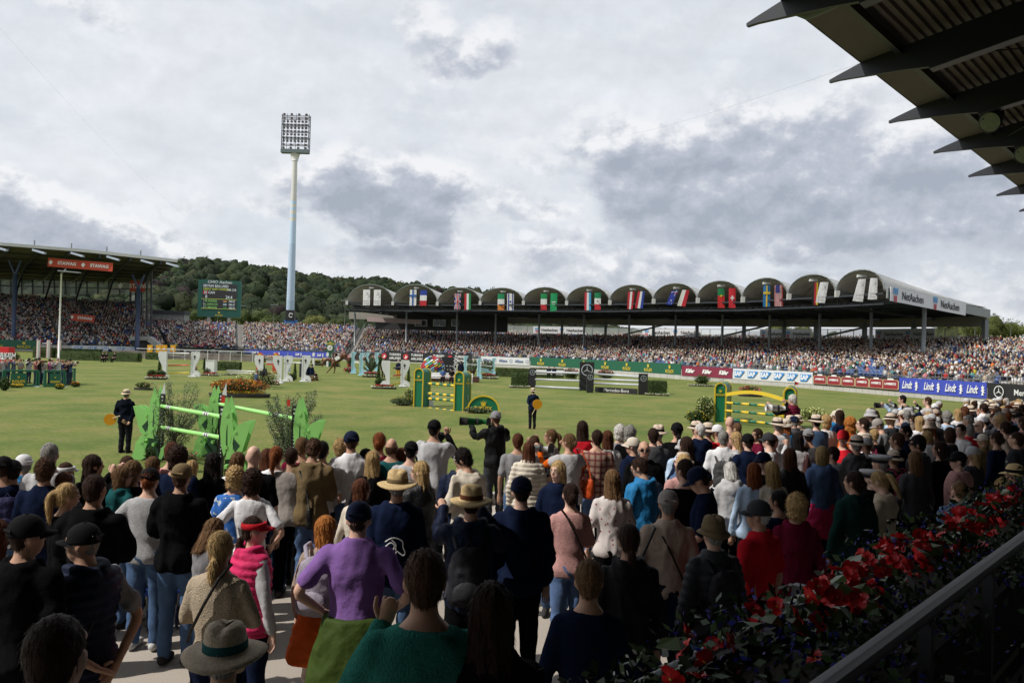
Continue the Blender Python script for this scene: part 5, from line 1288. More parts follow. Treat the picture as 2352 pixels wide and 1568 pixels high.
def hat_parts(kind):
    if kind in _hat: return _hat[kind]
    r = []
    if kind in ('cap','cap_back'): r = [('cap', cap_mesh(), None)]
    elif kind == 'straw': r = [('hat', brimhat(.155,.092,.098), None), ('hat_band', bandmesh(.092), None)]
    elif kind == 'wide_straw': r = [('hat', brimhat(.180,.093,.105), None), ('hat_band', bandmesh(.093), None)]
    elif kind == 'panama': r = [('hat', brimhat(.148,.092,.098, False), None), ('hat_band', bandmesh(.092), None)]
    elif kind == 'trilby': r = [('hat', brimhat(.132,.092,.110, True, .02, .1), None), ('hat_band', bandmesh(.092), None)]
    elif kind == 'bucket': r = [('hat', brimhat(.135,.092,.080, False, .045), None)]
    elif kind == 'visor':
        mb = MB(); mb.lathe([(.089,.02),(.094,.022),(.092,.062),(.087,.064)], (0,-.010,0), 24, 1, 1.13); n = 9; vs = []
        for i in range(n):
            t = math.pi*(.12+.76*i/(n-1)); x, y = math.cos(t), math.sin(t); s_ = .075*math.sin(math.pi*i/(n-1))
            vs += [(x*.092, -.010+y*.104, .034), (x*.092, -.010+y*.106+s_, .012), (x*.092, -.010+y*.104+s_, .004), (x*.092, -.010+y*.102, .024)]
        mb.add(vs, [(i*4+k, (i+1)*4+k, (i+1)*4+(k+1) % 4, i*4+(k+1) % 4) for i in range(n-1) for k in range(4)]); r = [('visor', mb.mesh('visor', M_plain, True), None)]
    elif kind == 'officer':
        mb = MB(); mb.lathe([(.088,.02),(.092,.022),(.094,.06),(.088,.06)], (0,-.006,0), 24, 1, 1.12); c2 = MB(); c2.lathe([(.094,.058),(.135,.085),(.142,.098),(.128,.108),(.06,.116),(.001,.116)], (0,-.012,0), 28, 1, 1.1)
        r = [('cap_top', c2.mesh('cap_top', M_plain, True), None), ('cap_band', mb.mesh('cap_band', M_plain, True), (.02,.02,.025))]
    elif kind == 'helmet':
        mb = MB(); mb.lathe([(.001,.14),(.05,.132),(.085,.10),(.1,.05),(.1,0),(.096,0)], (0,-.01,0), 20, 1, 1.15); r = [('helmet', mb.mesh('helmet', M_gloss, True), None)]
    _hat[kind] = r; return r
def face_parts():
    if 'face' in _hat: return _hat['face']
    out = []
    a = MB()
    for s in (-1,1): v, f = ball((s*.032,.078,.008), (.0125,.008,.008)); a.add(v, f)
    out.append(('eyes', a.mesh('eyes', mat('eye_white', (.55,.52,.5), .3, 0), True), None)); a = MB()
    for s in (-1,1): v, f = ball((s*.032,.0845,.008), (.006,.004,.006), 1); a.add(v, f)
    out.append(('irises', a.mesh('irises', mat('iris_dark', (.03,.02,.015), .2, 0), True), None)); a = MB()
    for s in (-1,1): a.tube([(s*.016,.0885,.026),(s*.032,.088,.031),(s*.050,.078,.026)], .0042, 5)
    out.append(('eyebrows', a.mesh('eyebrows', mat('brow', (.07,.045,.03), .8, 0), True), None)); a = MB(); a.tube([(-.024,.082,-.052),(-.01,.0915,-.049),(0,.0925,-.051),(.01,.0915,-.049),(.024,.082,-.052)], [.002,.0055,.006,.0055,.002], 6)
    out.append(('mouth', a.mesh('mouth', mat('lip', (.36,.12,.10), .45, 0), True), None)); _hat['face'] = out; return out
def glasses_mesh(dark=True):
    k = 'gl%d' % dark
    if k in _hat: return _hat[k]
    a = MB()
    for s in (-1,1):
        v, f = ball((s*.034,.094,.006), (.026,.006,.020)); a.add(v, f); a.tube([(s*.058,.09,.012),(s*.078,.04,.014),(s*.082,-.02,.006)], .003, 5)
    a.tube([(-.01,.098,.01),(.01,.098,.01)], .003, 5); _hat[k] = a.mesh('glasses', mat('lens_dark', (.01,.008,.01), .15, 0), True); return _hat[k]
HAIR_ON = {'short','crop','fluffy','curly','bob','long','mid','pony','lowpony','bun','ring','afro_long'}
SKINS = [(.50,.29,.20),(.56,.34,.25),(.42,.24,.16),(.60,.38,.29)]
def person(loc, face, label, sex='m', pose='down', yaw=0.0, pitch=0.0, hair='short', hc=(.06,.035,.02), hat=None, hatc=(.02,.02,.03), band=None, top='tee', tc=(.5,.5,.5), bot='jeans', bc=(.05,.08,.16),
           skin=(.50,.29,.20), h=1.75, shoes=(.05,.05,.05), group='spectators standing on the terrace', showface=False, tmat=None, extra=(), glasses=False, wide=1.0):
    """face: world direction the body faces; yaw turns the head to its left in radians"""
    rz = math.atan2(-face[0], face[1]); root = thing('person', loc, label, 'person', group, rz=rz); s = h/1.75; S = (s*wide*.95, s*wide*.95, s)
    if pose == 'sit': root.location.z -= .42*s
    yaw = round(yaw/.5)*.5; pitch = round(pitch/.45)*.45
    ob('body', body_mesh(sex, pose, yaw, pitch), root, color=skin, scale=S)
    ob(BN.get(bot, 'trousers'), bottom(sex, pose, bot), root, color=bc, scale=S)
    gm = garment(sex, pose, top)
    o = ob(TN.get(top, 'top'), gm, root, color=tc, scale=S)
    if tmat: o.data = gm.copy(); o.data.materials.clear(); o.data.materials.append(tmat)
    for (k, c) in extra:
        if k in ('jeans','trousers','wrap','skirt'): ob('jacket_round_waist' if k == 'wrap' else 'trousers', bottom(sex, pose, k), root, color=c, scale=(S[0]*1.03,S[1]*1.03,S[2]))
        else: ob(TN.get(k, 'layer'), garment(sex, pose, k), root, color=c, scale=S)
    ob('shoes', shoes_mesh(pose), root, color=shoes, scale=S)
    HM = headM(yaw, pitch); q = HM.to_euler(); hl = Vector(HM.translation)*1.0
    def onhead(n, me, c=None):
        return ob(n, me, root, loc=(hl.x*S[0], hl.y*S[1], hl.z*S[2]), rot=q, color=c, scale=(s*.95,s*.95,s))
    if hair in HAIR_ON:
        if hat and hair in ('fluffy','curly'): hair = 'short'
        q_ = onhead('hair', hair_mesh(hair), hc)
        if hat: q_.scale = (s*.90,s*.90,s*.93)
    if hat:
        for i, (n, me, fc) in enumerate(hat_parts(hat)):
            onhead(n, me, fc or (hatc if i == 0 else (band or (.03,.025,.02))))
    if showface or abs(yaw) > .6:
        for n, me, c in face_parts(): onhead(n, me, c)
    if glasses: onhead('glasses', glasses_mesh())
    return root
TN = {'tee':'shirt','polo':'polo_shirt','long':'long_sleeved_top','knit':'sweater','jacket':'jacket','shell':'rain_jacket','leather':'leather_jacket','hoodie':'hoodie','puffer':'quilted_jacket','vest':'quilted_vest','tabard':'tabard','coat':'coat','cape':'draped_sweater','tank':'top'}
BN = {'jeans':'jeans','trousers':'trousers','wide':'wide_trousers','shorts':'shorts','skirt':'skirt','wrap':'wrap'}
# ---- carried things: their own top-level objects
_bag = {}
def backpack(pers, col, label, s=1.0, strap=True, back=.20, z=1.18, col2=None):
    if 'bp' not in _bag:
        v = Vox(); v.add(loft([((0,0,-.22),(.13,0,0),(0,.05,0)),((0,0,-.16),(.155,0,0),(0,.085,0)),((0,0,.06),(.15,0,0),(0,.085,0)),((0,0,.18),(.12,0,0),(0,.065,0)),((0,0,.22),(.07,0,0),(0,.03,0))], 16)); _bag['bp'] = v.remesh('bag_body', .014, 3, folds(.005, 4, (12,12,12)), M_shell)
        v = Vox(); v.add(ball((0,-.085,-.10), (.115,.04,.09))); _bag['pk'] = v.remesh('pocket', .012, 2, None, M_shell)
        mb = MB()
        for sx in (-1,1): mb.tube([(sx*.09,.05,.19),(sx*.12,.10,.27),(sx*.12,.20,.27),(sx*.13,.29,.15)], .018, 6); mb.tube([(sx*.13,.29,.15),(sx*.15,.27,-.05),(sx*.17,.05,-.18)], .012, 6)
        mb.tube([(-.03,.03,.21),(0,.03,.26),(.03,.03,.21)], .008, 6); _bag['st'] = mb.mesh('strap', M_shell, True)
    rz = pers.rotation_euler.z; off = Matrix.Rotation(rz, 3, 'Z') @ Vector((0, -back, z))
    r = thing('backpack', Vector(pers.location)+off, label, 'backpack', 'bags carried in the crowd', rz=rz)
    ob('bag_body', _bag['bp'], r, color=col, scale=s); ob('pocket', _bag['pk'], r, color=col2 or col, scale=s); ob('strap', _bag['st'], r, color=col2 or col, scale=s); return r
def shoulder_bag(pers, col, label, z=.98, side=1, s=1.0):
    if 'sb' not in _bag:
        v = Vox(); v.add(loft([((0,0,-.14),(.06,0,0),(0,.12,0)),((0,0,0),(.065,0,0),(0,.15,0)),((0,0,.11),(.04,0,0),(0,.14,0))], 14)); _bag['sb'] = v.remesh('bag_body', .014, 3, folds(.006, 6, (10,10,10)), M_leather)
    rz = pers.rotation_euler.z; off = Matrix.Rotation(rz, 3, 'Z') @ Vector((side*.27, -.06, z)); r = thing('shoulder_bag', Vector(pers.location)+off, label, 'bag', 'bags carried in the crowd', rz=rz)
    ob('bag_body', _bag['sb'], r, color=col, scale=s); mb = MB(); mb.tube([(0,-.12,.08),(-side*.04,-.10,.3),(-side*.14,-.07,.52),(-side*.14,.10,.52),(-side*.03,.12,.3),(0,.12,.08)] if side*0 == 0 else [], .011, 6)
    mb.build('strap', M_leather, r, True, color=col); return r
def crossstrap(pers, col, sgn=1):
    mb = MB(); mb.tube([(-sgn*.10,-.055,1.455),(-sgn*.05,-.125,1.38),(sgn*.03,-.148,1.22),(sgn*.11,-.135,1.06),(sgn*.165,-.06,.97)], .010, 6); return mb.build('strap', M_leather, pers, True, color=col, scale=1.0)
def camera_thing(pers, label, L=.35, lensc=(.5,.5,.48), z=1.63, fwd=.16, side=0.0, yaw=0.0, thick=.055, hood=(.02,.02,.02)):
    rz = pers.rotation_euler.z+yaw; off = Matrix.Rotation(rz, 3, 'Z') @ Vector((side, fwd, z)); r = thing('camera', Vector(pers.location)+off, label, 'camera', 'cameras of the photographers', rz=rz)
    mb = MB(); mb.box((0,0,0), (.14,.07,.10)); mb.box((0,0,.06), (.05,.05,.03)); mb.build('camera_body', M_plain, r, color=(.015,.015,.015))
    mb = MB(); mb.tube([(0,.03,0),(0,.12,0),(0,.125,0),(0,L*.75,0)], [thick*.62,thick*.62,thick*.8,thick], 14); mb.build('lens', M_plain, r, True, color=lensc)
    mb = MB(); mb.tube([(0,L*.72,0),(0,L,0)], [thick*1.05,thick*1.15], 14); mb.build('lens_hood', M_plain, r, True, color=hood); 
    mb = MB(); mb.tube([(0,L*.35,0),(0,L*.45,0)], thick*.95, 14); mb.build('lens_ring', M_plain, r, True, color=(.03,.03,.03)); return r
# ------------------------------------------------------------------ things on the riding field (positions read as photo pixels, then stood on the ground)
ZA = lambda x, y: ((340+x/6.533)*.91875, (860+y/6.533)*.91875)
ZB = lambda x, y: ((x/7.84)*.91875, (850+y/7.84)*.91875)
ZC = lambda x, y: ((600+x/9.046)*.91875, (840+y/9.046)*.91875)
ZD = lambda x, y: ((820+x/9.046)*.91875, (840+y/9.046)*.91875)
ZE = lambda x, y: ((1040+x/9.046)*.91875, (870+y/9.046)*.91875)
ZH = lambda x, y: ((1700+x/5.345)*.91875, (930+y/5.345)*.91875)
M_plant = foliage_mat('plant_leaves', .75, .2, 6)
M_box = mat('planter_dark', (.035,.03,.025), .8, .15, 4)
def cloud(n, c, r, size, seed, cols, up=0.0, flatten=1.0, surf=False):
    g = np.random.default_rng(seed); d = g.normal(size=(n,3)); d /= np.linalg.norm(d, axis=1)[:,None]
    rad = g.uniform(.85 if surf else .35, 1.0, (n,1))
    p = np.array(c)+d*np.array(r)*rad; a = g.normal(size=(n,3)); a[:,2] *= flatten; a /= np.linalg.norm(a, axis=1)[:,None]; b = np.cross(a, g.normal(size=(n,3))); b /= np.linalg.norm(b, axis=1)[:,None]
    s = size*g.uniform(.6,1.4,(n,1)); V = np.stack([p-a*s, p+b*s*.45, p+a*s, p-b*s*.45], 1).reshape(-1,3); F_ = np.arange(n*4).reshape(-1,4)
    cc = np.array(cols)[g.integers(0, len(cols), n)]*g.uniform(.75,1.2,(n,1)); return V, F_, np.repeat(cc, 4, 0)
def leafobj(name, parts, parent, m=None):
    def done(o): o['kind'] = 'stuff'; return o
    V = np.concatenate([p[0] for p in parts]); C = np.concatenate([p[2] for p in parts]); o = 0; Fs = []
    for p in parts: Fs.append(p[1]+o); o += len(p[0])
    return done(ob(name, newmesh(name, V, np.concatenate(Fs), m or M_plant, False, C), parent))
GRN = [(.05,.085,.02),(.07,.11,.03),(.035,.06,.018)]; VAR = [(.30,.34,.09),(.50,.52,.20),(.08,.14,.03),(.62,.62,.34)]; OLV = [(.12,.155,.08),(.18,.22,.13),(.08,.11,.055),(.26,.30,.22)]
PLN = [0]
def plant(name, px, py, w, h, cols, label, fl=None, cat='plant', n=700, box=None, dep=.8, size=.05, ring=None, shape='round', fn=160, group=None):
    """px,py: photo position of the foot; w,h: photo size"""
    PLN[0] += 1; p = G(px, py); s = p.y/F; W_, H_ = w*s, h*s; root = thing(name, (p.x, p.y, 0), label, cat, group)
    z0 = .0
    if box: mb = MB(); mb.lathe([(W_*.5,0),(W_*.52,H_*box),(W_*.45,H_*box)], (0,0,0), 16, 1, dep) if shape != 'hedge' else mb.box((0,0,H_*box/2), (W_*1.02, W_*dep, H_*box)); mb.build('planter', M_box, root); z0 = H_*box
    sd = PLN[0]*7; HH = H_-z0; sz = max(size, s*1.6)
    if shape == 'round': parts = [cloud(n, (0,0,z0+HH*.5), (W_*.48, W_*.48*dep, HH*.5), sz, sd, cols), cloud(n//2, (0,0,z0+HH*.42), (W_*.38, W_*.38*dep, HH*.4), sz*1.2, sd+1, [(.018,.03,.01)])]
    elif shape == 'cone': 
        parts = [cloud(n//6, (0,0,z0+HH*(k+.5)/6), (W_*.5*(1-k/6.5), W_*.5*(1-k/6.5), HH*.12), sz, sd+k, cols) for k in range(6)]
    elif shape == 'hedge':
        g = np.random.default_rng(sd); mb = MB(); mb.box((0,0,z0+HH*.5), (W_*.97, W_*dep*.95, HH*.96)); mb.build('hedge_core', mat('hedge_core', (.05,.075,.022), .9, .3, 3, .5), root)
        parts = []; V, F_, C_ = cloud(n, (0,0,0), (1,1,1), sz, sd, cols, surf=True); c = V.reshape(-1,4,3); ce = c.mean(1); k = ce/np.abs(ce).max(1)[:,None]; pos = k*np.array((W_*.5, W_*dep*.5, HH*.5))*g.uniform(.97,1.04,(len(k),1))+np.array((0,0,z0+HH*.5)); V = (c-ce[:,None]+pos[:,None]).reshape(-1,3); parts.append((V, F_, C_))
    elif shape == 'olive':
        g = random.Random(sd); parts = []; mb = MB()
        for k in range(34):
            a = g.uniform(0, 6.28); el = g.uniform(.35, 1.4); L = H_*g.uniform(.55, 1.0); d = Vector((math.cos(a)*math.cos(el)*.75, math.sin(a)*math.cos(el)*.6, math.sin(el))); b = Vector((0,0,H_*g.uniform(.08,.35)))
            e = b+d*L; e.z = min(e.z, H_*1.0); e.x = max(-W_*.5, min(W_*.5, e.x)); mb.tube([b, b.lerp(e,.5)+Vector((0,0,.03)), e], [.012,.007,.003], 4)
            for t in range(9): q = b.lerp(e, .25+.75*t/8.5); parts.append(cloud(int(n/90), q, (.10,.10,.11), sz, sd+k*10+t, cols, flatten=1.5))
        mb.tube([(0,0,0),(0,0,H_*.3)], .03, 6); mb.build('twigs', M_bark, root)
    fo = leafobj('foliage', parts, root)
    if fl:
        fp = []
        for (cols_, where) in fl:
            if where == 'top': fp.append(cloud(fn, (0,0,z0+HH*.72), (W_*.42, W_*.4*dep, HH*.32), sz*1.1, sd+3, cols_, surf=True))
            elif where == 'rim': 
                g = np.random.default_rng(sd+5); V, F_, C_ = cloud(fn*2, (0,0,0), (.01,.01,.01), sz, sd+6, cols_); c = V.reshape(-1,4,3); t = g.uniform(0,6.28,len(c)); rr = g.uniform(.42,.55,len(c)); pos = np.stack([np.cos(t)*W_*rr, np.sin(t)*W_*rr*dep, z0*g.uniform(.6,1.25,len(c))+.03], 1); fp.append(((c+pos[:,None]).reshape(-1,3), F_, C_))
            elif where == 'base': fp.append(cloud(fn, (0,0,z0+HH*.12), (W_*.44, W_*.42*dep, HH*.12), sz*1.1, sd+4, cols_, surf=True))
            elif where == 'all': fp.append(cloud(fn, (0,0,z0+HH*.5), (W_*.5, W_*.5*dep, HH*.5), sz*1.1, sd+5, cols_, surf=True))
        leafobj('flowers', fp, root)
    return root
RED = [(.42,.03,.03),(.5,.06,.06)]; WHT = [(.55,.56,.42),(.6,.6,.5),(.4,.45,.2)]; YEL = [(.62,.45,.03),(.6,.38,.02)]; ORA = [(.55,.2,.02),(.6,.32,.02),(.35,.07,.02)]; PNK = [(.55,.10,.16),(.5,.2,.22)]
# ---- white carved wings with eagle crest
M_pw = mat('jump_white', (.70,.71,.69), .4, .06, 3); M_pr = mat('pole_red', (.55,.03,.02), .4, .05, 3); M_py = mat('pole_yellow', (.66,.47,.03), .4, .05, 3); M_pd = mat('pole_dark', (.05,.05,.055), .4, .05, 3); M_pg = mat('pole_green', (.012,.13,.07), .4, .05, 3); M_lb = mat('light_blue_paint', (.36,.60,.66), .5, .12, 6); M_or2 = mat('orange_paint', (.65,.33,.02), .5, .05, 4); M_sil = mat('pole_silver', (.45,.47,.50), .35, .05, 3)
def dat(px, py): return G(px, py).y
CURVY = [(-x,z) for x,z in [(.12,0),(.12,1.72),(-.38,1.72),(-.41,1.45),(-.33,1.12),(-.16,.8),(-.08,.52),(-.12,.42),(-.3,.38),(-.43,.22),(-.46,0),(-.3,0),(-.24,.15),(-.12,.17),(-.04,0)]]
def wing(px, py, h, label, flip=1, outline=CURVY, m=None, crest=True, dep=.30, name='jump_wing', group='carved white jump wings', w=1.0, rz=0.15):
    p = G(px, py); s = h*p.y/F/1.72; r = thing(name, (p.x,p.y,0), label, 'jump wing', group, rz=rz); m = m or M_pw
    mb = MB(); mb.prism([(x*s*flip*w, z*s) for x, z in outline], (0,-dep/2,0), (1,0,0), (0,0,1), (0,dep,0)); mb.build('wing_board', m, r)
    mb = MB(); mb.box((0,0,.04), (.5*s,1.1*s,.06)); mb.box((-.12*s*flip,0,.85*s), (.09,.34,1.7*s)); mb.build('foot', m, r)
    if crest:
        q = flatshape([(-.10,.05),(-.05,.16),(.0,.2),(.05,.16),(.10,.05),(.07,-.05),(.03,-.02),(.04,-.2),(0,-.26),(-.04,-.2),(-.03,-.02),(-.07,-.05)], s*.72, mat('crest_black', (.03,.025,.03), .6, .05), r, Vector(r.location)+Vector((.08*flip*s,-dep/2-.01,1.35*s)), (1,0,0), 'eagle_crest'); q.rotation_euler = face_rot((1,0,0))
    return r
def poles(pairs, label, d0, d1, rad=.055, group='jump poles'):
    """pairs: ((x0,y0),(x1,y1),material,kind)"""
    for (a, b, m, kind, l) in pairs:
        A, Bq = W(*a, d0), W(*b, d1); r = thing('jump_pole', (A+Bq)/2, (l+' '+label).strip(), 'pole', group)
        if kind == 'plain': mb = P(r); mb.tube([A, Bq], rad, 10); mb.build('pole', m, r, True)
        elif kind == 'plank': mb = P(r); mb.bar(A, Bq, .04, rad*4); mb.build('plank', m, r)
        elif kind == 'striped':
            N_ = 7
            for k in range(N_): mb = P(r); mb.tube([A.lerp(Bq, k/N_), A.lerp(Bq, (k+1)/N_)], rad, 10); mb.build('band', m[k % 2], r, True)
        elif kind == 'green':
            for (t0, t1, mm) in ((0,.12,m),(.12,.135,M_pw),(.135,.15,M_pd),(.15,.165,M_pw),(.165,.18,M_pd),(.18,.195,M_pw),(.195,.74,m),(.74,.757,M_pw),(.757,.774,M_pd),(.774,.79,M_pw),(.79,.806,M_pd),(.806,.823,M_pw),(.823,1,m)):
                mb = P(r); mb.tube([A.lerp(Bq, t0), A.lerp(Bq, t1)], rad, 12); mb.build('band', mm, r, True)
# black, red and gold jump at left
wing(377, 864, 57, 'white curved wing with dark trim left of the black red and yellow poles', -1, crest=False); wing(444, 865, 57, 'white curved wing with an eagle crest right of the black red and yellow poles')
d = dat(377, 864); poles([((386,811),(434,811.5),M_pw,'plain','white upper'),((386,820.5),(434,820),M_pd,'plain','dark'),((386,839),(434,838.5),M_pr,'plain','red'),((386,857),(434,855.5),M_py,'plain','yellow')], 'pole of the left black red and gold jump', d, d+.5)
wing(889, 889, 61, 'white curved wing beside the small conifer left of the dark red and yellow poles', -1, crest=False); wing(925, 888, 61, 'white curved wing with an eagle crest left of the green arched jump')
d = dat(889, 889); poles([((903,845.5),(921,842.5),M_pd,'plain','dark'),((903,862.5),(921,860.2),M_pr,'plain','red'),((902,882.5),(920,878.5),M_py,'plain','yellow')], 'pole of the nearer black red and gold jump', d, d+.3)
for (x, y, h, l, f) in ((598,876,60,'leftmost crested white wing behind the dark conifer',-1),(641,880,63,'crested white wing nearest the viewer, second of four',-1),(657,875,58,'crested white wing just behind the nearest one',1),(698,876,60,'crested white wing left of the seated stewards',1)): wing(x, y, h, l, f)
d = dat(641, 880); poles([((651,833.5),(692,833),M_pw,'plain','white'),((612,831),(634,832),M_pw,'plank','flat white'),((613,857),(642,855),M_pr,'plain','red'),((613,860.5),(640,861),M_pw,'plain','lower white'),((520,850.5),(598,853.5),M_pw,'plain','long low upper white'),((524,856),(600,858),M_pw,'plain','long low lower white')], 'pole of the crested white jump', d, d+.5)
poles([((614,818.5),(634,818.5),(M_pw,M_pr),'striped','upper'),((612,835),(632,836),M_pr,'plank','red plank like')], 'red and white bar behind the crested wings', 84, 84)
for (x, y, l) in ((596,846,'left'),(633,846,'right')):
    p = G(x, y+6); r = thing('jump_wing', (p.x,p.y,0), 'colourful red, yellow and blue '+l+' wing behind the crested white wings', 'jump wing', 'colourful painted wings'); s = 1.0
    for (o, c, n) in (([(-.35,0),(.35,0),(.3,1),(.5,1.6),(.1,2.1),(-.3,1.9),(-.35,1)],(.5,.05,.03),'wing_board'),([(-.2,1.2),(.1,1.3),(.2,1.9),(-.15,1.95)],(.6,.35,.03),'painted_patch'),([(.1,1.0),(.45,1.2),(.4,1.6),(.15,1.5)],(.03,.15,.4),'painted_patch')): mb = MB(); mb.prism([(a*s,b*s) for a,b in o], (0,-.1-.02*(n != 'wing_board'),0), (1,0,0), (0,0,1), (0,.2,0)); mb.build(n, mat('cp%d' % int(c[0]*100+c[2]*10), c, .5, .1), r)
p = G(660, 862); r = thing('event_sign', (p.x,p.y,0), 'white upright sign with a grey cathedral picture behind the crested wings', 'sign'); s = p.y/F; mb = MB(); mb.box((0,0,14*s+.3), (14*s,.1,28*s)); mb.build('panel', M_pw, r); mb = MB(); mb.prism([(-.3,0),(.3,0),(.3,1.0),(.12,1.2),(0,2.0),(-.12,1.2),(-.3,.9)], (0,-.07,.4), (1,0,0), (0,0,1), (0,.015,0)); mb.build('cathedral_print', mat('print_bluegrey', (.25,.3,.38), .6, .1), r)
# light blue wave jumps
WAVE = [(-.16,0),(.16,0),(.20,.3),(.08,.6),(.14,.95),(.05,1.3),(.22,1.72),(-.04,1.72),(-.2,1.45),(-.10,1.1),(-.16,.7),(-.08,.35)]
for (x, y, h, l) in ((811,857,49,'light blue wave wing nearest the horse'),(830,862,52,'light blue wave wing second from the horse'),(843,853,44,'pale blue wave wing behind the olive shrub left'),(865,852,43,'pale blue wave wing right of the olive shrub'),(1069,858,41,'light blue wave wing beside the dark suited man'),(1100,869.5,47,'tallest light blue wave wing between two olive shrubs'),(1133,862,40,'light blue wave wing before the flowering hedge')): wing(x, y, h, l, 1, WAVE, M_lb, False, .3, group='light blue wave wings', w=1.15)
poles([((815,831.5),(826,833.5),M_pw,'plain','white')], 'pole between light blue wings near the horse', 80, 78); poles([((1072,836),(1097,838),M_pw,'plain','white left'),((1104,838.5),(1130,841.5),M_pw,'plain','white right'),((1104,851),(1130,855),M_lb,'plank','light blue'),((1104,846.5),(1122,849),M_lb,'plank','upper light blue')], 'pole of the light blue jump by the flower hedge', 76, 79)
# orange and yellow far jump
for i, x in enumerate((344, 364, 377, 397)):
    p = G(x, 824); r = thing('jump_wing', (p.x,p.y,0), 'yellow square standard number counted from left: '+['first','second','third','fourth'][i], 'jump wing', 'yellow square standards'); s = p.y/F; mb = MB(); mb.box((0,0,(824-801)*s), (11*s,.3,18*s)); mb.box((0,0,9*s), (3*s,.2,18*s)); mb.build('wing_board', M_or2, r); mb = MB(); mb.lathe([(2.6*s,0),(2.6*s,.02)], (0,0,0), 12); o = mb.build('white_disc', M_pw, r, loc=(0,-.17,23*s), rot=(R(90),0,0))
    r['label'] = ['leftmost yellow square standard behind the dark hedge','second yellow square standard of the far jump','third yellow square standard, close to the second','rightmost yellow square standard of the far jump'][i]
# rolex arched standards
def arch_std(px, py, pxl, pxr, h, label, side_logo=False):
    C = G(px, py); L = G(pxl, py); s = C.y/F; w = abs(px-pxl)*s; Hh_ = h*s; a = Vector((-1, .10, 0)).normalized(); b = Vector((.35, .93, 0)).normalized()
    # length along b so that the receding side spans the photographed width
    lo = .1
    for _ in range(60):
        q = C+b*lo
        if CX+F*q.x/q.y - (CX+F*C.x/C.y) < (pxr-px): lo += .04
    r = thing('arched_jump_standard', (C.x,C.y,0), label, 'jump wing', 'green arched standards')
    n = 12; out = [(0,0),(w,0)] + [(w/2+w/2*math.cos(math.pi*k/n), Hh_-w/2+w/2*math.sin(math.pi*k/n)) for k in range(n+1)]
    out = [(0,0),(w,0)]+[(w/2+w/2*math.cos(math.pi*k/n), Hh_-w/2+w/2*math.sin(math.pi*k/n)) for k in range(n+1)]
    mb = MB(); mb.prism(out, (0,0,0), a, (0,0,1), b*lo); mb.build('standard_body', mat('std_green', (.008,.155,.075), .35, .06, 3), r)
    for off in (-.02, lo-.02):
        pts = [a*x+Vector((0,0,z))+b*off for x, z in [(w,0)]+[(w/2+w/2*math.cos(math.pi*k/n), Hh_-w/2+w/2*math.sin(math.pi*k/n)) for k in range(n+1)]+[(0,0)]]
        mb = MB()
        for p, q in zip(pts, pts[1:]): mb.bar(p, q, .06, .06)
        mb.build('yellow_trim', M_py, r)
    ex = -a
    o = ob('lettering', text_mesh('ROLEX', w*.26, M_py, bold=.004), r, loc=a*w/2-b*.03+Vector((0,0,Hh_*.70)), rot=face_rot(ex)); crown = flatshape([(-.32,-.5),(.32,-.5),(.56,.42),(.24,.0),(.3,.55),(.07,.05),(0,.62),(-.07,.05),(-.3,.55),(-.24,.0),(-.56,.42)], w*.26, M_py, r, Vector(r.location)+a*w/2-b*.03+Vector((0,0,Hh_*.80)), ex, 'crown_emblem')
    if side_logo:
        ob('lettering', text_mesh('ROLEX', lo*.16, M_py, bold=.004), r, loc=b*lo/2+Vector((.03,0,Hh_*.70)), rot=face_rot(b)); flatshape([(-.32,-.5),(.32,-.5),(.56,.42),(.24,.0),(.3,.55),(.07,.05),(0,.62),(-.07,.05),(-.3,.55),(-.24,.0),(-.56,.42)], lo*.14, M_py, r, Vector(r.location)+b*lo/2+Vector((.03,0,Hh_*.80)), b, 'crown_emblem')
    for z in (.3,.36,.62): mb = MB(); mb.tube([b*lo*.5+Vector((0,0,Hh_*z))-Vector((-.02,0,0)), b*lo*.5+Vector((.08,0,Hh_*z))], .03, 6); mb.build('pole_cup', M_sil, r)
    return C, lo, b, w
arch_std(970, 934.5, 950, 987.5, 88, 'green arched standard with yellow trim, leftmost, beside variegated shrub')
arch_std(1063, 944, 1042.5, 1080, 90, 'green arched standard with yellow trim right of the striped poles', True)
GY = (M_py, M_pg)
poles([((985.5,880.5),(1045,885.5),GY,'striped','top'),((985.5,903),(1044,908.5),GY,'striped','second'),((985.5,914.8),(1044,920),GY,'striped','third'),((985,937.5),(1043,943.5),GY,'striped','lowest')], 'yellow and green pole of the centre arched jump', 43.8, 42.4, .07)
arch_std(1666, 970, 1641, 1680, 90, 'green arched standard with yellow trim left of the curved yellow plank'); arch_std(1825, 990, 1799, 1838, 99, 'green arched standard partly hidden behind the white haired photographer')
poles([((1667,924.5),(1799,934),GY,'striped','top'),((1666,942.5),(1799,954.5),GY,'striped','middle'),((1665,962),(1798,975),GY,'striped','lowest')], 'yellow and green pole of the right arched jump', 39.6, 37.2, .062)
pa, pb = W(1667.5, 906, 39.6), W(1798, 917, 37.2); r = thing('jump_plank', (pa+pb)/2, 'curved yellow plank on top of the right arched jump', 'plank'); mb = P(r)
for k in range(12):
    f_ = lambda t: pa.lerp(pb, t)+Vector((0,0,.22*math.sin(math.pi*t))); mb.bar(f_(k/12), f_((k+1)/12), .05, .17)
mb.build('curved_plank', M_py, r)
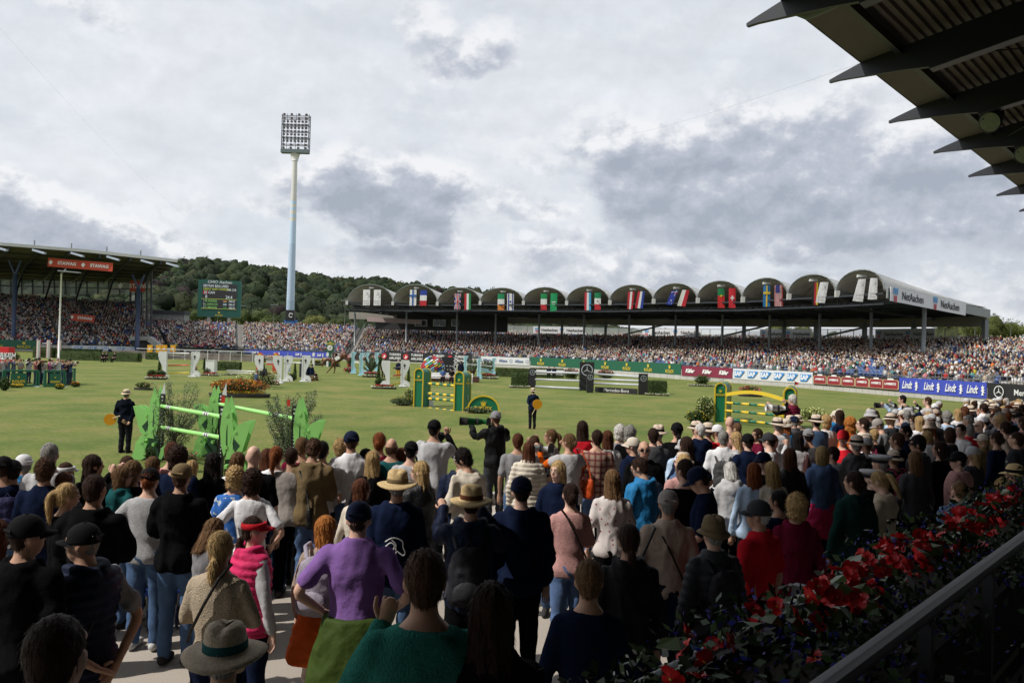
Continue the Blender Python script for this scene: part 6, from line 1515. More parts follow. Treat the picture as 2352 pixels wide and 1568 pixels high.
for (px, py, col, l, sgn) in ((1797+28,890,M_pr,'small red pennant on the right green arched standard',1),(1661,884,M_pw,'small white pennant on the left standard of the right arched jump',-1),(515,831.5,M_pw,'white pennant',1)):
    if px == 515: continue
    p = W(px, py, 38); r = thing('pennant', p, l, 'flag', 'jump pennants'); mb = MB(); mb.tube([(0,0,-.15),(0,0,.3)], .012, 5); mb.build('stick', M_steel, r); mb = MB(); mb.prism([(0,.12),(.28*sgn,.2),(0,.3)] if sgn > 0 else [(0,.3),(-.28,.18),(0,.12)], (0,0,0), (1,0,0), (0,0,1), (0,.01,0)); mb.build('cloth', col, r)
# half-round filler
C = G(1110, 947); s = C.y/F; r = thing('arched_filler', (C.x,C.y,0), 'low green half round panel with gold lettering beside the arched jump', 'jump filler'); n = 18; w, h = 36*s, 38*s
arc_ = [(w*math.cos(math.pi*k/n), h*math.sin(math.pi*k/n)**.8 if 0 < k < n else 0) for k in range(n+1)]; mb = MB(); mb.prism(arc_, (0,0,0), (1,0,0), (0,0,1), (0,.08,0)); mb.build('panel', MATS['std_green'], r); mb = MB()
for p, q in zip(arc_, arc_[1:]): mb.bar((p[0],-.02,p[1]), (q[0],-.02,q[1]), .08, .05, up=(0,1,0))
mb.build('yellow_trim', M_py, r); ob('lettering', text_mesh('ROLEX', .28, M_py, bold=.008), r, loc=(0,-.03,h*.24), rot=(R(90),0,0)); flatshape([(-.32,-.5),(.32,-.5),(.56,.42),(.24,.0),(.3,.55),(.07,.05),(0,.62),(-.07,.05),(-.3,.55),(-.24,.0),(-.56,.42)], .28, M_py, r, Vector(r.location)+Vector((0,-.03,h*.55)), (1,0,0), 'crown_emblem')
C = G(990, 933); r = thing('number_marker', (C.x,C.y,0), 'white tapered marker numbered 11 at the centre arched jump', 'marker'); mb = MB(); mb.prism([(-.14,0),(.14,0),(.09,.55),(-.09,.55)], (0,0,0), (1,0,0), (0,0,1), (0,.2,0)); mb.build('body', M_pw, r); ob('lettering', text_mesh('11', .16, M_txtk), r, loc=(0,-.01,.36), rot=(R(90),0,0))
# black car maker jumps
def bwing(px, py, w, h, label, logos, dp=.35):
    p = G(px, py); s = p.y/F; r = thing('jump_wing', (p.x,p.y,0), label, 'jump wing', 'black jump wings'); mb = MB(); mb.box((0,dp/2,h*s/2), (w*s,dp,h*s)); mb.build('wing_board', M_black, r)
    for (u, v, q) in logos: star_ring(w*s*q, mat('chrome_ring', (.5,.55,.58), .3, .05), r, Vector(r.location)+Vector((u*w*s,-.02,v*h*s)), (1,0,0))
    return r
bwing(1222, 889.5, 17, 43, 'small black wing with star ring at the left end of the black jumps', [(0,.8,.36)]); bwing(1347, 897, 33, 66, 'tall black centre wing with a large star ring', [(0,.72,.40)]); bwing(1355, 902, 15, 46, 'small black wing standing before the tall centre wing', [(0,.78,.42)]); bwing(1477, 907, 20, 49, 'small black wing with star ring at the right end of the black jumps', [(0,.78,.34)])
poles([((1230,854),(1331,856.5),M_sil,'plain','top left'),((1230,871),(1331,874),M_sil,'plain','middle left'),((1230,887.5),(1331,891.7),M_sil,'plain','low left')], 'silver pole of the black jumps', 69.6, 66.5, .085); poles([((1364,858.5),(1467,865),M_sil,'plain','top right'),((1364,870.5),(1467,874),M_sil,'plain','second right'),((1364,880),(1467,883.5),M_sil,'plain','third right')], 'silver pole of the black jumps', 64.5, 62.8, .085)
a_, b_ = W(1367, 894, 64.5), W(1464, 899, 62.9); r = thing('jump_filler', (a_+b_)/2, 'black plank with white car maker lettering below the right silver poles', 'jump filler'); mb = P(r); mb.bar(a_, b_, .08, .42); mb.build('plank', M_black, r); letters('Mercedes-Benz', .36, M_txtw, r, (a_+b_)/2+Vector((.0,-.1,0)), (b_-a_), sx=.95)
# green leaf jump
M_lg = mat('leaf_green', (.32,.70,.20), .42, .05, 2); M_dg = mat('leaf_dark', (.02,.07,.035), .6, .08, 3)
TALL = [(.03,.70),(-.10,.95),(-.17,1.3),(-.13,1.65),(0,2.07),(.10,1.7),(.13,1.3),(.10,.95)]
SLIT = [(-.045,.95),(-.015,.75),(-.01,1.25),(-.03,1.45)]
SIDE = [(.0,.62),(-.2,.64),(-.38,.80),(-.46,1.08),(-.58,1.50),(-.42,1.50),(-.27,1.42),(-.16,1.25),(-.12,1.0),(-.05,.85)]; SIDE2 = [(-.14,.14),(-.34,.02),(-.60,.06),(-.52,.26),(-.48,.50),(-.34,.70),(-.14,.76),(-.25,.60),(-.28,.42),(-.22,.28)]; DARK = [(-.32,.0),(-.30,.35),(-.22,.5),(-.28,.62),(-.12,.8),(-.1,.95),(.02,.8),(.05,.0)]
SMALL = [(-.1,.0),(-.26,.1),(-.3,.42),(-.17,.3),(-.12,.12)]
def lwing(px, d, flip, label, small=False):
    p = at(px, d, 0); p.x = W(px, 980, d).x; r = thing('leaf_wing', (p.x,p.y,0), label, 'jump wing', 'bright green leaf shaped wings', rz=.08)
    ex = Vector((flip,0,0))
    for yy in (-.20,.20):
        for n_, o_, th in (('tall_leaf',TALL,.03),('side_leaf',SIDE,.03),('lower_leaf',SIDE2,.03)):
            mb = MB(); mb.prism(o_, (-.08*flip,yy,0), ex, (0,0,1), (0,th,0)); mb.build(n_, M_lg, r)
        mb = MB(); mb.prism(SLIT, (-.08*flip,yy-.003,0), ex, (0,0,1), (0,.036,0)); mb.prism([(x-.14,z*.5+.45) for x,z in SLIT], (-.1*flip,yy-.003,0), ex, (0,0,1), (0,.036,0)); mb.prism([(-.33,.95),(-.22,.78),(-.16,1.0),(-.2,1.1)], (-.08*flip,yy-.003,0), ex, (0,0,1), (0,.036,0)); mb.build('leaf_vein', M_dg, r)
        mb = MB(); mb.prism([(-.12,-.0),(-.2,.2),(-.26,.5),(-.12,.36),(-.06,.1)], (.0,yy,0), (-flip,0,0), (0,0,1), (0,.03,0)); mb.build('small_leaf', M_lg, r)
    mb = MB(); mb.prism(DARK, (-.06*flip,.0,0), ex, (0,0,1), (0,.05,0)); mb.build('dark_stem_board', M_dg, r)
    mb = MB()
    for z in (.45,.9,1.65): mb.box((-.1*flip,0,z), (.06,.42,.08))
    mb.box((-.42*flip,0,.5), (.05,.42,.06)); mb.box((-.3*flip,0,1.25), (.05,.42,.06)); mb.build('strut', M_lg, r)
    mb = MB(); mb.box((.06*flip,0,.92), (.11,.10,1.84)); mb.box((.06*flip,0,.03), (.12,1.1,.06)); mb.box((-.2*flip,0,.03), (.8,.12,.06)); mb.build('black_post', M_black, r)
    mb = MB()
    for k in range(16): mb.box((.06*flip,-.052,.25+k*.085), (.022,.006,.03))
    for z in (1.66,1.76): mb.box((.06*flip,-.053,z), (.05,.006,.05))
    mb.build('pin_holes', M_txtw, r); return r
lwing(367, 22.3, 1, 'leftmost green leaf wing, nearest the steward with the orange paddle'); lwing(501, 23.2, 1, 'green leaf wing at the far side of the centre pair'); lwing(516, 18.8, -1, 'nearest green leaf wing, in the centre of the green jump'); lwing(682, 19.5, -1, 'green leaf wing behind the olive shrub at the right end')
poles([((370,932),(511,957),M_lg,'green','upper'),((370,980.5),(511,1005),M_lg,'green','lower')], 'light green banded pole of the left half', 22.2, 18.9, .052); poles([((505,928),(680,962),M_lg,'green','single')], 'light green banded pole running to the olive shrub', 23.0, 19.6, .052)
p = W(512, 924, 22.9); r = thing('pennant', p, 'red marker strip on the far centre leaf wing', 'flag', 'jump pennants'); mb = MB(); mb.box((0,0,0), (.10,.02,.36)); mb.build('cloth', M_pr, r)
for (x, y, d) in ((401*1.0,903,22.2),(551*1.0,905,23)):
    p = W(x, y, d)
p = W(663, 925, 19.4); r = thing('pennant', p, 'red marker strip above the olive shrub', 'flag', 'jump pennants'); mb = MB(); mb.box((0,0,0), (.07,.02,.16)); mb.build('cloth', M_pr, r)
for (x, d) in ((377, 22.3), (518, 23.1)):
    p = W(x-2, 894, d); r = thing('pennant', p, ['white pointed pennant on the leftmost leaf wing','white pointed pennant on the far centre leaf wing'][x > 400], 'flag', 'jump pennants'); mb = MB(); mb.prism([(-.07,-.15),(.06,-.18),(.04,.2)], (0,0,0), (1,0,0), (0,0,1), (0,.02,0)); mb.build('cloth', M_pw, r)
# plants
plant('olive_shrub', 401, 1058, 82, 182, OLV, 'airy olive shrub behind the left green leaf wing', n=2300, shape='olive', size=.02, cat='shrub'); plant('olive_shrub', 662, 1096, 112, 198, OLV, 'dense olive shrub in front of the right green leaf wing', n=4200, shape='olive', size=.02, cat='shrub')
plant('flower_pot', 430, 1084, 62, 52, GRN, 'red flowering plant below the green poles', [(RED+PNK,'top')], size=.03, n=500, fn=60)
plant('round_boxwood', 345, 1062, 30, 38, GRN, 'small round bush at the foot of the left leaf wing', size=.03, n=500)
plant('flower_bed', 550, 911, 138, 40, GRN, 'wide flower bed of orange and yellow marigolds with dark planters', [(ORA,'top'),(YEL,'base'),([(.35,.08,.03),(.5,.14,.04)],'all')], n=2200, fn=700, box=.2, dep=.45, cat='flower bed')
plant('variegated_shrub', 604, 888, 84, 42, VAR, 'pale variegated shrubs rising from the orange flower bed', n=2600, dep=.5, cat='shrub'); plant('variegated_shrub', 549, 892, 26, 34, VAR, 'small variegated shrub left of the kneeling cameraman', n=700, cat='shrub'); plant('variegated_shrub', 499, 893, 26, 24, VAR, 'yellowish shrub at the left end of the orange flower bed', [(YEL,'all')], n=700, fn=60, cat='shrub')
plant('flower_box', 329, 896, 42, 19, GRN+VAR, 'low oblong box of green plants left of the green leaf jump', [(PNK,'all')], n=900, box=.3, dep=.4, fn=30, cat='planter')
plant('flower_ring', 359, 871, 52, 10, GRN, 'oval ring of white flowers round clipped bushes at the left jump', [(WHT,'rim'),(RED,'top')], n=300, box=.45, fn=160, dep=.5, cat='planter'); plant('clipped_bush', 349, 866, 26, 18, GRN, 'left clipped dark bush in the white flower ring', cat='shrub'); plant('clipped_bush', 369, 866, 26, 17, GRN, 'right clipped dark bush in the white flower ring', cat='shrub'); plant('conifer', 366, 852, 12, 30, GRN, 'upright conifer before the left white wing', shape='cone', cat='conifer')
plant('flower_ring', 882, 893, 56, 10, GRN, 'oval ring of white and red flowers round the small conifer', [(WHT,'rim'),(RED,'top')], n=300, box=.45, fn=200, dep=.5, cat='planter'); plant('clipped_bush', 874, 887, 32, 20, GRN, 'round dark bush below the small conifer', cat='shrub', n=1000); plant('conifer', 869, 876, 15, 38, GRN, 'small cone shaped conifer beside the nearer gold and red jump', shape='cone', cat='conifer', n=1000)
plant('conifer', 938, 876, 11, 34, GRN, 'slim cone conifer just left of the green arched standard', shape='cone', cat='conifer'); plant('flower_bush', 926, 876, 10, 14, GRN, 'small reddish bush beside the slim cone conifer', [(PNK,'all')], cat='shrub', n=200, fn=80)
plant('conifer', 605, 872, 16, 36, GRN, 'dark oval conifer at the crested white jump', shape='cone', cat='conifer', n=900); plant('clipped_bush', 619, 874, 24, 14, GRN, 'low dark bush right of the oval conifer', cat='shrub'); plant('flower_ring', 629, 884, 28, 8, GRN, 'small planter of white and red flowers by the nearest crested wing', [(WHT,'rim'),(RED,'top')], n=200, box=.4, dep=.5, cat='planter')
plant('conifer', 677, 872, 13, 38, [(.05,.075,.025)], 'tall dark conifer between the two right crested wings', shape='cone', cat='conifer'); plant('clipped_bush', 671, 875, 20, 18, GRN, 'dark bush below the tall conifer', cat='shrub'); plant('flower_bush', 719, 874, 24, 12, GRN, 'mixed flowers right of the crested white jump', [(WHT+RED,'all')], cat='flowers', n=300)
plant('conifer', 469, 848, 9, 26, GRN, 'thin conifer left of the white box', shape='cone', cat='conifer'); plant('clipped_bush', 478, 858, 24, 15, GRN, 'dark bush before the white box', cat='shrub'); plant('flower_ring', 482, 863, 42, 8, GRN, 'row of white and red flowers before the white box', [(WHT,'rim'),(RED,'top')], n=200, box=.4, dep=.4, cat='planter'); plant('flower_bush', 446, 852, 14, 13, GRN, 'reddish bush right of the left crested wing', [(PNK,'all')], cat='shrub', n=200, fn=90); plant('flower_ring', 530, 862, 44, 5, GRN, 'low row of white flowers under the long white poles', [(WHT,'rim')], n=200, box=.4, dep=.3, cat='planter')
p = G(485, 858); s = p.y/F; r = thing('white_box', (p.x,p.y,0), 'plain white upright box left of the pink topped hedge', 'box'); mb = MB(); mb.box((0,0,15*s), (20*s,.8,30*s)); mb.build('box_body', M_pw, r); mb = MB(); mb.box((0,0,30.3*s), (21*s,.86,.7*s)); mb.build('lid', M_pw, r)
plant('hedge', 525, 851, 54, 20, GRN, 'low dark hedge with pink flowers on top behind the white poles', [(PNK,'top')], shape='hedge', n=1200, dep=.3, cat='hedge', size=.06); plant('variegated_shrub', 600, 832, 26, 14, GRN+WHT, 'leafy bush beyond the crested jump on the left', [(YEL,'base')], cat='shrub'); plant('hedge', 562, 824, 70, 12, GRN, 'long dark hedge behind the white fence', shape='hedge', n=900, dep=.15, cat='hedge', size=.07); plant('hedge', 350, 826, 28, 16, GRN, 'dark hedge block behind the left white wing', [(YEL,'base')], shape='hedge', n=500, dep=.4, cat='hedge', size=.07)
plant('variegated_shrub', 940, 931, 30, 43, VAR, 'pale variegated shrub left of the centre green standard', n=1600, cat='shrub'); plant('flower_bush', 925, 931, 66, 20, OLV+GRN, 'low silvery plants with yellow flowers at the centre jump', [(YEL,'top')], n=2000, dep=.5, cat='flowers', fn=60, size=.035); plant('flower_bush', 1098, 949, 76, 15, OLV+GRN, 'low silvery plants with yellow flowers before the green half round', [(YEL,'top')], n=2200, dep=.35, cat='flowers', fn=90, size=.035)
plant('hedge', 1194, 888, 38, 31, GRN, 'clipped cube hedge left of the black jumps', shape='hedge', n=1800, dep=.7, cat='hedge', size=.045, box=.05); plant('flower_row', 1193, 890.5, 46, 8, GRN, 'row of small white flowers at the foot of the left cube hedge', [(WHT,'rim')], n=150, box=.4, dep=.3, cat='planter'); plant('hedge', 1506, 904, 46, 30, GRN, 'clipped cube hedge right of the black jumps', shape='hedge', n=1800, dep=.6, cat='hedge', size=.045, box=.05); plant('flower_row', 1510, 908.5, 54, 9, GRN, 'row of small white flowers at the foot of the right cube hedge', [(WHT,'rim')], n=150, box=.4, dep=.3, cat='planter')
plant('clipped_bush', 1345, 895, 12, 30, GRN, 'small bush beside the tall black centre wing', cat='shrub', n=400)
plant('hedge', 1180, 866, 80, 20, GRN+[(.16,.16,.03)], 'long flowering hedge left part, yellow topped, behind the black jumps', [(YEL+[(.3,.3,.05)],'top'),(PNK,'base')], shape='hedge', n=1500, dep=.15, cat='hedge', size=.07); plant('hedge', 1256, 867, 74, 21, GRN+[(.16,.16,.03)], 'long flowering hedge right part behind the bench', [(YEL+[(.3,.3,.05)],'top')], shape='hedge', n=1500, dep=.15, cat='hedge', size=.07); plant('hedge', 1311, 871, 42, 25, GRN, 'red topped bush left of the tall black wing', [([(.3,.06,.04)],'top')], n=900, cat='shrub', fn=240); plant('hedge', 1391, 871, 44, 22, GRN, 'red topped bush right of the tall black wing', [([(.3,.06,.04)],'top')], n=900, cat='shrub', fn=240)
plant('leafy_plant', 1612, 883, 42, 24, GRN, 'round glossy plant ringed by white flowers before the wine red board', n=900, cat='shrub'); plant('flower_ring', 1613, 887, 62, 6, GRN, 'disc of white flowers round the glossy plant', [(WHT,'rim')], n=200, box=.5, dep=.4, cat='planter', fn=220); plant('flower_mound', 1723, 910, 54, 25, GRN, 'mound of pink and red flowers behind the yellow plank', [(PNK+RED,'all')], n=900, fn=360, cat='flowers', box=.15)
plant('variegated_shrub', 1620, 968, 50, 60, VAR+GRN, 'tall variegated shrub left of the right green standard', n=2600, cat='shrub'); plant('flower_bush', 1604, 972, 66, 30, GRN, 'leafy plants with yellow blooms at the foot of the right standard', [(YEL,'all')], n=1500, fn=60, dep=.5, cat='flowers', size=.05); plant('variegated_shrub', 1868, 968, 70, 34, VAR, 'pale shrub behind the white haired photographer', n=1600, cat='shrub')
plant('olive_shrub', 851, 862, 28, 42, OLV, 'silvery olive tree between pale blue wings', n=1700, shape='olive', size=.05, cat='shrub'); plant('flower_ring', 853, 866, 42, 12, GRN, 'round bed of red and white flowers at the olive tree', [(RED+PNK,'top'),(WHT,'rim')], n=300, box=.35, fn=200, dep=.5, cat='planter'); plant('flower_bush', 803, 856, 30, 14, GRN, 'red flowers at the foot of the light blue wings near the horse', [(PNK+RED,'all')], n=300, cat='flowers'); plant('conifer', 872, 841, 20, 24, GRN, 'dark round bush behind the pale blue wings', cat='shrub'); plant('conifer', 806, 842, 20, 22, GRN, 'dark bush right of the horse', [(RED,'base')], cat='shrub')
plant('olive_shrub', 1084, 862, 24, 36, OLV, 'olive tree left of the tallest light blue wing', n=1300, shape='olive', size=.05, cat='shrub'); plant('olive_shrub', 1118, 866, 26, 38, OLV, 'olive tree right of the tallest light blue wing', n=1300, shape='olive', size=.05, cat='shrub'); plant('flower_ring', 1122, 870, 42, 12, GRN, 'flat bed of white and red flowers right of the tallest light blue wing', [(RED,'top'),(WHT,'rim')], n=300, box=.35, dep=.4, cat='planter'); plant('flower_bush', 1084, 862, 16, 16, GRN, 'red flowers beside the tallest light blue wing', [(RED+PNK,'all')], n=300, cat='flowers')
for i, (x, y, w, h, l) in enumerate(((746,838,18,16,'planter bush left of the clock'),(728,839,22,14,'dark planter bush at the far white rails'),(770,842,24,10,'low white flowers below the clock'),(705,832,22,12,'dark bush behind the seated stewards'))): plant('flower_bush', x, y, w, h, GRN, l, [(YEL+WHT,'top')], n=300, cat='shrub', box=.3)
plant('hedge', 102, 821, 44, 23, GRN, 'tall rounded hedge block left of the slim white pole', [(VAR,'all')], shape='hedge', n=1400, dep=.4, cat='hedge', size=.07); plant('hedge', 228, 829, 186, 21, GRN, 'long clipped hedge right of the slim white pole', shape='hedge', n=2800, dep=.06, cat='hedge', size=.08); plant('hedge', 178, 810, 108, 9, GRN, 'low far hedge behind the long clipped one', shape='hedge', n=900, dep=.06, cat='hedge', size=.09)
plant('palm_shrub', 10, 897, 30, 32, GRN, 'leafy plant with pale leaves at the left edge before the photographers pen', [([(.6,.5,.4)],'all')], n=900, fn=26, cat='plant'); plant('flower_box', 36, 890, 42, 9, GRN, 'yellow marigolds at the first pen panel', [(YEL,'top')], n=400, cat='flowers'); plant('flower_box', 137, 894, 24, 12, GRN, 'yellow marigolds at the second pen panel', [(YEL,'top')], n=400, cat='flowers'); plant('flower_box', 173, 889, 22, 12, GRN, 'orange flowers at the right end of the pen', [(ORA,'top')], n=400, cat='flowers'); plant('palm_shrub', 36, 829, 20, 20, [(.10,.13,.04)], 'small palm like plant behind the pen', n=400, cat='plant')
# far wall and fence strip
wl = thing('stone_wall', at(450, 126, 0), 'low rough stone bank below the white fence at the far side', 'wall'); mb = P(wl); g = random.Random(3)
x = 240
while x < 640: dx = g.uniform(2.5,5); mb.box(at(x+dx/2, 128, .35), (dx*.068*.95, .5, g.uniform(.55,.85))); mb.box(at(x+dx/2, 128.1, .95), (dx*.066*.9, .4, g.uniform(.2,.5))); x += dx
o = mb.build('stones', mat('rough_stone', (.22,.19,.17), .95, .35, .8, .5), wl); o['kind'] = 'stuff'
fn_ = thing('white_fence', at(450, 124, 0), 'white rail fence running along the far stone bank', 'fence'); mb = P(fn_)
for x in range(400, 600, 26): mb.bar(at(x,124,0), at(x,124,1.6), .06, .06)
mb.build('fence_posts', M_white, fn_); mb = P(fn_); mb.bar(at(314,124,1.6), at(592,124,1.6), .06, .08); mb.build('rail', M_white, fn_)
for (x, l) in ((85,'left'),(108,'middle'),(133,'right')):
    p = G(x, 822); s = p.y/F; r = thing('striped_arch_pillar', (p.x,p.y,0), l+' of the three pink and white rounded pillars behind the hedge', 'jump wing', 'pink and white pillars'); mb = MB(); mb.prism([(-2,0),(2.5,0),(2.5,38),(1.5,43),(-.5,43),(-2,38)] and [(a*s*1.2,b*s) for a,b in [(-2,0),(2.5,0),(2.5,38),(1.5,42),(-1,42),(-2,38)]], (0,0,0), (1,0,0), (0,0,1), (0,.5,0)); mb.build('pillar_body', mat('pillar_pink', (.45,.25,.24), .6, .2, 2), r); mb = MB(); mb.box((2.6*s,-.02,20*s), (1.5*s,.5,40*s)); mb.build('white_edge', M_pw, r)
poles([((97,788.5),(119,788.5),M_pw,'plain','far')], 'white pole between the pink pillars', 118, 118, .07)
p = G(12, 845); s = p.y/F; r = thing('red_billboard', (p.x,p.y,0), 'red and black advertising cube at the left edge', 'sign')
for (y0, y1, c, n) in ((0,12,(.55,.01,.015),'lower_red_panel'),(12,24,(.02,.01,.012),'black_panel'),(24,38,(.55,.01,.015),'red_panel')): mb = MB(); mb.box((0,0,(y0+y1)/2*s+10*s), (27*s,1,(y1-y0)*s)); mb.build(n, mat('bill_'+n, c, .5, .04), r)
ob('lettering', text_mesh('TURKISH', .55, M_txtw, bold=.012), r, loc=(5*s,-.52,(20.5+10)*s), rot=(R(90),0,0)); ob('lettering', text_mesh('AIRLINES', .55, M_txtw, bold=.012), r, loc=(5*s,-.52,(15+10)*s), rot=(R(90),0,0))
# photographers pen
M_pen = mat('pen_green', (.012,.12,.065), .5, .06, 3)
def pen(x0, x1, yt, yb, px0, px1, label, d, logo=True, sl=0):
    a, b = G(x0, yb), G(x1, yb-sl); r = thing('pen_panel', (a+b)/2, label, 'barrier', 'green pen panels'); r.location.z = 0; h = (yb-yt)*a.y/F; mb = P(r); z = Vector((0,0,h))
    mb.bar(a+z, b+z, .12, .12); mb.bar(a+z*.08, b+z*.08, .1, .12)
    for t in (0,.06,.94,1): q = a.lerp(b, t); mb.bar(q, q+z, .09, .09)
    mb.build('frame', M_pen, r); mb = P(r); c, e = a.lerp(b, px0), a.lerp(b, px1); mb.bar(c+z*.5, e+z*.5, .04, h*.72); mb.build('panel', M_pen, r); ex = (e-c).normalized(); m_ = (c+e)/2; nr = Vector((ex.y,-ex.x,0)); L = (e-c).length
    letters('ROLEX', L*.26, M_yel, r, m_+z*.34+nr*.04, ex, bold=.012); crown_logo(L*.16, M_yel, r, m_+z*.62+nr*.04, ex)
    mb = P(r); mb.bar(b-Vector((.5,0,-.03)), b+Vector((.3,-.3,.03)), .2, .05); mb.build('foot', M_sil, r)
pen(6, 88.5, 851, 888, .21, .66, 'left and widest green pen panel with gold lettering', 51); pen(101, 149, 852, 889, .25, .8, 'middle green pen panel with gold lettering', 50); pen(152, 171, 849, 884, .25, .75, 'right narrow green pen panel turned away', 51, sl=3)
# flag sphere, dark board, clock, bench
p = G(1010, 877); d = 77; c = W(994, 845, d); r = thing('flag_sphere', (c.x, d, 0), 'slanted globe wrapped in bands of national flags behind the centre jump', 'sculpture'); rr = 28*d/F; g = random.Random(9); FC = [(.6,.6,.6),(.5,.03,.04),(.02,.06,.3),(.02,.3,.1),(.6,.45,.03),(.02,.02,.02),(.62,.62,.62),(.55,.05,.05),(.35,.02,.03),(.25,.45,.6)]
mats_ = [mat('globe_%d' % i, q, .6, .05, 3) for i, q in enumerate(FC)]; mb = MB(); v_, f_ = ball((0,0,c.z), rr*.96, 3); mb.add(v_, f_); mb.build('core', M_black, r, True); MT = Matrix.Rotation(-.62, 3, 'Y')
mbs = [MB() for _ in FC]
for k in range(11):
    z0_ = -1+2*(k+.1)/11; z1_ = -1+2*(k+.78)/11; t = 0
    while t < 6.2:
        dt = g.uniform(.25,.5); i = g.randrange(len(FC)); ring = []
        for (tt, zz_) in ((t,z0_),(t+dt*.92,z0_),(t+dt*.92,z1_),(t,z1_)): rho = math.sqrt(max(0,1-zz_*zz_)); ring.append(MT @ Vector((math.cos(tt)*rho*rr*1.01, math.sin(tt)*rho*rr*1.01, zz_*rr*1.01))+Vector((0,0,c.z)))
        mbs[i].add(ring, [(0,1,2,3)]); t += dt
for i, m_ in enumerate(mbs):
    if m_.v: m_.build('flag_band', mats_[i], r)
mb = MB(); mb.tube([(0,0,0),(0,0,c.z-rr*.8)], .3, 10); mb.build('stand', M_black, r); mb = MB(); mb.box((2,-.3,.28), (5.0,.9,.5)); mb.build('base_trough', mat('trough_brown', (.08,.03,.02), .8, .1), r)
a_, b_ = W(1014, 842, 80), W(1048, 844, 80); r = thing('dark_info_board', (a_+b_)/2, 'tall black results board with white upright lettering beside the flag globe', 'sign'); r.location.z = 0; mb = P(r); mb.bar(a_+Vector((0,0,0)), b_, .2, 2.0); mb.build('panel', M_black, r); o = ob('lettering', text_mesh('AACHEN', .5, M_txtw, bold=.01), r, loc=b_-Vector((.1,.12,0))-r.location, rot=(R(90),0,0)); o.rotation_euler = (R(90),R(90),0); ob('lettering', text_mesh('M  W E', .22, M_txtw), r, loc=(a_+b_)/2+Vector((.1,-.12,.1))-r.location, rot=(R(90),0,0)); ob('lettering', text_mesh('V  SEI', .22, M_txtw), r, loc=(a_+b_)/2+Vector((.1,-.12,-.25))-r.location, rot=(R(90),0,0))
c = W(759, 795, 112); s = 112/F; r = thing('clock_panel', (c.x,c.y,0), 'green panel with a round white clock before the open stand', 'clock'); mb = MB(); mb.box((0,0,c.z), (16*s,.4,25*s)); mb.build('panel', M_pen, r); mb = MB(); mb.lathe([(6.3*s,0),(6.6*s,.05),(6.0*s,.06)], (0,0,0), 24); mb.build('clock_rim', mat('clock_gold', (.45,.38,.25), .4, .1), r, loc=(0,-.2,c.z-3.8*s), rot=(R(90),0,0)); mb = MB(); mb.lathe([(5.6*s,0),(5.6*s,.08)], (0,0,0), 24); mb.build('clock_face', M_pw, r, loc=(0,-.2,c.z-3.8*s), rot=(R(90),0,0)); mb = MB(); mb.bar((0,-.3,c.z-3.8*s), (.1,-.3,c.z-.6*s), .06, .04); mb.bar((0,-.3,c.z-3.8*s), (-.15,-.3,c.z-5.5*s), .06, .04); mb.build('hands', M_black, r); ob('lettering', text_mesh('ROLEX', .36, M_yel, bold=.01), r, loc=(0,-.22,c.z+5.5*s), rot=(R(90),0,0)); mb = MB(); mb.box((0,0,c.z/2), (.3,.3,c.z)); mb.build('post', M_pen, r); crown_logo(.3, M_yel, r, Vector(r.location)+Vector((0,-.22,c.z+8.8*s)), (1,0,0))
for (x, l) in ((780,'left'),(812,'right')):
    p = G(x-60, 842); s = p.y/F; r = thing('disc_post', (p.x,p.y,0), 'white disc topped post, '+l+' of the two by the clock', 'jump wing', 'white disc posts'); mb = MB(); mb.box((0,0,10*s), (.25,.3,20*s)); mb.build('post', M_pw, r); mb = MB(); mb.lathe([(5*s,0),(5*s,.2)], (0,0,0), 18, .6, 1); mb.build('disc', M_pw, r, loc=(0,0,28*s), rot=(R(90),0,0))
def bench(px, py, w, label):
    p = G(px, py); r = thing('white_bench', (p.x,p.y,0), label, 'bench', 'white garden benches')
    for n_, c_, z_ in (('seat',(0,0,.45),(w,.45,.06)),('backrest',(0,.24,.75),(w,.05,.4))): mb = MB(); mb.box(c_, z_); mb.build(n_, M_white, r)
    for sx in (-1,1):
        for sy in (-.18,.2): mb = MB(); mb.box((sx*(w/2-.06),sy,.22), (.07,.07,.44)); mb.build('leg', M_white, r)
    return p
def fperson(px, py, label, **k):
    p = G(px, py); f_ = k.pop('face', (0,1)); return person((p.x,p.y,0), f_, label, group=k.pop('group', 'officials and photographers on the field'), **k)
NAVY = (.012,.018,.04); DK = (.015,.015,.02); LG = (.36,.36,.38)
p = bench(1266, 868.5, 6.2, 'white bench before the flowering hedge'); 
for dx, l, h_ in ((-6,'left steward in navy seated on the white bench',1.8),(6,'right steward in navy seated on the white bench',1.8)): fperson(1266+dx, 869, l, pose='sit', face=(0,-1), top='jacket', tc=NAVY, bot='trousers', bc=DK, h=h_, group='stewards on benches')
# judges with boater hats and paddles
def paddle(px, py, d, label, r_=.17, hx=0, hz=-.5):
    c = W(px, py, d); r = thing('paddle', c, label, 'paddle', 'stewards paddles'); mb = MB(); mb.lathe([(r_,-.012),(r_,.012)], (0,0,0), 26); mb.build('disc', mat('paddle_orange', (.72,.31,.01), .45, .05), r, rot=(R(90),0,R(12))); mb = MB(); mb.tube([(hx*.3,0,hz*.3),(hx,0.02,hz)], .016, 8); mb.build('handle', mat('handle_wood', (.5,.4,.25), .6, .1), r)
fperson(286, 1040, 'steward in dark suit and straw hat at the left with an orange paddle', pose='paddle', face=(.1,1), top='jacket', tc=(.006,.008,.014), bot='trousers', bc=DK, h=1.83, hat='panama', hatc=(.62,.50,.36), band=(.02,.015,.02), hc=(.2,.18,.15), shoes=(.01,.01,.01), wide=1.06); paddle(253, 963, 21.4, 'orange paddle held by the left steward', .155, .25, .1)
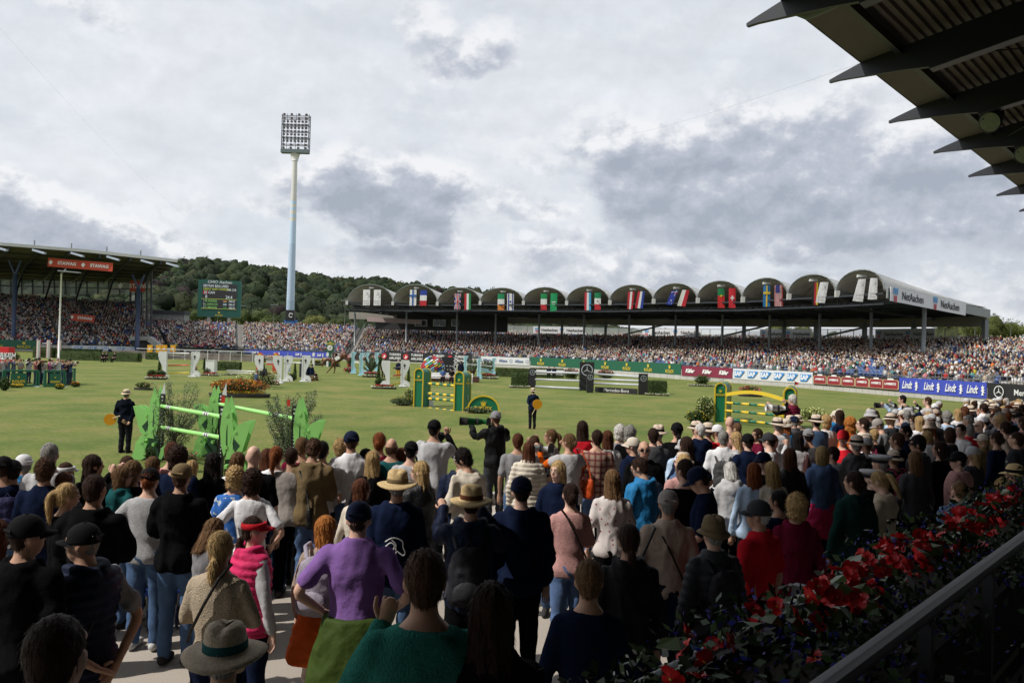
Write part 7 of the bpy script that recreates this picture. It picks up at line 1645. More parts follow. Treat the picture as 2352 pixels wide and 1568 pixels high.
fperson(1222, 985, 'steward in navy suit and straw boater standing alone in mid field with a yellow paddle', pose='paddle', face=(-.25,1), top='jacket', tc=NAVY, bot='trousers', bc=DK, h=1.70, hat='panama', hatc=(.62,.50,.36), band=(.02,.015,.02), hc=(.2,.18,.15), shoes=(.01,.01,.01), wide=1.0); paddle(1234.5, 928, 31.3, 'yellow paddle held by the mid field steward', .19, -.2, -.42)
# horse and rider
def horse(px, py, d):
    p = at(px, d, 0); r = thing('horse', (p.x,p.y,0), 'chestnut horse bucking with rump and tail high beside the light blue wings', 'horse'); v = Vox(); T = Matrix.Translation((0,0,1.52)) @ Matrix.Rotation(-.55, 4, 'Y') @ Matrix.Translation((0,0,-1.25)); X = lambda q: tuple(T @ Vector(q))
    prof = [(-.85,1.36,.17,.23),(-.62,1.28,.24,.34),(-.2,1.20,.27,.35),(.25,1.22,.27,.33),(.6,1.32,.28,.36),(.85,1.36,.22,.28),(.97,1.34,.10,.14)]; v.add(loft([(X((x,0,z)), tuple((T.to_3x3() @ Vector((0,w,0)))), tuple((T.to_3x3() @ Vector((0,0,h))))) for x,z,w,h in prof], 16))
    nk = [Vector(X((-.75,0,1.50))), Vector((-1.12,0,1.42)), Vector((-1.42,0,1.18))]; v.add(limb(nk, [.24,.18,.13])); hd = [nk[-1]+Vector((0,0,.08)), nk[-1]+Vector((-.12,0,-.2)), nk[-1]+Vector((-.2,0,-.5))]; v.add(limb(hd, [.13,.115,.065])); 
    for s in (-1,1): v.add(limb([nk[-1]+Vector((.02,s*.06,.14)), nk[-1]+Vector((.0,s*.07,.27))], [.035,.012], 6))
    for s, fx in ((-1,-1.05),(1,-.40)):
        sh = Vector(X((-.62,s*.15,1.1))); kn = Vector((sh.x*.5+fx*.5+.06, s*.14, .52)); v.add(limb([sh, sh.lerp(kn,.5), kn, Vector((fx+.0,s*.13,.12)), Vector((fx-.07,s*.13,.04))], [.17,.125,.085,.055,.07]))
    for s in (-1,1):
        hp = Vector(X((.75,s*.16,1.2))); st_ = hp+Vector((.05,0,-.42)); hk = hp+Vector((.42,0,-.48)); fe_ = hp+Vector((.25,0,-.85)); ho = hp+Vector((.42,0,-.95)); v.add(limb([hp, st_, hk, fe_, ho], [.20,.13,.075,.05,.06]))
    o = ob('body', v.remesh('horse_body', .03, 3, None, mat('horse_coat', (.10,.036,.016), .5, .25, 3, .1)), r); mb = MB(); a = Vector(X((.95,0,1.45))); mb.tube([a, a+Vector((.15,0,.35)), a+Vector((.38,0,.62)), a+Vector((.52,.0,.86))], [.05,.11,.10,.03], 8); mb.build('tail', mat('horse_tail', (.015,.012,.012), .7, .2, 10), r, True)
    mb = MB()
    for k in range(7): q = nk[0].lerp(nk[-1], k/6); mb.box(q+Vector((.02,0,.2-.02*k)), (.2,.05,.14), M=Matrix.Rotation(.5,3,'Y'))
    mb.build('mane', MATS['horse_tail'], r); sd_ = Vector(X((-.15,0,1.54))); mb = MB(); mb.box(sd_+Vector((.02,0,0)), (.62,.5,.10), M=Matrix.Rotation(-.55,3,'Y')); mb.build('saddle', mat('saddle_dark', (.02,.015,.012), .5, .1), r)
    mb = MB()
    for s in (-1,1): mb.box(Vector(X((-.05,s*.285,1.30))), (.5,.02,.36), M=Matrix.Rotation(-.55,3,'Y'))
    mb.build('saddle_cloth', M_pw, r)
    rr = person((p.x+sd_.x+.02, p.y, sd_.z-.5-.02), (-1,.05), 'rider in a black jacket, white breeches and helmet on the bucking horse', pose='sit', hair=None, hat='helmet', hatc=(.01,.01,.012), top='jacket', tc=(.01,.01,.014), bot='trousers', bc=(.62,.62,.62), h=1.68, shoes=(.01,.01,.01), group='riders'); rr.location.z = sd_.z-.55+.0-.42*.96+.42*.96-.36; rr.rotation_euler.y = 0
    r.scale = (1.1,1.1,1.1)
    return r
horse(779, 857, 88.5)
# seated stewards, photographers in the pen and others
for (x, y, l, f_) in ((716,873,'front steward in navy sitting on a chair right of the crested white wing',(1,-.35)),(708,871,'rear steward in dark cap sitting beside the navy one',(1,-.3))): fperson(x, y, l, pose='sit', face=f_, top='jacket', tc=NAVY, bot='trousers', bc=(.01,.012,.02), hat='cap', hatc=NAVY, h=1.85, group='stewards on benches')
p = G(707, 872); r = thing('folding_chair', (p.x,p.y,0), 'dark folding chair under the seated stewards', 'chair'); 
for n_, c_, z_ in (('seat',(0,0,.42),(.8,.5,.05)),('backrest',(-.35,.2,.75),(.06,.8,.5))): mb = MB(); mb.box(c_, z_); mb.build(n_, mat('chair_orange', (.4,.12,.02), .6, .1) if n_ == 'backrest' else M_black, r)
for sx in (-.35,.35):
    for sy in (-.2,.2): mb = MB(); mb.box((sx,sy,.2), (.04,.04,.42)); mb.build('leg', M_black, r)
p = G(694, 866); r = thing('dark_tent', (p.x,p.y,0), 'dark rounded cabin behind the seated stewards', 'cabin'); s = p.y/F; mb = MB(); mb.prism([(-7*s,0),(7*s,0),(7*s,32*s),(5*s,39*s),(0,41*s),(-5*s,39*s),(-7*s,32*s)], (0,0,0), (1,0,0), (0,0,1), (0,1.2,0)); mb.build('shell', mat('cabin_navy', (.015,.02,.035), .6, .1), r); mb = MB(); mb.box((0,-.02,12*s), (5*s,.05,22*s)); mb.build('door', M_black, r)
p = bench(1027, 880, 4.6, 'white bench in front of the flag globe')
fperson(1017, 880, 'steward in a blue checked shirt with folded arms on the bench by the globe', pose='sit', face=(0,-1), top='tee', tc=(.06,.12,.28), bot='trousers', bc=DK, hat='cap', hatc=NAVY, h=1.85, group='stewards on benches'); fperson(1037, 881, 'steward in black bending forward on the bench by the globe', pose='sit', face=(0,-1), pitch=.6, top='tee', tc=DK, bot='trousers', bc=DK, hat='cap', hatc=DK, h=1.85, group='stewards on benches')
fperson(1058, 870, 'man in a dark suit seen from behind beside the light blue wing', top='jacket', tc=(.015,.018,.035), bot='trousers', bc=DK, h=1.85, wide=1.1); fperson(914, 868, 'official in navy jacket and orange trousers behind the gold and red jump', top='jacket', tc=NAVY, bot='trousers', bc=(.6,.3,.03), hat='panama', hatc=(.6,.55,.45), h=1.75, face=(0,-1)); fperson(880, 868, 'official in dark clothes left of the conifer', top='jacket', tc=DK, bot='trousers', bc=DK, h=1.8)
fperson(252, 829, 'official in a dark blazer and pale hat standing before the far board', top='jacket', tc=NAVY, bot='trousers', bc=DK, h=1.85, hat='panama', hatc=(.6,.58,.5))
for i, (x, l) in enumerate(((236,'left'),(244,'middle'),(263,'right'))): fperson(x, 832, l+' of three crew members in black crouching by the far hedge', pose='sit', top='tee', tc=DK, bot='trousers', bc=DK, h=1.7, face=(.3*(1-i),-1), group='far crew by the hedge')
fperson(588, 893, 'kneeling cameraman in a blue shirt by the orange flowers', pose='sit', pitch=.6, top='tee', tc=(.07,.10,.17), bot='trousers', bc=(.03,.035,.07), h=1.75, face=(.8,.6), hair='fluffy', hc=(.25,.2,.15))
p = G(604, 893); r = thing('tripod_camera', (p.x,p.y,0), 'black television camera on a tripod beside the kneeling cameraman', 'camera'); mb = MB(); mb.box((0,0,1.1), (.42,.5,.34)); mb.tube([(0,-.2,1.12),(0,-.5,1.12)], .11, 10); mb.box((.1,0,1.35), (.2,.3,.16)); mb.build('camera_body', M_black, r)
for a in range(3): mb = MB(); t = a*2.1+.4; mb.tube([(0,0,.95),(math.cos(t)*.45,math.sin(t)*.45,0)], .025, 6); mb.build('leg', M_black, r)
PH = [(-2,'f',LG,'cap',(.6,.58,.55),'pony',(.3,.2,.1)),(8,'m',LG,'cap',(.62,.6,.58),'short',(.05,.03,.02)),(20,'m',(.10,.13,.2),None,0,'short',(.04,.03,.02)),(34,'m',(.10,.12,.17),None,0,'short',(.05,.04,.03)),(50,'m',(.3,.28,.26),None,0,'short',(.2,.15,.1)),(69,'m',LG,'cap',(.02,.02,.03),'short',(.03,.02,.02)),(84,'m',(.25,.1,.1),'cap',(.02,.05,.05),'short',(.03,.02,.02)),(92,'m',(.02,.02,.02),'cap',(.02,.02,.02),'short',(.03,.02,.02)),(102,'f',LG,None,0,'long',(.45,.32,.16)),(116,'m',(.30,.10,.2),'cap',(.02,.02,.02),'curly',(.3,.15,.07)),(122,'f',LG,None,0,'mid',(.5,.4,.22)),(135,'m',(.5,.5,.5),None,0,'short',(.4,.37,.33)),(147,'m',(.03,.03,.08),None,0,'short',(.3,.15,.08)),(156,'m',(.02,.02,.03),None,0,'short',(.03,.02,.02)),(163,'m',(.08,.12,.22),'cap',(.02,.02,.02),'short',(.02,.02,.02))]
lab = {0:'photographer with ponytail and pale cap at the left edge of the pen',1:'photographer in white cap and grey tabard near the left of the pen',2:'photographer in blue grey shirt behind the wide pen panel',3:'dark haired photographer leaning right behind the wide pen panel',4:'photographer with light lens between grey shirted colleagues',5:'photographer in black cap and grey tabard at the gap of the pen',6:'photographer in dark green cap and maroon top with a raised arm',7:'photographer all in black behind the one in maroon',8:'blonde long haired photographer in the pen',9:'curly red haired photographer in purple',10:'blonde photographer in a grey tabard left of the white haired one',11:'white haired photographer in a pale shirt in the pen',12:'red haired photographer in dark blue near the pen corner',13:'photographer in black at the pen corner',14:'photographer in denim blue aiming right at the pen end'}
for i, (x, sx, tcol, ht, htc, hr, hcol) in enumerate(PH):
    q = at(x, 53.5+(i*37 % 17)/10, 0); pr = person((q.x,q.y,0), (.8,-.25 if i % 3 else .3), lab[i], sex=sx, pose='aim' if i in (5,6,9,11,13,14,2) else 'phone' if i % 2 else 'folded', top='tabard' if tcol == LG else 'tee', tc=tcol, bot='jeans', bc=(.03,.04,.07), hat=ht, hatc=htc or (0,0,0), hair=hr, hc=hcol, h=1.68+.04*(i % 4), group='photographers in the green pen', extra=(('long',(.02,.02,.03)),) if i in (5,10) else ())
    if i in (5,6,11,14,4): camera_thing(pr, ['','','','','pale','black capped','maroon','','','','','white haired','','','denim'][i]+' photographer\'s camera with a telephoto lens in the pen', .4, (.6,.6,.58) if i in (14,11,4) else (.02,.02,.02), z=1.56, fwd=.28)
# ------------------------------------------------------------------ the standing crowd on the terrace
CC = dict(K=(.006,.006,.007), N=(.008,.013,.034), W=(.66,.66,.68), G=(.22,.22,.23), L=(.42,.42,.43), D=(.06,.06,.065), R=(.48,.015,.025), M=(.13,.01,.03), B=(.02,.16,.36), T=(.015,.08,.085), E=(.40,.31,.25), P=(.55,.30,.28),
 V=(.20,.105,.31), O=(.62,.11,.01), Y=(.6,.42,.04), C=(.035,.037,.042), F=(.01,.035,.03), S=(.40,.52,.68), Q=(.58,.52,.43), J=(.07,.12,.22), A=(.16,.115,.06), H=(.55,.40,.20), U=(.10,.16,.30), I=(.30,.27,.25), X=(.58,.03,.12), Z=(.46,.38,.28), g=(.28,.27,.25), w=(.62,.60,.57), k=(.015,.011,.01), d=(.035,.018,.012), b=(.075,.038,.022), l=(.17,.095,.045), y=(.46,.31,.14), r=(.22,.065,.02), a=(.11,.04,.02), p=(.62,.50,.40), o=(.45,.17,.04))
KEYS = '''8|1038|0|1.72|20|0|down|m short|d|cap:K|tee:N|jeans:J|person in a black cap at the very left edge, upper one
30|1046|0|1.68|20|20|down|m short|k|cap:K|tee:W|jeans:K|young person in black cap and white shirt with a dark backpack at the left edge
115|1017|0|1.86|10|-10|down|m crop|g||tee:L|jeans:J|tall grey haired man in a light grey tee at the left
104|1056|0|1.75|10|0|folded|m fluffy|b||polo:N|jeans:N|person with tousled brown hair in a navy polo at the left
152|1050|0|1.62|15|-20|folded|m short|b|visor:W|tee:D|jeans:K|brown haired person with a white visor behind the navy polo
213|1045|0|1.72|-20|-20|phone|f long|d||long:K|jeans:K|woman with long dark hair holding a phone to her eye
148|1084|0|1.62|0|0|down|f bun|a||tee:D|jeans:J|auburn haired woman with a low bun beside the blonde ponytail
154|1110|0|1.66|-20|-30|folded|f pony|y||long:K|skirt:M|woman with long blonde ponytail in black, glasses, at the left
218|1091|0|1.83|0|0|folded|m short|d||hoodie:K|jeans:K|broad man with greying black hair in a black hoodie
280|1071|0|1.62|-35|-35|down|f bob|l||hoodie:T|jeans:J|woman with brown bob and glasses in a dark teal hoodie
306|1058|0|1.66|-20|-30|down|f mid|l||long:K|jeans:J|light brown haired person behind the teal hoodie
293|1048|0|1.64|0|0|down|m short|b||tee:K|jeans:K|short haired person farthest back behind the teal hoodie
352|1049|0|1.64|-10|0|down|m short|l||tee:P|jeans:K|brown haired head just behind the black cap of the grey sweater
345|1064|0|1.70|0|-10|hips|f bun|r|cap:K|knit:L|jeans:J|woman in black cap and light grey sweater with hand on hip
397|1016|0|1.78|-15|-10|down|m short|a||tee:P|shorts:N|man in a pink tee beside the green jump
410|1026|0|1.80|-10|0|down|m curly|d||tee:N|jeans:N|dark curly haired man in a navy tee below the green jump
418|1054|0|1.80|0|0|folded|m short|b|cap:A|hoodie:K|jeans:J|man in a camouflage brown cap and black hoodie
442|1057|0|1.45|-10|0|down|f mid|y||tee:K|jeans:K|fair haired child with a red flower right of the brown cap
491|1040|0|1.72|0|0|down|f long|k||long:K|trousers:K|woman all in black with long black hair
547|1039|0|1.66|-10|0|down|f long|l||tee:W|jeans:K|woman with straight light brown hair near the green jump
583|1023|0|1.84|0|0|down|m none|b||tee:K|jeans:N|bald man in a black tee below the olive shrub
541|1073|0|1.66|0|10|down|f curly|y||tee:*blue|jeans:K|blonde curly woman in a blue and white printed shirt
581|1079|0|1.70|0|0|hips|f curly|d||tee:W|jeans:K|woman with dark curly hair in a white lace tee, hands on hips
635|1025|0|1.72|0|0|down|f pony|r||tee:W|jeans:J|ginger ponytail girl in a white tee near the bald man
614|1031|0|1.66|5|0|down|f long|a||tee:E|jeans:J|long haired person between the bald man and ginger ponytail
670|1027|0|1.72|0|-10|down|m crop|d||long:I|jeans:K|man with thin dark hair in a beige top and black shoulder bag
718|1009|0|1.82|0|0|read|m fluffy|b||jacket:A|jeans:U|curly brown haired man in an olive brown jacket and loose jeans
694|1005|0|1.78|0|0|down|m short|l||tee:M|jeans:K|man in rust red tee half hidden behind the olive jacket
741|1014|0|1.76|-5|0|down|m short|k||tee:W|jeans:K|black haired person in white just right of the olive jacket
808|982|0|1.88|10|0|down|m crop|b|cap:N|polo:W|jeans:U|tall man in a navy cap and bright white polo shirt
782|1010|0|1.74|10|0|down|m fluffy|y||tee:N|jeans:K|fair curly haired person left of the white polo
841|1022|0|1.66|0|0|down|m short|k|cap:K|long:K|jeans:K|small black capped head between white polo and blonde bob
872|994|0|1.82|0|0|down|f bun|r||long:M|jeans:K|red haired person with a bun in a dark red top
900|1006|0|1.78|0|0|down|m ring|b||tee:T|jeans:K|balding man in green beside the dark red top
857|1036|0|1.72|0|0|down|f mid|y||long:K|jeans:K|woman with shoulder length ash blonde hair in a black top
922|1029|0|1.64|0|0|down|f mid|a||tee:S|jeans:J|brown haired woman in pale denim blue next to the photographer
945|1005|0|1.76|0|0|down|m short|k|cap:K|tee:L|jeans:K|black capped man in grey tee left of the photographer in the tabard
998|957|0|1.90|-10|-10|phone|m short|k|cap:K|tabard:L|trousers:K|photographer in a dark cap, black hoodie and pale grey tabard
1140|938|0|1.84|25|0|aim|m crop|b|cap:G|shell:K|trousers:C|photographer in a grey cap and black rain jacket with a long green ringed lens
914|1073|0|1.82|5|0|down|m crop|g|wide_straw:H:A|jacket:N|jeans:J|man in a wide tan straw hat and navy jacket with a white horse print
967|1060|0|1.72|50|30|folded|f long|y||leather:K|jeans:L|blonde woman in profile wearing a black leather jacket
830|1100|0|1.62|-15|-30|down|f bob|a||long:Q|jeans:K|auburn haired woman in cream with sunglasses behind the purple polo
825|1138|0|1.82|0|0|hips|m crop|d|cap:N|polo:V|trousers:D|heavy man in a navy cap and purple polo, green jacket round his waist
749|1185|0|1.60|-5|-20|down|f bob|o||knit:E|trousers:Q|copper bobbed woman in a beige sweater with sunglasses on her head
583|1168|0|1.64|-40|-30|down|f lowpony|d|visor:R|vest:X|jeans:N|dark haired woman in a red visor and bright pink quilted vest
508|1221|4.95|1.63|-5|0|folded|f lowpony|y||knit:Z|jeans:N|blonde woman with a low ponytail in a beige wool jacket
481|1190|6.6|1.5|-40|-10|read|f mid|l||long:G|jeans:J|crouching woman with sunglasses on her fair hair, grey sleeves
518|1420|3.35|1.74|0|0|down|m crop|g|wide_straw:Z:T|jacket:K|jeans:K|person under a large beige felt brimmed hat with a teal band, bottom left
131|1415|2.2|1.76|0|0|down|m crop|d||tee:K|jeans:K|dark cropped hair of the nearest boy in the bottom left corner
60|1166|4.6|1.76|-10|-15|down|m crop|d|cap:K|hoodie:K|jeans:N|boy in a black cap and black hoodie at the lower left
198|1186|4.9|1.74|65|20|behind|m crop|g|cap:K|vest:N|jeans:N|older man in black cap and dark quilted vest looking left, hands behind him
-6|1195|5.6|1.62|0|0|down|f long|a||tee:E|skirt:N|person in pale pink cut by the left edge
1076|1030|0|1.80|40|20|read|m fluffy|k||hoodie:Q|jeans:K|young man with black swept hair in a cream hoodie
1060|1026|0|1.74|0|0|down|m short|b|cap:L|shell:N|jeans:K|person in a pale cap and navy jacket behind the cream hoodie
1084|1108|0|1.80|0|0|aim|m crop|d|wide_straw:H:a|shell:N|trousers:K|man in a woven straw hat with brown band and navy red rain jacket
1199|1083|0|1.84|10|10|down|m crop|d|cap:N|hoodie:N|trousers:K|man in a dark navy cap and navy hoodie with a white shirt hem
1283|1059|0|1.70|170|-15|read|f mid|y||jacket:N|jeans:J|blonde woman facing the camera in navy cardigan and pale blue top, holding papers
1311|1110|0|1.68|10|0|folded|f bun|d||knit:P|jeans:U|dark haired woman with a bun in a dusty pink knit
1407|1079|0|1.72|5|0|down|f long|l||tee:*floral|jeans:K|woman with very long fair brown hair in a white floral tee
1480|1049|0|1.76|35|20|read|m short|d||shell:B|jeans:K|grey haired man in a bright blue jacket reading a paper
1480|1012|0|1.80|175|0|down|m ring|g||jacket:K|jeans:K|white haired man in sunglasses facing the camera
1536|1114|0|1.76|0|0|down|m short|g|cap:I|polo:E|trousers:N|man in a taupe cap and pale pink shirt with a black strap bag
1620|1058|0|1.86|75|10|read|m crop|d|cap:N|polo:N|trousers:N|man in navy cap seen in profile looking down at his phone
1338|967|0|1.84|5|0|down|f long|d||tabard:R|trousers:N|photographer with long dark hair in a dark red tabard and canvas bag
1372|988|0|1.80|5|0|down|m short|d||long:*plaid|jeans:U|man in a red and cream plaid shirt
1308|996|0|1.78|20|20|aim|f bun|l||tabard:L|trousers:K|photographer with clipped hair in grey tabard over orange, raising a pale lens
1396|989|0|1.74|5|0|down|f mid|a||tee:W|jeans:K|brown haired woman in white behind the plaid shirt
1424|977|0|1.74|5|0|down|f curly|w||long:G|jeans:K|white curly haired head above the beige cap
1447|979|0|1.76|5|0|down|m curly|g||long:K|jeans:K|grey curly haired head right of the white curly one
1556|964|0|1.86|5|-10|folded|m lowpony|k|cap:K|long:K|shorts:A|tall person in black cap and black sweater with sand coloured trousers
1501|984|0|1.82|0|0|down|m short|d||hoodie:D|jeans:K|man with short dark hair in a charcoal hoodie
1456|997|0|1.76|40|20|down|m short|g|cap:Q|jacket:N|jeans:K|man in a cream cap and navy collar looking left
1266|986|0|1.72|60|20|phone|f pony|l||tee:L|jeans:K|girl with a high ponytail looking left through a camera
1190|996|0|1.74|0|0|down|m short|a||tee:G|jeans:J|boy with neat brown hair right of the black clad photographer
1215|1015|0|1.70|0|0|down|f long|a||puffer:Q|jeans:K|long haired person in a cream fleece beside the neat brown hair
1241|1016|0|1.55|20|0|read|f mid|l||jacket:A|jeans:A|crouched photographer in camouflage jacket
1228|1001|0|1.68|0|0|down|m short|b||tee:D|jeans:K|brown haired head behind the camouflage jacket
1662|989|0|1.80|-15|-15|down|m crop|g||polo:W|jeans:K|grey haired man in white shirt with a grey backpack
1680|1060|0|1.64|0|0|read|f bob|w||hoodie:L|jeans:K|woman with pale pinkish grey bob in a light grey hoodie
1732|1063|0|1.68|0|0|down|f long|r||long:S|jeans:K|ginger long haired woman in a light blue striped shirt
1773|1061|0|1.70|15|10|down|f long|y||long:Q|jeans:K|woman with long ash blonde hair in a beige jacket
1814|1030|0|1.74|5|0|down|f long|a||leather:K|jeans:K|woman with very long chestnut hair down her back
1888|1025|0|1.74|0|0|down|f bob|y||hoodie:U|jeans:K|blonde bobbed woman in denim blue hoodie with a pink jacket round her waist
1913|1026|0|1.70|35|20|down|m short|d||hoodie:L|jeans:K|brown haired boy in pale grey green hoodie looking left
1755|1030|0|1.72|80|15|down|f bun|o|cap:N|tee:K|jeans:K|woman in a dark blue cap and glasses in profile to the left
1746|1136|0|1.76|35|15|down|m crop|w|cap:C|polo:R|trousers:K|white haired man in charcoal cap, glasses and red jacket
1830|1136|0|1.68|0|0|down|f curly|y||jacket:M|trousers:K|woman with wavy dark blonde hair in a burgundy jacket
1790|1126|0|1.62|20|20|down|f bun|k||long:N|jeans:K|dark haired woman with a bun between red and burgundy jackets
1964|1083|0|1.76|15|15|down|f bun|d||coat:F|trousers:K|dark haired woman with earring in a very dark green coat
2031|1081|0|1.72|45|10|read|f pony|y||jacket:Z|jeans:K|blonde woman with ponytail in a sand coat looking down
2204|1105|7.3|1.42|10|0|down|m crop|l||puffer:J|jeans:K|young boy with cropped fair hair in a dark blue vest near the flowers
1641|1178|0|1.70|15|10|down|f crop|g|trilby:A:A|puffer:C|jeans:U|person in an olive woven hat and grey quilted jacket eating
1446|1205|0|1.72|5|0|down|f lowpony|d||shell:K|jeans:N|woman with dark low ponytail in a black jacket at lower centre
1354|1288|4.4|1.73|0|0|down|f short|l||knit:N|jeans:K|person with short light brown hair in a dark navy sweater
978|1266|3.0|1.76|10|5|chin|m short|b||knit:*green|jeans:K|nearest young man with brown hair in a green sweatshirt, fist raised
1130|1341|3.0|1.66|0|0|down|f long|d||jacket:K|jeans:K|woman with long dark auburn hair at the bottom centre
2024|1035|0|1.74|40|0|down|m crop|g|officer:L|jacket:K|trousers:K|person in a grey white officer cap, the upper of two
2003|1068|0|1.66|40|0|down|m crop|g|officer:L|jacket:K|trousers:K|person in a grey white officer cap, the lower of two
2062|994|0|1.84|20|15|down|m short|b||polo:N|jeans:K|young man with swept brown hair in a navy shirt above the officer caps
2110|1002|0|1.84|35|20|down|m fluffy|k||shell:C|jeans:K|black haired man with dark glasses right of the navy shirt
2203|1029|0|1.76|40|15|down|m short|k|cap:K|cape:P|jeans:K|person in a black cap with a pink beige sweater over the shoulders
2236|1018|0|1.70|30|15|down|f long|y|cap:L|long:C|jeans:K|fair long haired woman in a light grey cap
2102|1037|0|1.74|5|0|down|f long|l||long:D|jeans:K|woman with long straight dark blonde hair in a grey top
2160|1014|0|1.74|30|15|down|f long|d||long:K|jeans:K|dark long haired woman left of the black cap
2332|1060|0|1.72|35|10|down|f short|b|straw:H:K|long:K|jeans:K|person in a straw fedora with a black band at the right edge
2305|1102|7.6|1.42|20|0|down|m fluffy|y||tee:K|jeans:K|fair tousled child beneath the straw fedora
2290|992|0|1.80|30|10|down|f bun|d||long:N|jeans:K|dark haired woman in navy with thin glasses at the right
2336|993|0|1.86|40|10|down|m short|d||jacket:C|jeans:K|large dark haired man at the right edge
1937|981|0|1.82|120|20|down|m short|k|cap:R|tee:R|trousers:K|man in a red cap and red shirt with a tray strap facing left
1983|960|0|1.88|40|15|down|m short|d||jacket:Q|jeans:K|tall man in a cream jacket looking left
1952|959|0|1.80|10|0|down|f afro_long|o||long:O|jeans:K|person with big ginger curls in orange
1898|954|0|1.80|10|0|down|f curly|y||tee:W|jeans:K|blonde curly haired woman in a white top
2025|954|0|1.82|45|15|read|m short|g|cap:I|tee:G|jeans:K|man in a grey brown flat cap and grey tee looking down left
2112|956|0|1.80|0|0|down|f mid|y||long:W|jeans:K|blonde woman in a bright white blouse
2207|974|0|1.78|120|10|down|f bun|d||tee:W|jeans:K|smiling dark haired girl in white turned towards the camera
2251|965|0|1.78|60|15|down|m none|g||jacket:N|jeans:K|bald man with glasses in profile at the right
2175|945|0|1.80|10|0|down|m curly|g||tee:S|jeans:K|grey curly haired man in a pale blue shirt with a cross strap
2200|939|0|1.80|15|0|down|f mid|y||tee:W|jeans:K|light haired woman in white above the pale blue shirt
1821|908|0|1.92|30|20|aim|m fluffy|w||vest:M|trousers:K|white haired photographer in a dark red vest with a big white lens
2073|908|0|1.92|70|10|aim|m short|k||vest:E|trousers:K|photographer in a beige vest aiming a long lens to the left
2131|912|0|1.92|60|10|aim|m short|b||tabard:L|trousers:K|photographer in dark blue with a pale grey tabard right of the beige vest
1513|971|0|1.78|5|0|down|m short|g|straw:p:K|tee:W|jeans:K|person in a pale straw hat above the charcoal hoodie
1600|963|0|1.78|15|0|down|m short|g|straw:p:K|tee:W|jeans:K|tilted pale straw hat left of the navy hooded man
1627|967|0|1.78|0|0|down|f short|g|panama:p:K|long:M|jeans:K|pale straw hat worn with a burgundy top
1650|969|0|1.78|50|0|down|m short|l|cap:W|tee:R|jeans:K|person in a white cap and red top beside the arched jump
1677|956|0|1.84|10|0|down|m none|a||tee:P|jeans:K|sunburnt bald man right of the white cap
1608|972|0|1.82|30|10|down|m crop|w||hoodie:N|jeans:K|white haired man in a navy hooded jacket
1719|989|0|1.78|15|0|folded|m short|d|cap:K|polo:N|jeans:K|man in a black cap and dark navy polo
1767|987|0|1.76|50|0|down|m short|d|cap:C|tee:W|jeans:K|person in a slate cap and white top looking left
1833|994|0|1.72|0|0|phone|f mid|k||long:L|jeans:K|dark haired woman in grey raising her arm over her head
1775|998|0|1.72|-30|-20|down|m short|a||long:W|jeans:K|brown haired boy in white with a black backpack
1787|955|0|1.80|10|0|down|m short|g|straw:p:K|tee:W|jeans:K|pale straw hat below the big white lens
1790|977|0|1.66|10|0|down|m crop|y||tee:K|jeans:K|very fair haired child under the big white lens
1858|978|0|1.78|-10|0|down|m short|k|cap:G|long:D|jeans:K|person in a grey cap and dark grey top below the red vest'''
PLACED = []; KD = {}
def place(x, y, d, h, hatted):
    hh = h+(.05 if hatted else 0)
    if not d:
        d = (CAMZ-(TZ+hh))*F/(y-yh(x)); p = W(x, y, d); z = TZ
    else: p = W(x, y, d); z = p.z-hh
    return Vector((p.x, d, z)), d
for ln in KEYS.split('\n'):
    q = ln.split('|'); x, y, d, h, fa, yw = (float(k) for k in q[:6]); sx, hr = q[7].split(); ht = q[9].split(':') if q[9] else None
    tk, tcc = q[10].split(':'); bk_, bcc = q[11].split(':'); loc, d = place(x, y, d, h, ht is not None)
    a = R(fa); face = (-math.sin(a), math.cos(a)); tm = None; tcol = CC.get(tcc, (.5,.5,.5))
    if tcc == '*blue': tm = M_bluepr
    if tcc == '*floral': tm = M_floral
    if tcc == '*plaid': tm = M_plaid
    if tcc == '*green': tcol = (.035,.19,.15)
    ex_ = []
    if 'tabard' in tk or tk == 'vest': ex_.append(('long' if x != 198 else 'tee', {1308:CC['O'],583:CC['L'],2073:CC['S'],2131:CC['N'],1338:CC['N'],198:CC['G']}.get(int(x), CC['K'])))
    if x == 825: ex_.append(('wrap', (.035,.058,.010)))
    if x == 1888: ex_.append(('wrap', CC['X']))
    if x == 749: ex_.append(('wrap', (.55,.09,.01)))
    o = person(loc, face, q[12], sex=sx, pose=q[6], yaw=R(yw), pitch=.45 if q[6] == 'read' and fa < 90 else .0, hair=None if hr == 'none' else hr, hc=CC[q[8]], hat=ht[0] if ht else None, hatc=CC[ht[1]] if ht else (0,0,0), band=CC[ht[2]] if ht and len(ht) > 2 else None,
        top=tk, tc=tcol, bot=bk_, bc=CC[bcc], h=h, skin=SKINS[int(x) % 4], tmat=tm, extra=ex_, showface=fa > 55 or abs(fa+yw) > 45, glasses=int(x) in (1480,280,2110,1755,1746,2251,2290), wide=1.08 if int(x) in (825,198,218,2336,345) else 1.0, shoes=(.5,.5,.5) if int(x) % 3 == 0 else (.04,.04,.04))
    KD[(int(x), int(y))] = o; PLACED.append((x, y, d, loc.x, loc.y))
K = lambda x: next(o for (a, b), o in KD.items() if a == x)
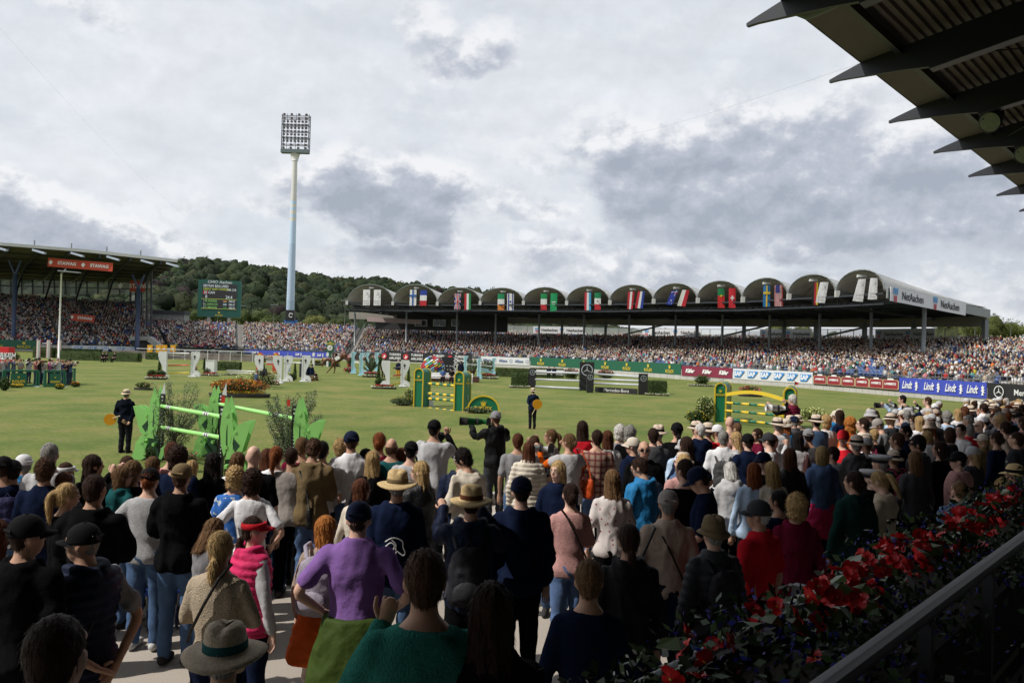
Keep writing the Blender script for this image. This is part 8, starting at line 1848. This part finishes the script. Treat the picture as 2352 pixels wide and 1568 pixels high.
# carried things
backpack(K(749), (.30,.27,.33), 'lilac grey backpack with a front pocket on the copper bobbed woman', 1.0, z=1.12); backpack(K(1084), (.02,.02,.024), 'black daypack with a grey top panel on the man in the woven straw hat', 1.05, col2=(.03,.03,.034), z=1.15); backpack(K(1662), (.06,.06,.062), 'grey backpack on the grey haired man in the white shirt', .9); backpack(K(1641), (.015,.015,.018), 'black backpack on the person in the olive woven hat', .9); backpack(K(1775), (.02,.02,.02), 'black backpack on the boy in white', .8); backpack(K(30), (.02,.02,.06), 'dark blue backpack on the youth at the left edge', .8)
shoulder_bag(K(670), (.015,.015,.015), 'black shoulder bag on the man in the beige top', .95, 1); shoulder_bag(K(1338), (.45,.38,.28), 'cream canvas bag of the photographer in the dark red tabard', 1.0, 1, 1.2); shoulder_bag(K(1536), (.012,.012,.014), 'black messenger bag at the side of the man in the taupe cap', .95, -1, 1.2); shoulder_bag(K(1308), (.45,.06,.01), 'orange red bag hanging from the photographer in the grey tabard', 1.05, 1, 1.1)
for x, s_ in ((508,-1),(1311,1),(2175,-1),(1536,1),(198,-1)): crossstrap(K(x), (.015,.012,.01), s_)
camera_thing(K(1140), 'long black telephoto lens with a green ring held by the photographer in black', .5, (.012,.09,.03), z=1.66, fwd=.12, side=-.06, yaw=R(62), thick=.062); camera_thing(K(1821), 'huge white telephoto lens held by the white haired photographer', .52, (.62,.61,.58), z=1.60, fwd=.22, side=-.2, yaw=R(58), thick=.085, hood=(.6,.6,.58)); camera_thing(K(2073), 'long grey telephoto lens held by the beige vest photographer', .55, (.45,.45,.44), z=1.62, fwd=.2, yaw=R(15), thick=.07); camera_thing(K(2131), 'white telephoto lens of the photographer in the pale tabard', .45, (.6,.6,.58), z=1.60, fwd=.2, yaw=R(20), thick=.06); camera_thing(K(1308), 'pale grey lens raised by the photographer with clipped hair', .35, (.42,.42,.42), z=1.56, fwd=.25, yaw=R(60), thick=.055)
camera_thing(K(998), 'small camera held to the eye by the photographer in the tabard', .2, (.02,.02,.02), z=1.64, fwd=.2)
for (x, l, z, f_) in ((1283,'white folded programme in the hands of the blonde facing woman',1.13,.34),(1480,'white sheet held by the man in the bright blue jacket',1.13,.36),(1680,'glossy white brochure held by the pale grey bobbed woman',1.25,.32)):
    o = K(x); rz = o.rotation_euler.z; r = thing('paper', Vector(o.location)+Matrix.Rotation(rz,3,'Z') @ Vector((0,f_,z)), l, 'paper', 'papers held in the crowd', rz=rz); mb = MB(); mb.box((-.07,0,0), (.14,.16,.004), M=Matrix.Rotation(.25,3,'Y')); mb.box((.07,0,0), (.14,.16,.004), M=Matrix.Rotation(-.2,3,'Y')); mb.build('sheet', M_txtw, r)
o = K(914); mb = MB(); s = .09      # white horse head line print on the jacket back
for pts0 in ([(-.9,1.0),(-.3,1.35),(.3,1.3),(.75,1.0),(.8,.5),(1.0,0),(.85,-.3),(.5,-.1),(.2,.1),(.1,-.4),(.3,-.9),(.1,-1.4)],[(-.9,.5),(-.4,.9),(0,.6),(-.2,0),(-.25,-.7),(.2,-1.3),(.7,-1.5)],[(-.3,1.2),(.1,.75),(.1,.2)]):
    P0 = [Vector((a*s,0,b*s)) for a, b in pts0]; P1 = []
    for i in range(len(P0)-1):
        a_, b_, c_, d_ = P0[max(i-1,0)], P0[i], P0[i+1], P0[min(i+2,len(P0)-1)]
        for t in (0,.33,.66): P1.append(.5*((2*b_)+(c_-a_)*t+(2*a_-5*b_+4*c_-d_)*t*t+(3*b_-a_-3*c_+d_)*t**3))
    mb.tube(P1+[P0[-1]], .006, 5)
mb.build('horse_head_print', M_txtw, o, loc=(.0,-.158,1.17))
# ---- the rest of the crowd nearby, one by one
CN = dict(K='black',N='navy',W='white',G='grey',L='light grey',D='dark grey',R='red',M='burgundy',B='blue',E='beige',P='pink',S='pale blue',Q='cream',J='denim blue',A='olive brown',C='charcoal',F='dark green'); HN = dict(g='grey',w='white',k='black',d='dark brown',b='brown',l='fair',y='blonde',r='ginger',a='auburn'); TW = dict(tee='tee',polo='polo',long='top',knit='sweater',jacket='jacket',shell='raincoat',hoodie='hoodie',puffer='puffer'); HW = dict(short='short hair',crop='cropped hair',fluffy='tousled hair',curly='curls',bob='bob',mid='mid length hair',long='long hair',pony='ponytail',bun='bun'); HTW = dict(cap='cap',straw='straw hat',panama='pale hat',bucket='bucket hat')
gr = random.Random(77); USED = set(); NF = 0
BOUND = [(0,1030),(1150,1000),(1500,980),(1660,962),(1750,968),(1950,940),(2150,927),(2400,910)]
spots = []
for i in range(26000):
    p = UN(gr.uniform(-8, 34), gr.uniform(3.3, 10.2), TZ); X, Y = p.x, p.y
    if Y < 6: continue
    px = CX+F*X/Y; h = gr.uniform(1.60, 1.86); yt = yh(px)+(CAMZ-TZ-h)*F/Y; hw = .11*F/Y
    if px < 0 or px > 2400 or yt < interp(BOUND, px)+gr.uniform(-6, 10) or (px < 1150 and (Y > 11 or Y < 8.5 or 330 < px < 420)) or (abs(px-1140) < 45 and Y < 15) or (abs(px-1000) < 42 and Y < 12) or (570 < px < 730 and Y < 8.6): continue
    if any((X-a[3])**2+(Y-a[4])**2 < (.50 if px > 1150 else .62)**2 for a in PLACED): continue
    if any((X-a[0])**2+(Y-a[1])**2 < (.44 if px > 1150 else .9)**2 for a in spots): continue
    if any(a[2] < 12 and Y < a[2] and abs(px-a[0]) < hw+.2*F/a[2] and yt < a[1]+.75*F/a[2] for a in PLACED): continue
    if any(abs(px-a[0]) < (hw+.11*F/a[2])*.7 and -.32*F/Y < yt-a[1] < .27*F/a[2] for a in PLACED): continue
    spots.append((X, Y, px, h, yt))
spots.sort(key=lambda q: q[1]); INDIV = 122; NK = len(PLACED)
for (X, Y, px, h, yt) in spots[:INDIV]:
    sx = gr.choice('mf'); hr = gr.choice(['short','crop','fluffy','short'] if sx == 'm' else ['bob','mid','long','pony','bun','curly','long']); hk = gr.choice('gwkddbblyyra'); tk = gr.choice(['tee','polo','long','knit','jacket','hoodie','shell','puffer','tee']); tcn = gr.choice('KKNNWGLDRMBEPSQJACKF'); ht = gr.choice([None]*7+['cap','cap','straw','panama','bucket']); hcn = gr.choice('KNWLEQ')
    if ht in ('straw','panama'): hcn = 'p'
    fa = 22+gr.gauss(0, 22); yw = gr.choice([0,0,20,40,-20]); po = gr.choice(['down','down','folded','read','down','hips'] )
    hat_t = '' if not ht else (' and '+HTW[ht])
    near = min(PLACED[:NK], key=lambda a: (a[3]-X)**2+(a[4]-Y)**2); side = 'left' if px < near[0] else 'right'; kq = next(l.split('|') for l in KEYS.split('\n') if l.startswith('%d|%d|' % (near[0], near[1])))
    ref = (CN.get(kq[10].split(':')[1], 'patterned')+' '+TW.get(kq[10].split(':')[0], kq[10].split(':')[0]))
    lb = '%s %s, %s %s%s, %s of %s' % (HN[hk], HW[hr], CN[tcn], TW[tk], hat_t, side, ref)
    if lb in USED: lb = lb.replace(' of ', ' beyond '); ht = None
    if lb in USED: lb += ', partly hidden'
    USED.add(lb); NF += 1; a = R(fa)
    pr_ = person((X, Y, TZ), (-math.sin(a), math.cos(a)), lb, sex=sx, pose=po, yaw=R(yw), hair=hr, hc=CC[hk], hat=ht, hatc=CC[hcn], band=CC['K'], top=tk, tc=CC[tcn], bot=gr.choice(['jeans','trousers']), bc=CC[gr.choice('JKNKA')], h=h, skin=SKINS[NF % 4], showface=abs(fa+yw) > 50)
    PLACED.append((px, yt, Y, X, Y))
    if gr.random() < .12 and Y < 18: backpack(pr_, gr.choice([CC['K'],CC['N'],CC['D'],CC['M']]), 'backpack of the %s %s person by the %s' % (HN[hk], HW[hr], ref), .85)
# ---- far part of the standing crowd: too many to count, one object
V=[];FF=[];C=[];base=0; lsT = loft([((0,0,.0),(.13,0,0),(0,.1,0)),((0,0,.85),(.17,0,0),(0,.12,0)),((0,0,1.05),(.15,0,0),(0,.11,0)),((0,0,1.33),(.20,0,0),(0,.12,0)),((0,0,1.42),(.18,0,0),(0,.1,0)),((0,0,1.49),(.06,0,0),(0,.06,0))], 8, False); lv, lf = np.array(lsT[0]), [(a,b,c) for a,b,c,d in lsT[1]]+[(a,c,d) for a,b,c,d in lsT[1]]; armv = np.concatenate([np.array(ICO1[0])*(.055,.06,.20)+(s*.22,0,1.22) for s in (-1,1)]); 
hats_ = [None, None, None, (.6,.5,.38), (.5,.5,.5), (.02,.02,.04)]
for (X_, Y_, px, h_, yt) in spots[INDIV:]:
    p = Vector((X_, Y_, 0))
    s = h_/1.75; a = gr.uniform(-.2, 1.0); ca, sa = math.cos(a), math.sin(a); RMt = np.array(((ca,sa,0),(-sa,ca,0),(0,0,1)))
    tcol = np.array(_cc[rng.choice(len(_cc), p=_cw)]); hcol = HAIRC[gr.randrange(8)]; sk = SKINC[gr.randrange(4)]
    hd = ICO2[0] if p.y < 30 else ICO1[0]; hf = ICO2[1] if p.y < 30 else ICO1[1]
    parts = [(lv, np.array(lf), np.where(lv[:,2:] < .9, np.array(CC['N'])[None], tcol[None])), (armv, np.concatenate([ICO1[1], ICO1[1]+len(ICO1[0])]), np.tile(tcol, (len(armv),1))), (hd*(.078,.095,.12)+(0,.01,1.62), hf, np.tile(sk, (len(hd),1)))]
    hb = gr.random(); parts.append((hd*(.088,.10,.105)+(0,-.022,1.655), hf, np.tile(hcol, (len(hd),1))))
    if hb < .35: parts.append((hd*(.09,.06,.17)+(0,-.075,1.54), hf, np.tile(hcol, (len(hd),1))))
    ht = hats_[gr.randrange(6)]
    if ht is not None: parts.append((hd*((.16,.17,.018) if ht[0] > .55 else (.098,.14,.03))+(0,.03,1.70), hf, np.tile(np.array(ht),(len(hd),1)))); parts.append((hd*(.092,.105,.09)+(0,-.01,1.71), hf, np.tile(np.array(ht),(len(hd),1))))
    for v_, f_, c_ in parts: V.append((v_*s) @ RMt + np.array((p.x,p.y,TZ))); FF.append(f_+base); C.append(c_*gr.uniform(.8,1.1)); base += len(v_)
tag(ob('far_standing_crowd', newmesh('far_standing_crowd', np.concatenate(V), np.concatenate(FF), M_crowd, True, np.concatenate(C))), 'packed standing crowd receding to the right along the terrace', 'crowd', kind='stuff')
# ------------------------------------------------------------------ flower box and railing of the near stand
ZB_ = CAMZ-.78; fb = thing('flower_box', UN(3, .8, ZB_-.35), 'long flower box of red begonias, blue lobelia and tiny white flowers along the stand rail', 'flower box')
M_leafb = foliage_mat('begonia_leaf', .5, .2, 8); mb = P(fb); rzU = math.atan2(U.y, U.x)
for n_ in (.62, 1.0): mb.box(UN(14, n_, ZB_-.13), (40,.02,.26), rz=rzU)
mb.box(UN(14,.81,ZB_-.25), (40,.38,.02), rz=rzU); mb.build('trough', mat('trough_dark', (.03,.028,.025), .8, .1), fb); mb = P(fb); mb.box(UN(14,.81,ZB_-.05), (40,.36,.02), rz=rzU); mb.build('soil', mat('soil', (.03,.022,.015), .95, .3, 20, .5), fb)
g = np.random.default_rng(5); N_ = 34000; t = -1.5+g.uniform(0,1,N_)**1.35*22; n_ = .80+g.normal(size=N_)*.14; hgt = np.clip(.02+.15*g.uniform(0,1,N_)+.06*np.sin(t*4.7)+.04*np.sin(t*11), .0, .3)*(1-((n_-.8)/.4)**2).clip(.2)
kind = np.sin(t*2.1)+.6*np.sin(t*5.3+1)+g.normal(size=N_)*.35
pos = np.stack([U.x*t+NN.x*n_, U.y*t+NN.y*n_, ZB_+hgt-.02], 1)
def tiny(sel, size, cols, seed, nm):
    p = pos[sel]; k = len(p); gg = np.random.default_rng(seed); a = gg.normal(size=(k,3)); a /= np.linalg.norm(a,axis=1)[:,None]; b = np.cross(a, gg.normal(size=(k,3))); b /= np.linalg.norm(b,axis=1)[:,None]; s = size*gg.uniform(.6,1.4,(k,1))
    V = np.stack([p-a*s, p+b*s*.55, p+a*s, p-b*s*.55],1).reshape(-1,3); c = np.array(cols)[gg.integers(0,len(cols),k)]*gg.uniform(.7,1.2,(k,1)); o = ob(nm, newmesh(nm, V-np.array(fb.location), np.arange(k*4).reshape(-1,4), M_leafb, False, np.repeat(c,4,0)), fb); o['kind'] = 'stuff'
r_ = g.uniform(0,1,N_)
tiny(r_ < .62, .016, [(.018,.035,.010),(.03,.055,.016),(.010,.020,.006)], 1, 'leaves'); tiny((r_ > .62) & (kind < .1), .008, [(.02,.02,.22),(.03,.03,.28),(.05,.045,.27)], 2, 'lobelia_flowers'); tiny((r_ > .62) & (kind >= .1), .0065, [(.42,.42,.38),(.3,.31,.26)], 3, 'tiny_white_flowers')
# begonia blooms: five unequal ruffled petals round a yellow eye, shared meshes
def bloom(seed):
    g = random.Random(seed); v = []; f = []
    for lay, (L, el, n_p) in enumerate(((.036,.25,5),(.026,.75,4))):
        for k in range(n_p):
            a = 2*math.pi*k/n_p+lay*.6+g.uniform(-.2,.2); l = L*g.uniform(.8,1.2); d = Vector((math.cos(a),math.sin(a),0)); s = Vector((-d.y,d.x,0)); b = len(v); e = el+g.uniform(-.2,.3)
            for (r, w, z) in ((.12,.10,0),(.5,.42,.10),(.85,.46,.05),(1.05,.22,-.05)):
                for u in (-1,0,1): v.append(d*l*r*math.cos(e)+s*l*w*u+Vector((0,0,l*r*math.sin(e)+z*l+abs(u)*.12*l+g.uniform(-.04,.04)*l)))
            for i in range(3):
                for j in range(2): q = b+i*3+j; f.append((q,q+1,q+4,q+3))
    me = newmesh('petals', [tuple(x) for x in v], f, mat('begonia_red', (.50,.006,.01), .5, .25, 30), True); return me
bl = [bloom(i) for i in range(5)]; mb = MB(); v_, f_ = ball((0,0,.006), .006, 1); mb.add(v_, f_); eye = mb.mesh('flower_eye', mat('eye_yellow', (.6,.42,.03), .7, .1)); mb = MB(); mb.add([(0,0,0),(.03,.02,.01),(.05,0,.0),(.03,-.022,.008),(.0,0,0)][:4], [(0,1,2,3)]); lf_ = MB(); lf_.add([(0,0,0),(.025,.026,.008),(.06,.018,.0),(.075,0,-.01),(.055,-.024,.0),(.02,-.02,.01)], [(0,1,2,3,4,5)]); leaf = lf_.mesh('begonia_leaf', mat('begonia_green', (.05,.085,.02), .45, .2, 8))
def bpix(px, py, n_=.8):
    """point of the box row seen at that photo position"""
    a = (px-CX)/F; t = n_*(.736+a*.677)/(.677-a*.736); q = U*t+NN*n_; z = CAMZ-(py-yh(px))/F*q.y; return Vector((q.x,q.y,z))
BP = [(1590,1448),(1640,1520),(1600,1490),(1655,1480),(1625,1555),(1700,1545),(1560,1560),(1690,1470),(1745,1400),(1765,1425),(1800,1392),(1748,1440),(1840,1410),(1870,1370),(1885,1385),(1850,1455),(1905,1455),(1895,1510),(1905,1358),(1960,1310),(1990,1350),(1975,1365),(2025,1470),(2030,1395),(1885,1350)]
g = random.Random(8)
for k in range(185):
    s_ = k/185; px = 1900+s_*460+g.uniform(-15,15); lo = 1340-(px-1900)*.46; BP.append((px, lo+g.uniform(-24, 85)))
for k, (px, py) in enumerate(BP):
    q = bpix(px, py, .80+g.uniform(-.08,.10)); q.z = min(max(q.z, ZB_+.03), ZB_+.34); rt = (g.uniform(-1.3,-.2), g.uniform(-.6,.6), g.uniform(0,6)); s = g.uniform(.4,.72)
    o = ob('flower', bl[k % 5], fb, loc=q-fb.location, rot=rt, scale=s)
    if k < 30: ob('flower_eye', eye, o)
    if k % 2 == 0: ob('begonia_leaf', leaf, fb, loc=q-fb.location+Vector((g.uniform(-.03,.03),g.uniform(-.03,.03),-.03)), rot=(g.uniform(-.8,.3),g.uniform(-.5,.5),g.uniform(0,6)), scale=g.uniform(.6,1.0))
M_rail = mat('rail_paint', (.035,.035,.038), .45, .1, 8)
rl = thing('stand_railing', UN(3,.56,1.8), 'pale metal railing along the flower box at the lower right', 'railing'); mb = P(rl); mb.tube([UN(-2,.56,CAMZ-.60), UN(30,.56,CAMZ-.60)], .021, 10); mb.build('top_rail', M_rail, rl, True); mb = P(rl); mb.bar(UN(-2,.56,CAMZ-1.02), UN(30,.56,CAMZ-1.02), .03, .03); mb.build('lower_rail', M_rail, rl)
for k in range(26): mb = P(rl); t_ = -1+k*.62; mb.box(UN(t_,.56,CAMZ-1.12), (.028,.028,1.0), rz=rzU); mb.build('post', M_rail, rl)
rl = thing('outer_railing', UN(3,1.06,1.8), 'grey tube railing on the crowd side of the flower box', 'railing'); mb = P(rl); mb.tube([UN(-2,1.06,CAMZ-.80), UN(30,1.06,CAMZ-.80)], .018, 8); mb.build('top_rail', M_edge, rl, True)
for k in range(14): mb = P(rl); mb.box(UN(-1+k*1.8,1.08,1.6), (.035,.035,2.1), rz=rzU); mb.build('post', M_rail, rl)
mb = MB(); mb.box(UN(14,-.4,1.74), (44,1.9,.12), rz=rzU); tag(mb.build('near_stand_floor', mat('near_floor', (.14,.13,.12), .9, .2, 3, .2)), kind='structure'); mb = MB(); mb.box(UN(14,1.12,.95), (44,.06,1.6), rz=rzU); tag(mb.build('near_stand_parapet', M_wall), kind='structure')
# spectator seated beyond the rail at the lower right corner, deep in shade
person(UN(3.0,-.32,1.8), (-.7,.7), 'seated spectator in a dark patterned top at the lower right corner in deep shade', pose='sit', top='knit', tc=(.05,.06,.08), bot='jeans', bc=(.02,.02,.03), hair='short', hc=CC['d'], h=1.7, shoes=(.1,.1,.1), group='spectators in the near stand')
# blue folding stool
p = G(372, 1440, TZ); r = thing('folding_stool', (p.x,p.y,TZ), 'small blue folding stool on the asphalt behind the grey sweater woman', 'stool', rz=.4); mb = MB(); mb.add([(-.16,-.14,.40),(.16,-.14,.40),(.16,.14,.40),(-.16,.14,.40),(0,0,.385)], [(0,1,4),(1,2,4),(2,3,4),(3,0,4)]); mb.box((0,-.14,.39),(.34,.02,.03)); mb.box((0,.14,.39),(.34,.02,.03)); mb.build('seat', mat('stool_blue', (.015,.06,.33), .7, .1), r)
for a in (-1,1):
    for b in (-1,1): mb = MB(); mb.tube([(a*.15,b*.13,.39),(a*.13,-b*.13,.01)], .011, 6); mb.build('leg', mat('stool_navy', (.012,.018,.06), .5, .1) if b > 0 else M_steel, r)
for a in (-1,1): mb = MB(); mb.tube([(a*.13,-.14,.012),(a*.13,.14,.012)], .011, 6); mb.build('foot_bar', M_steel, r)
# overhead wires
for (a, b, l) in (((0,65,120),(430,500,210),'thin cable rising to the upper left in the sky'),((1310,330,200),(2080,110,60),'faint cable running up to the near canopy')):
    A, Bq = W(*a), W(*b); r = thing('overhead_cable', (A+Bq)/2, l, 'cable', 'cables across the sky'); mb = P(r); mb.tube([A.lerp(Bq, k/10)-Vector((0,0,math.sin(math.pi*k/10)*1.5)) for k in range(11)], .009, 4); mb.build('wire', mat('wire_grey', (.3,.31,.33), .6, .05), r)
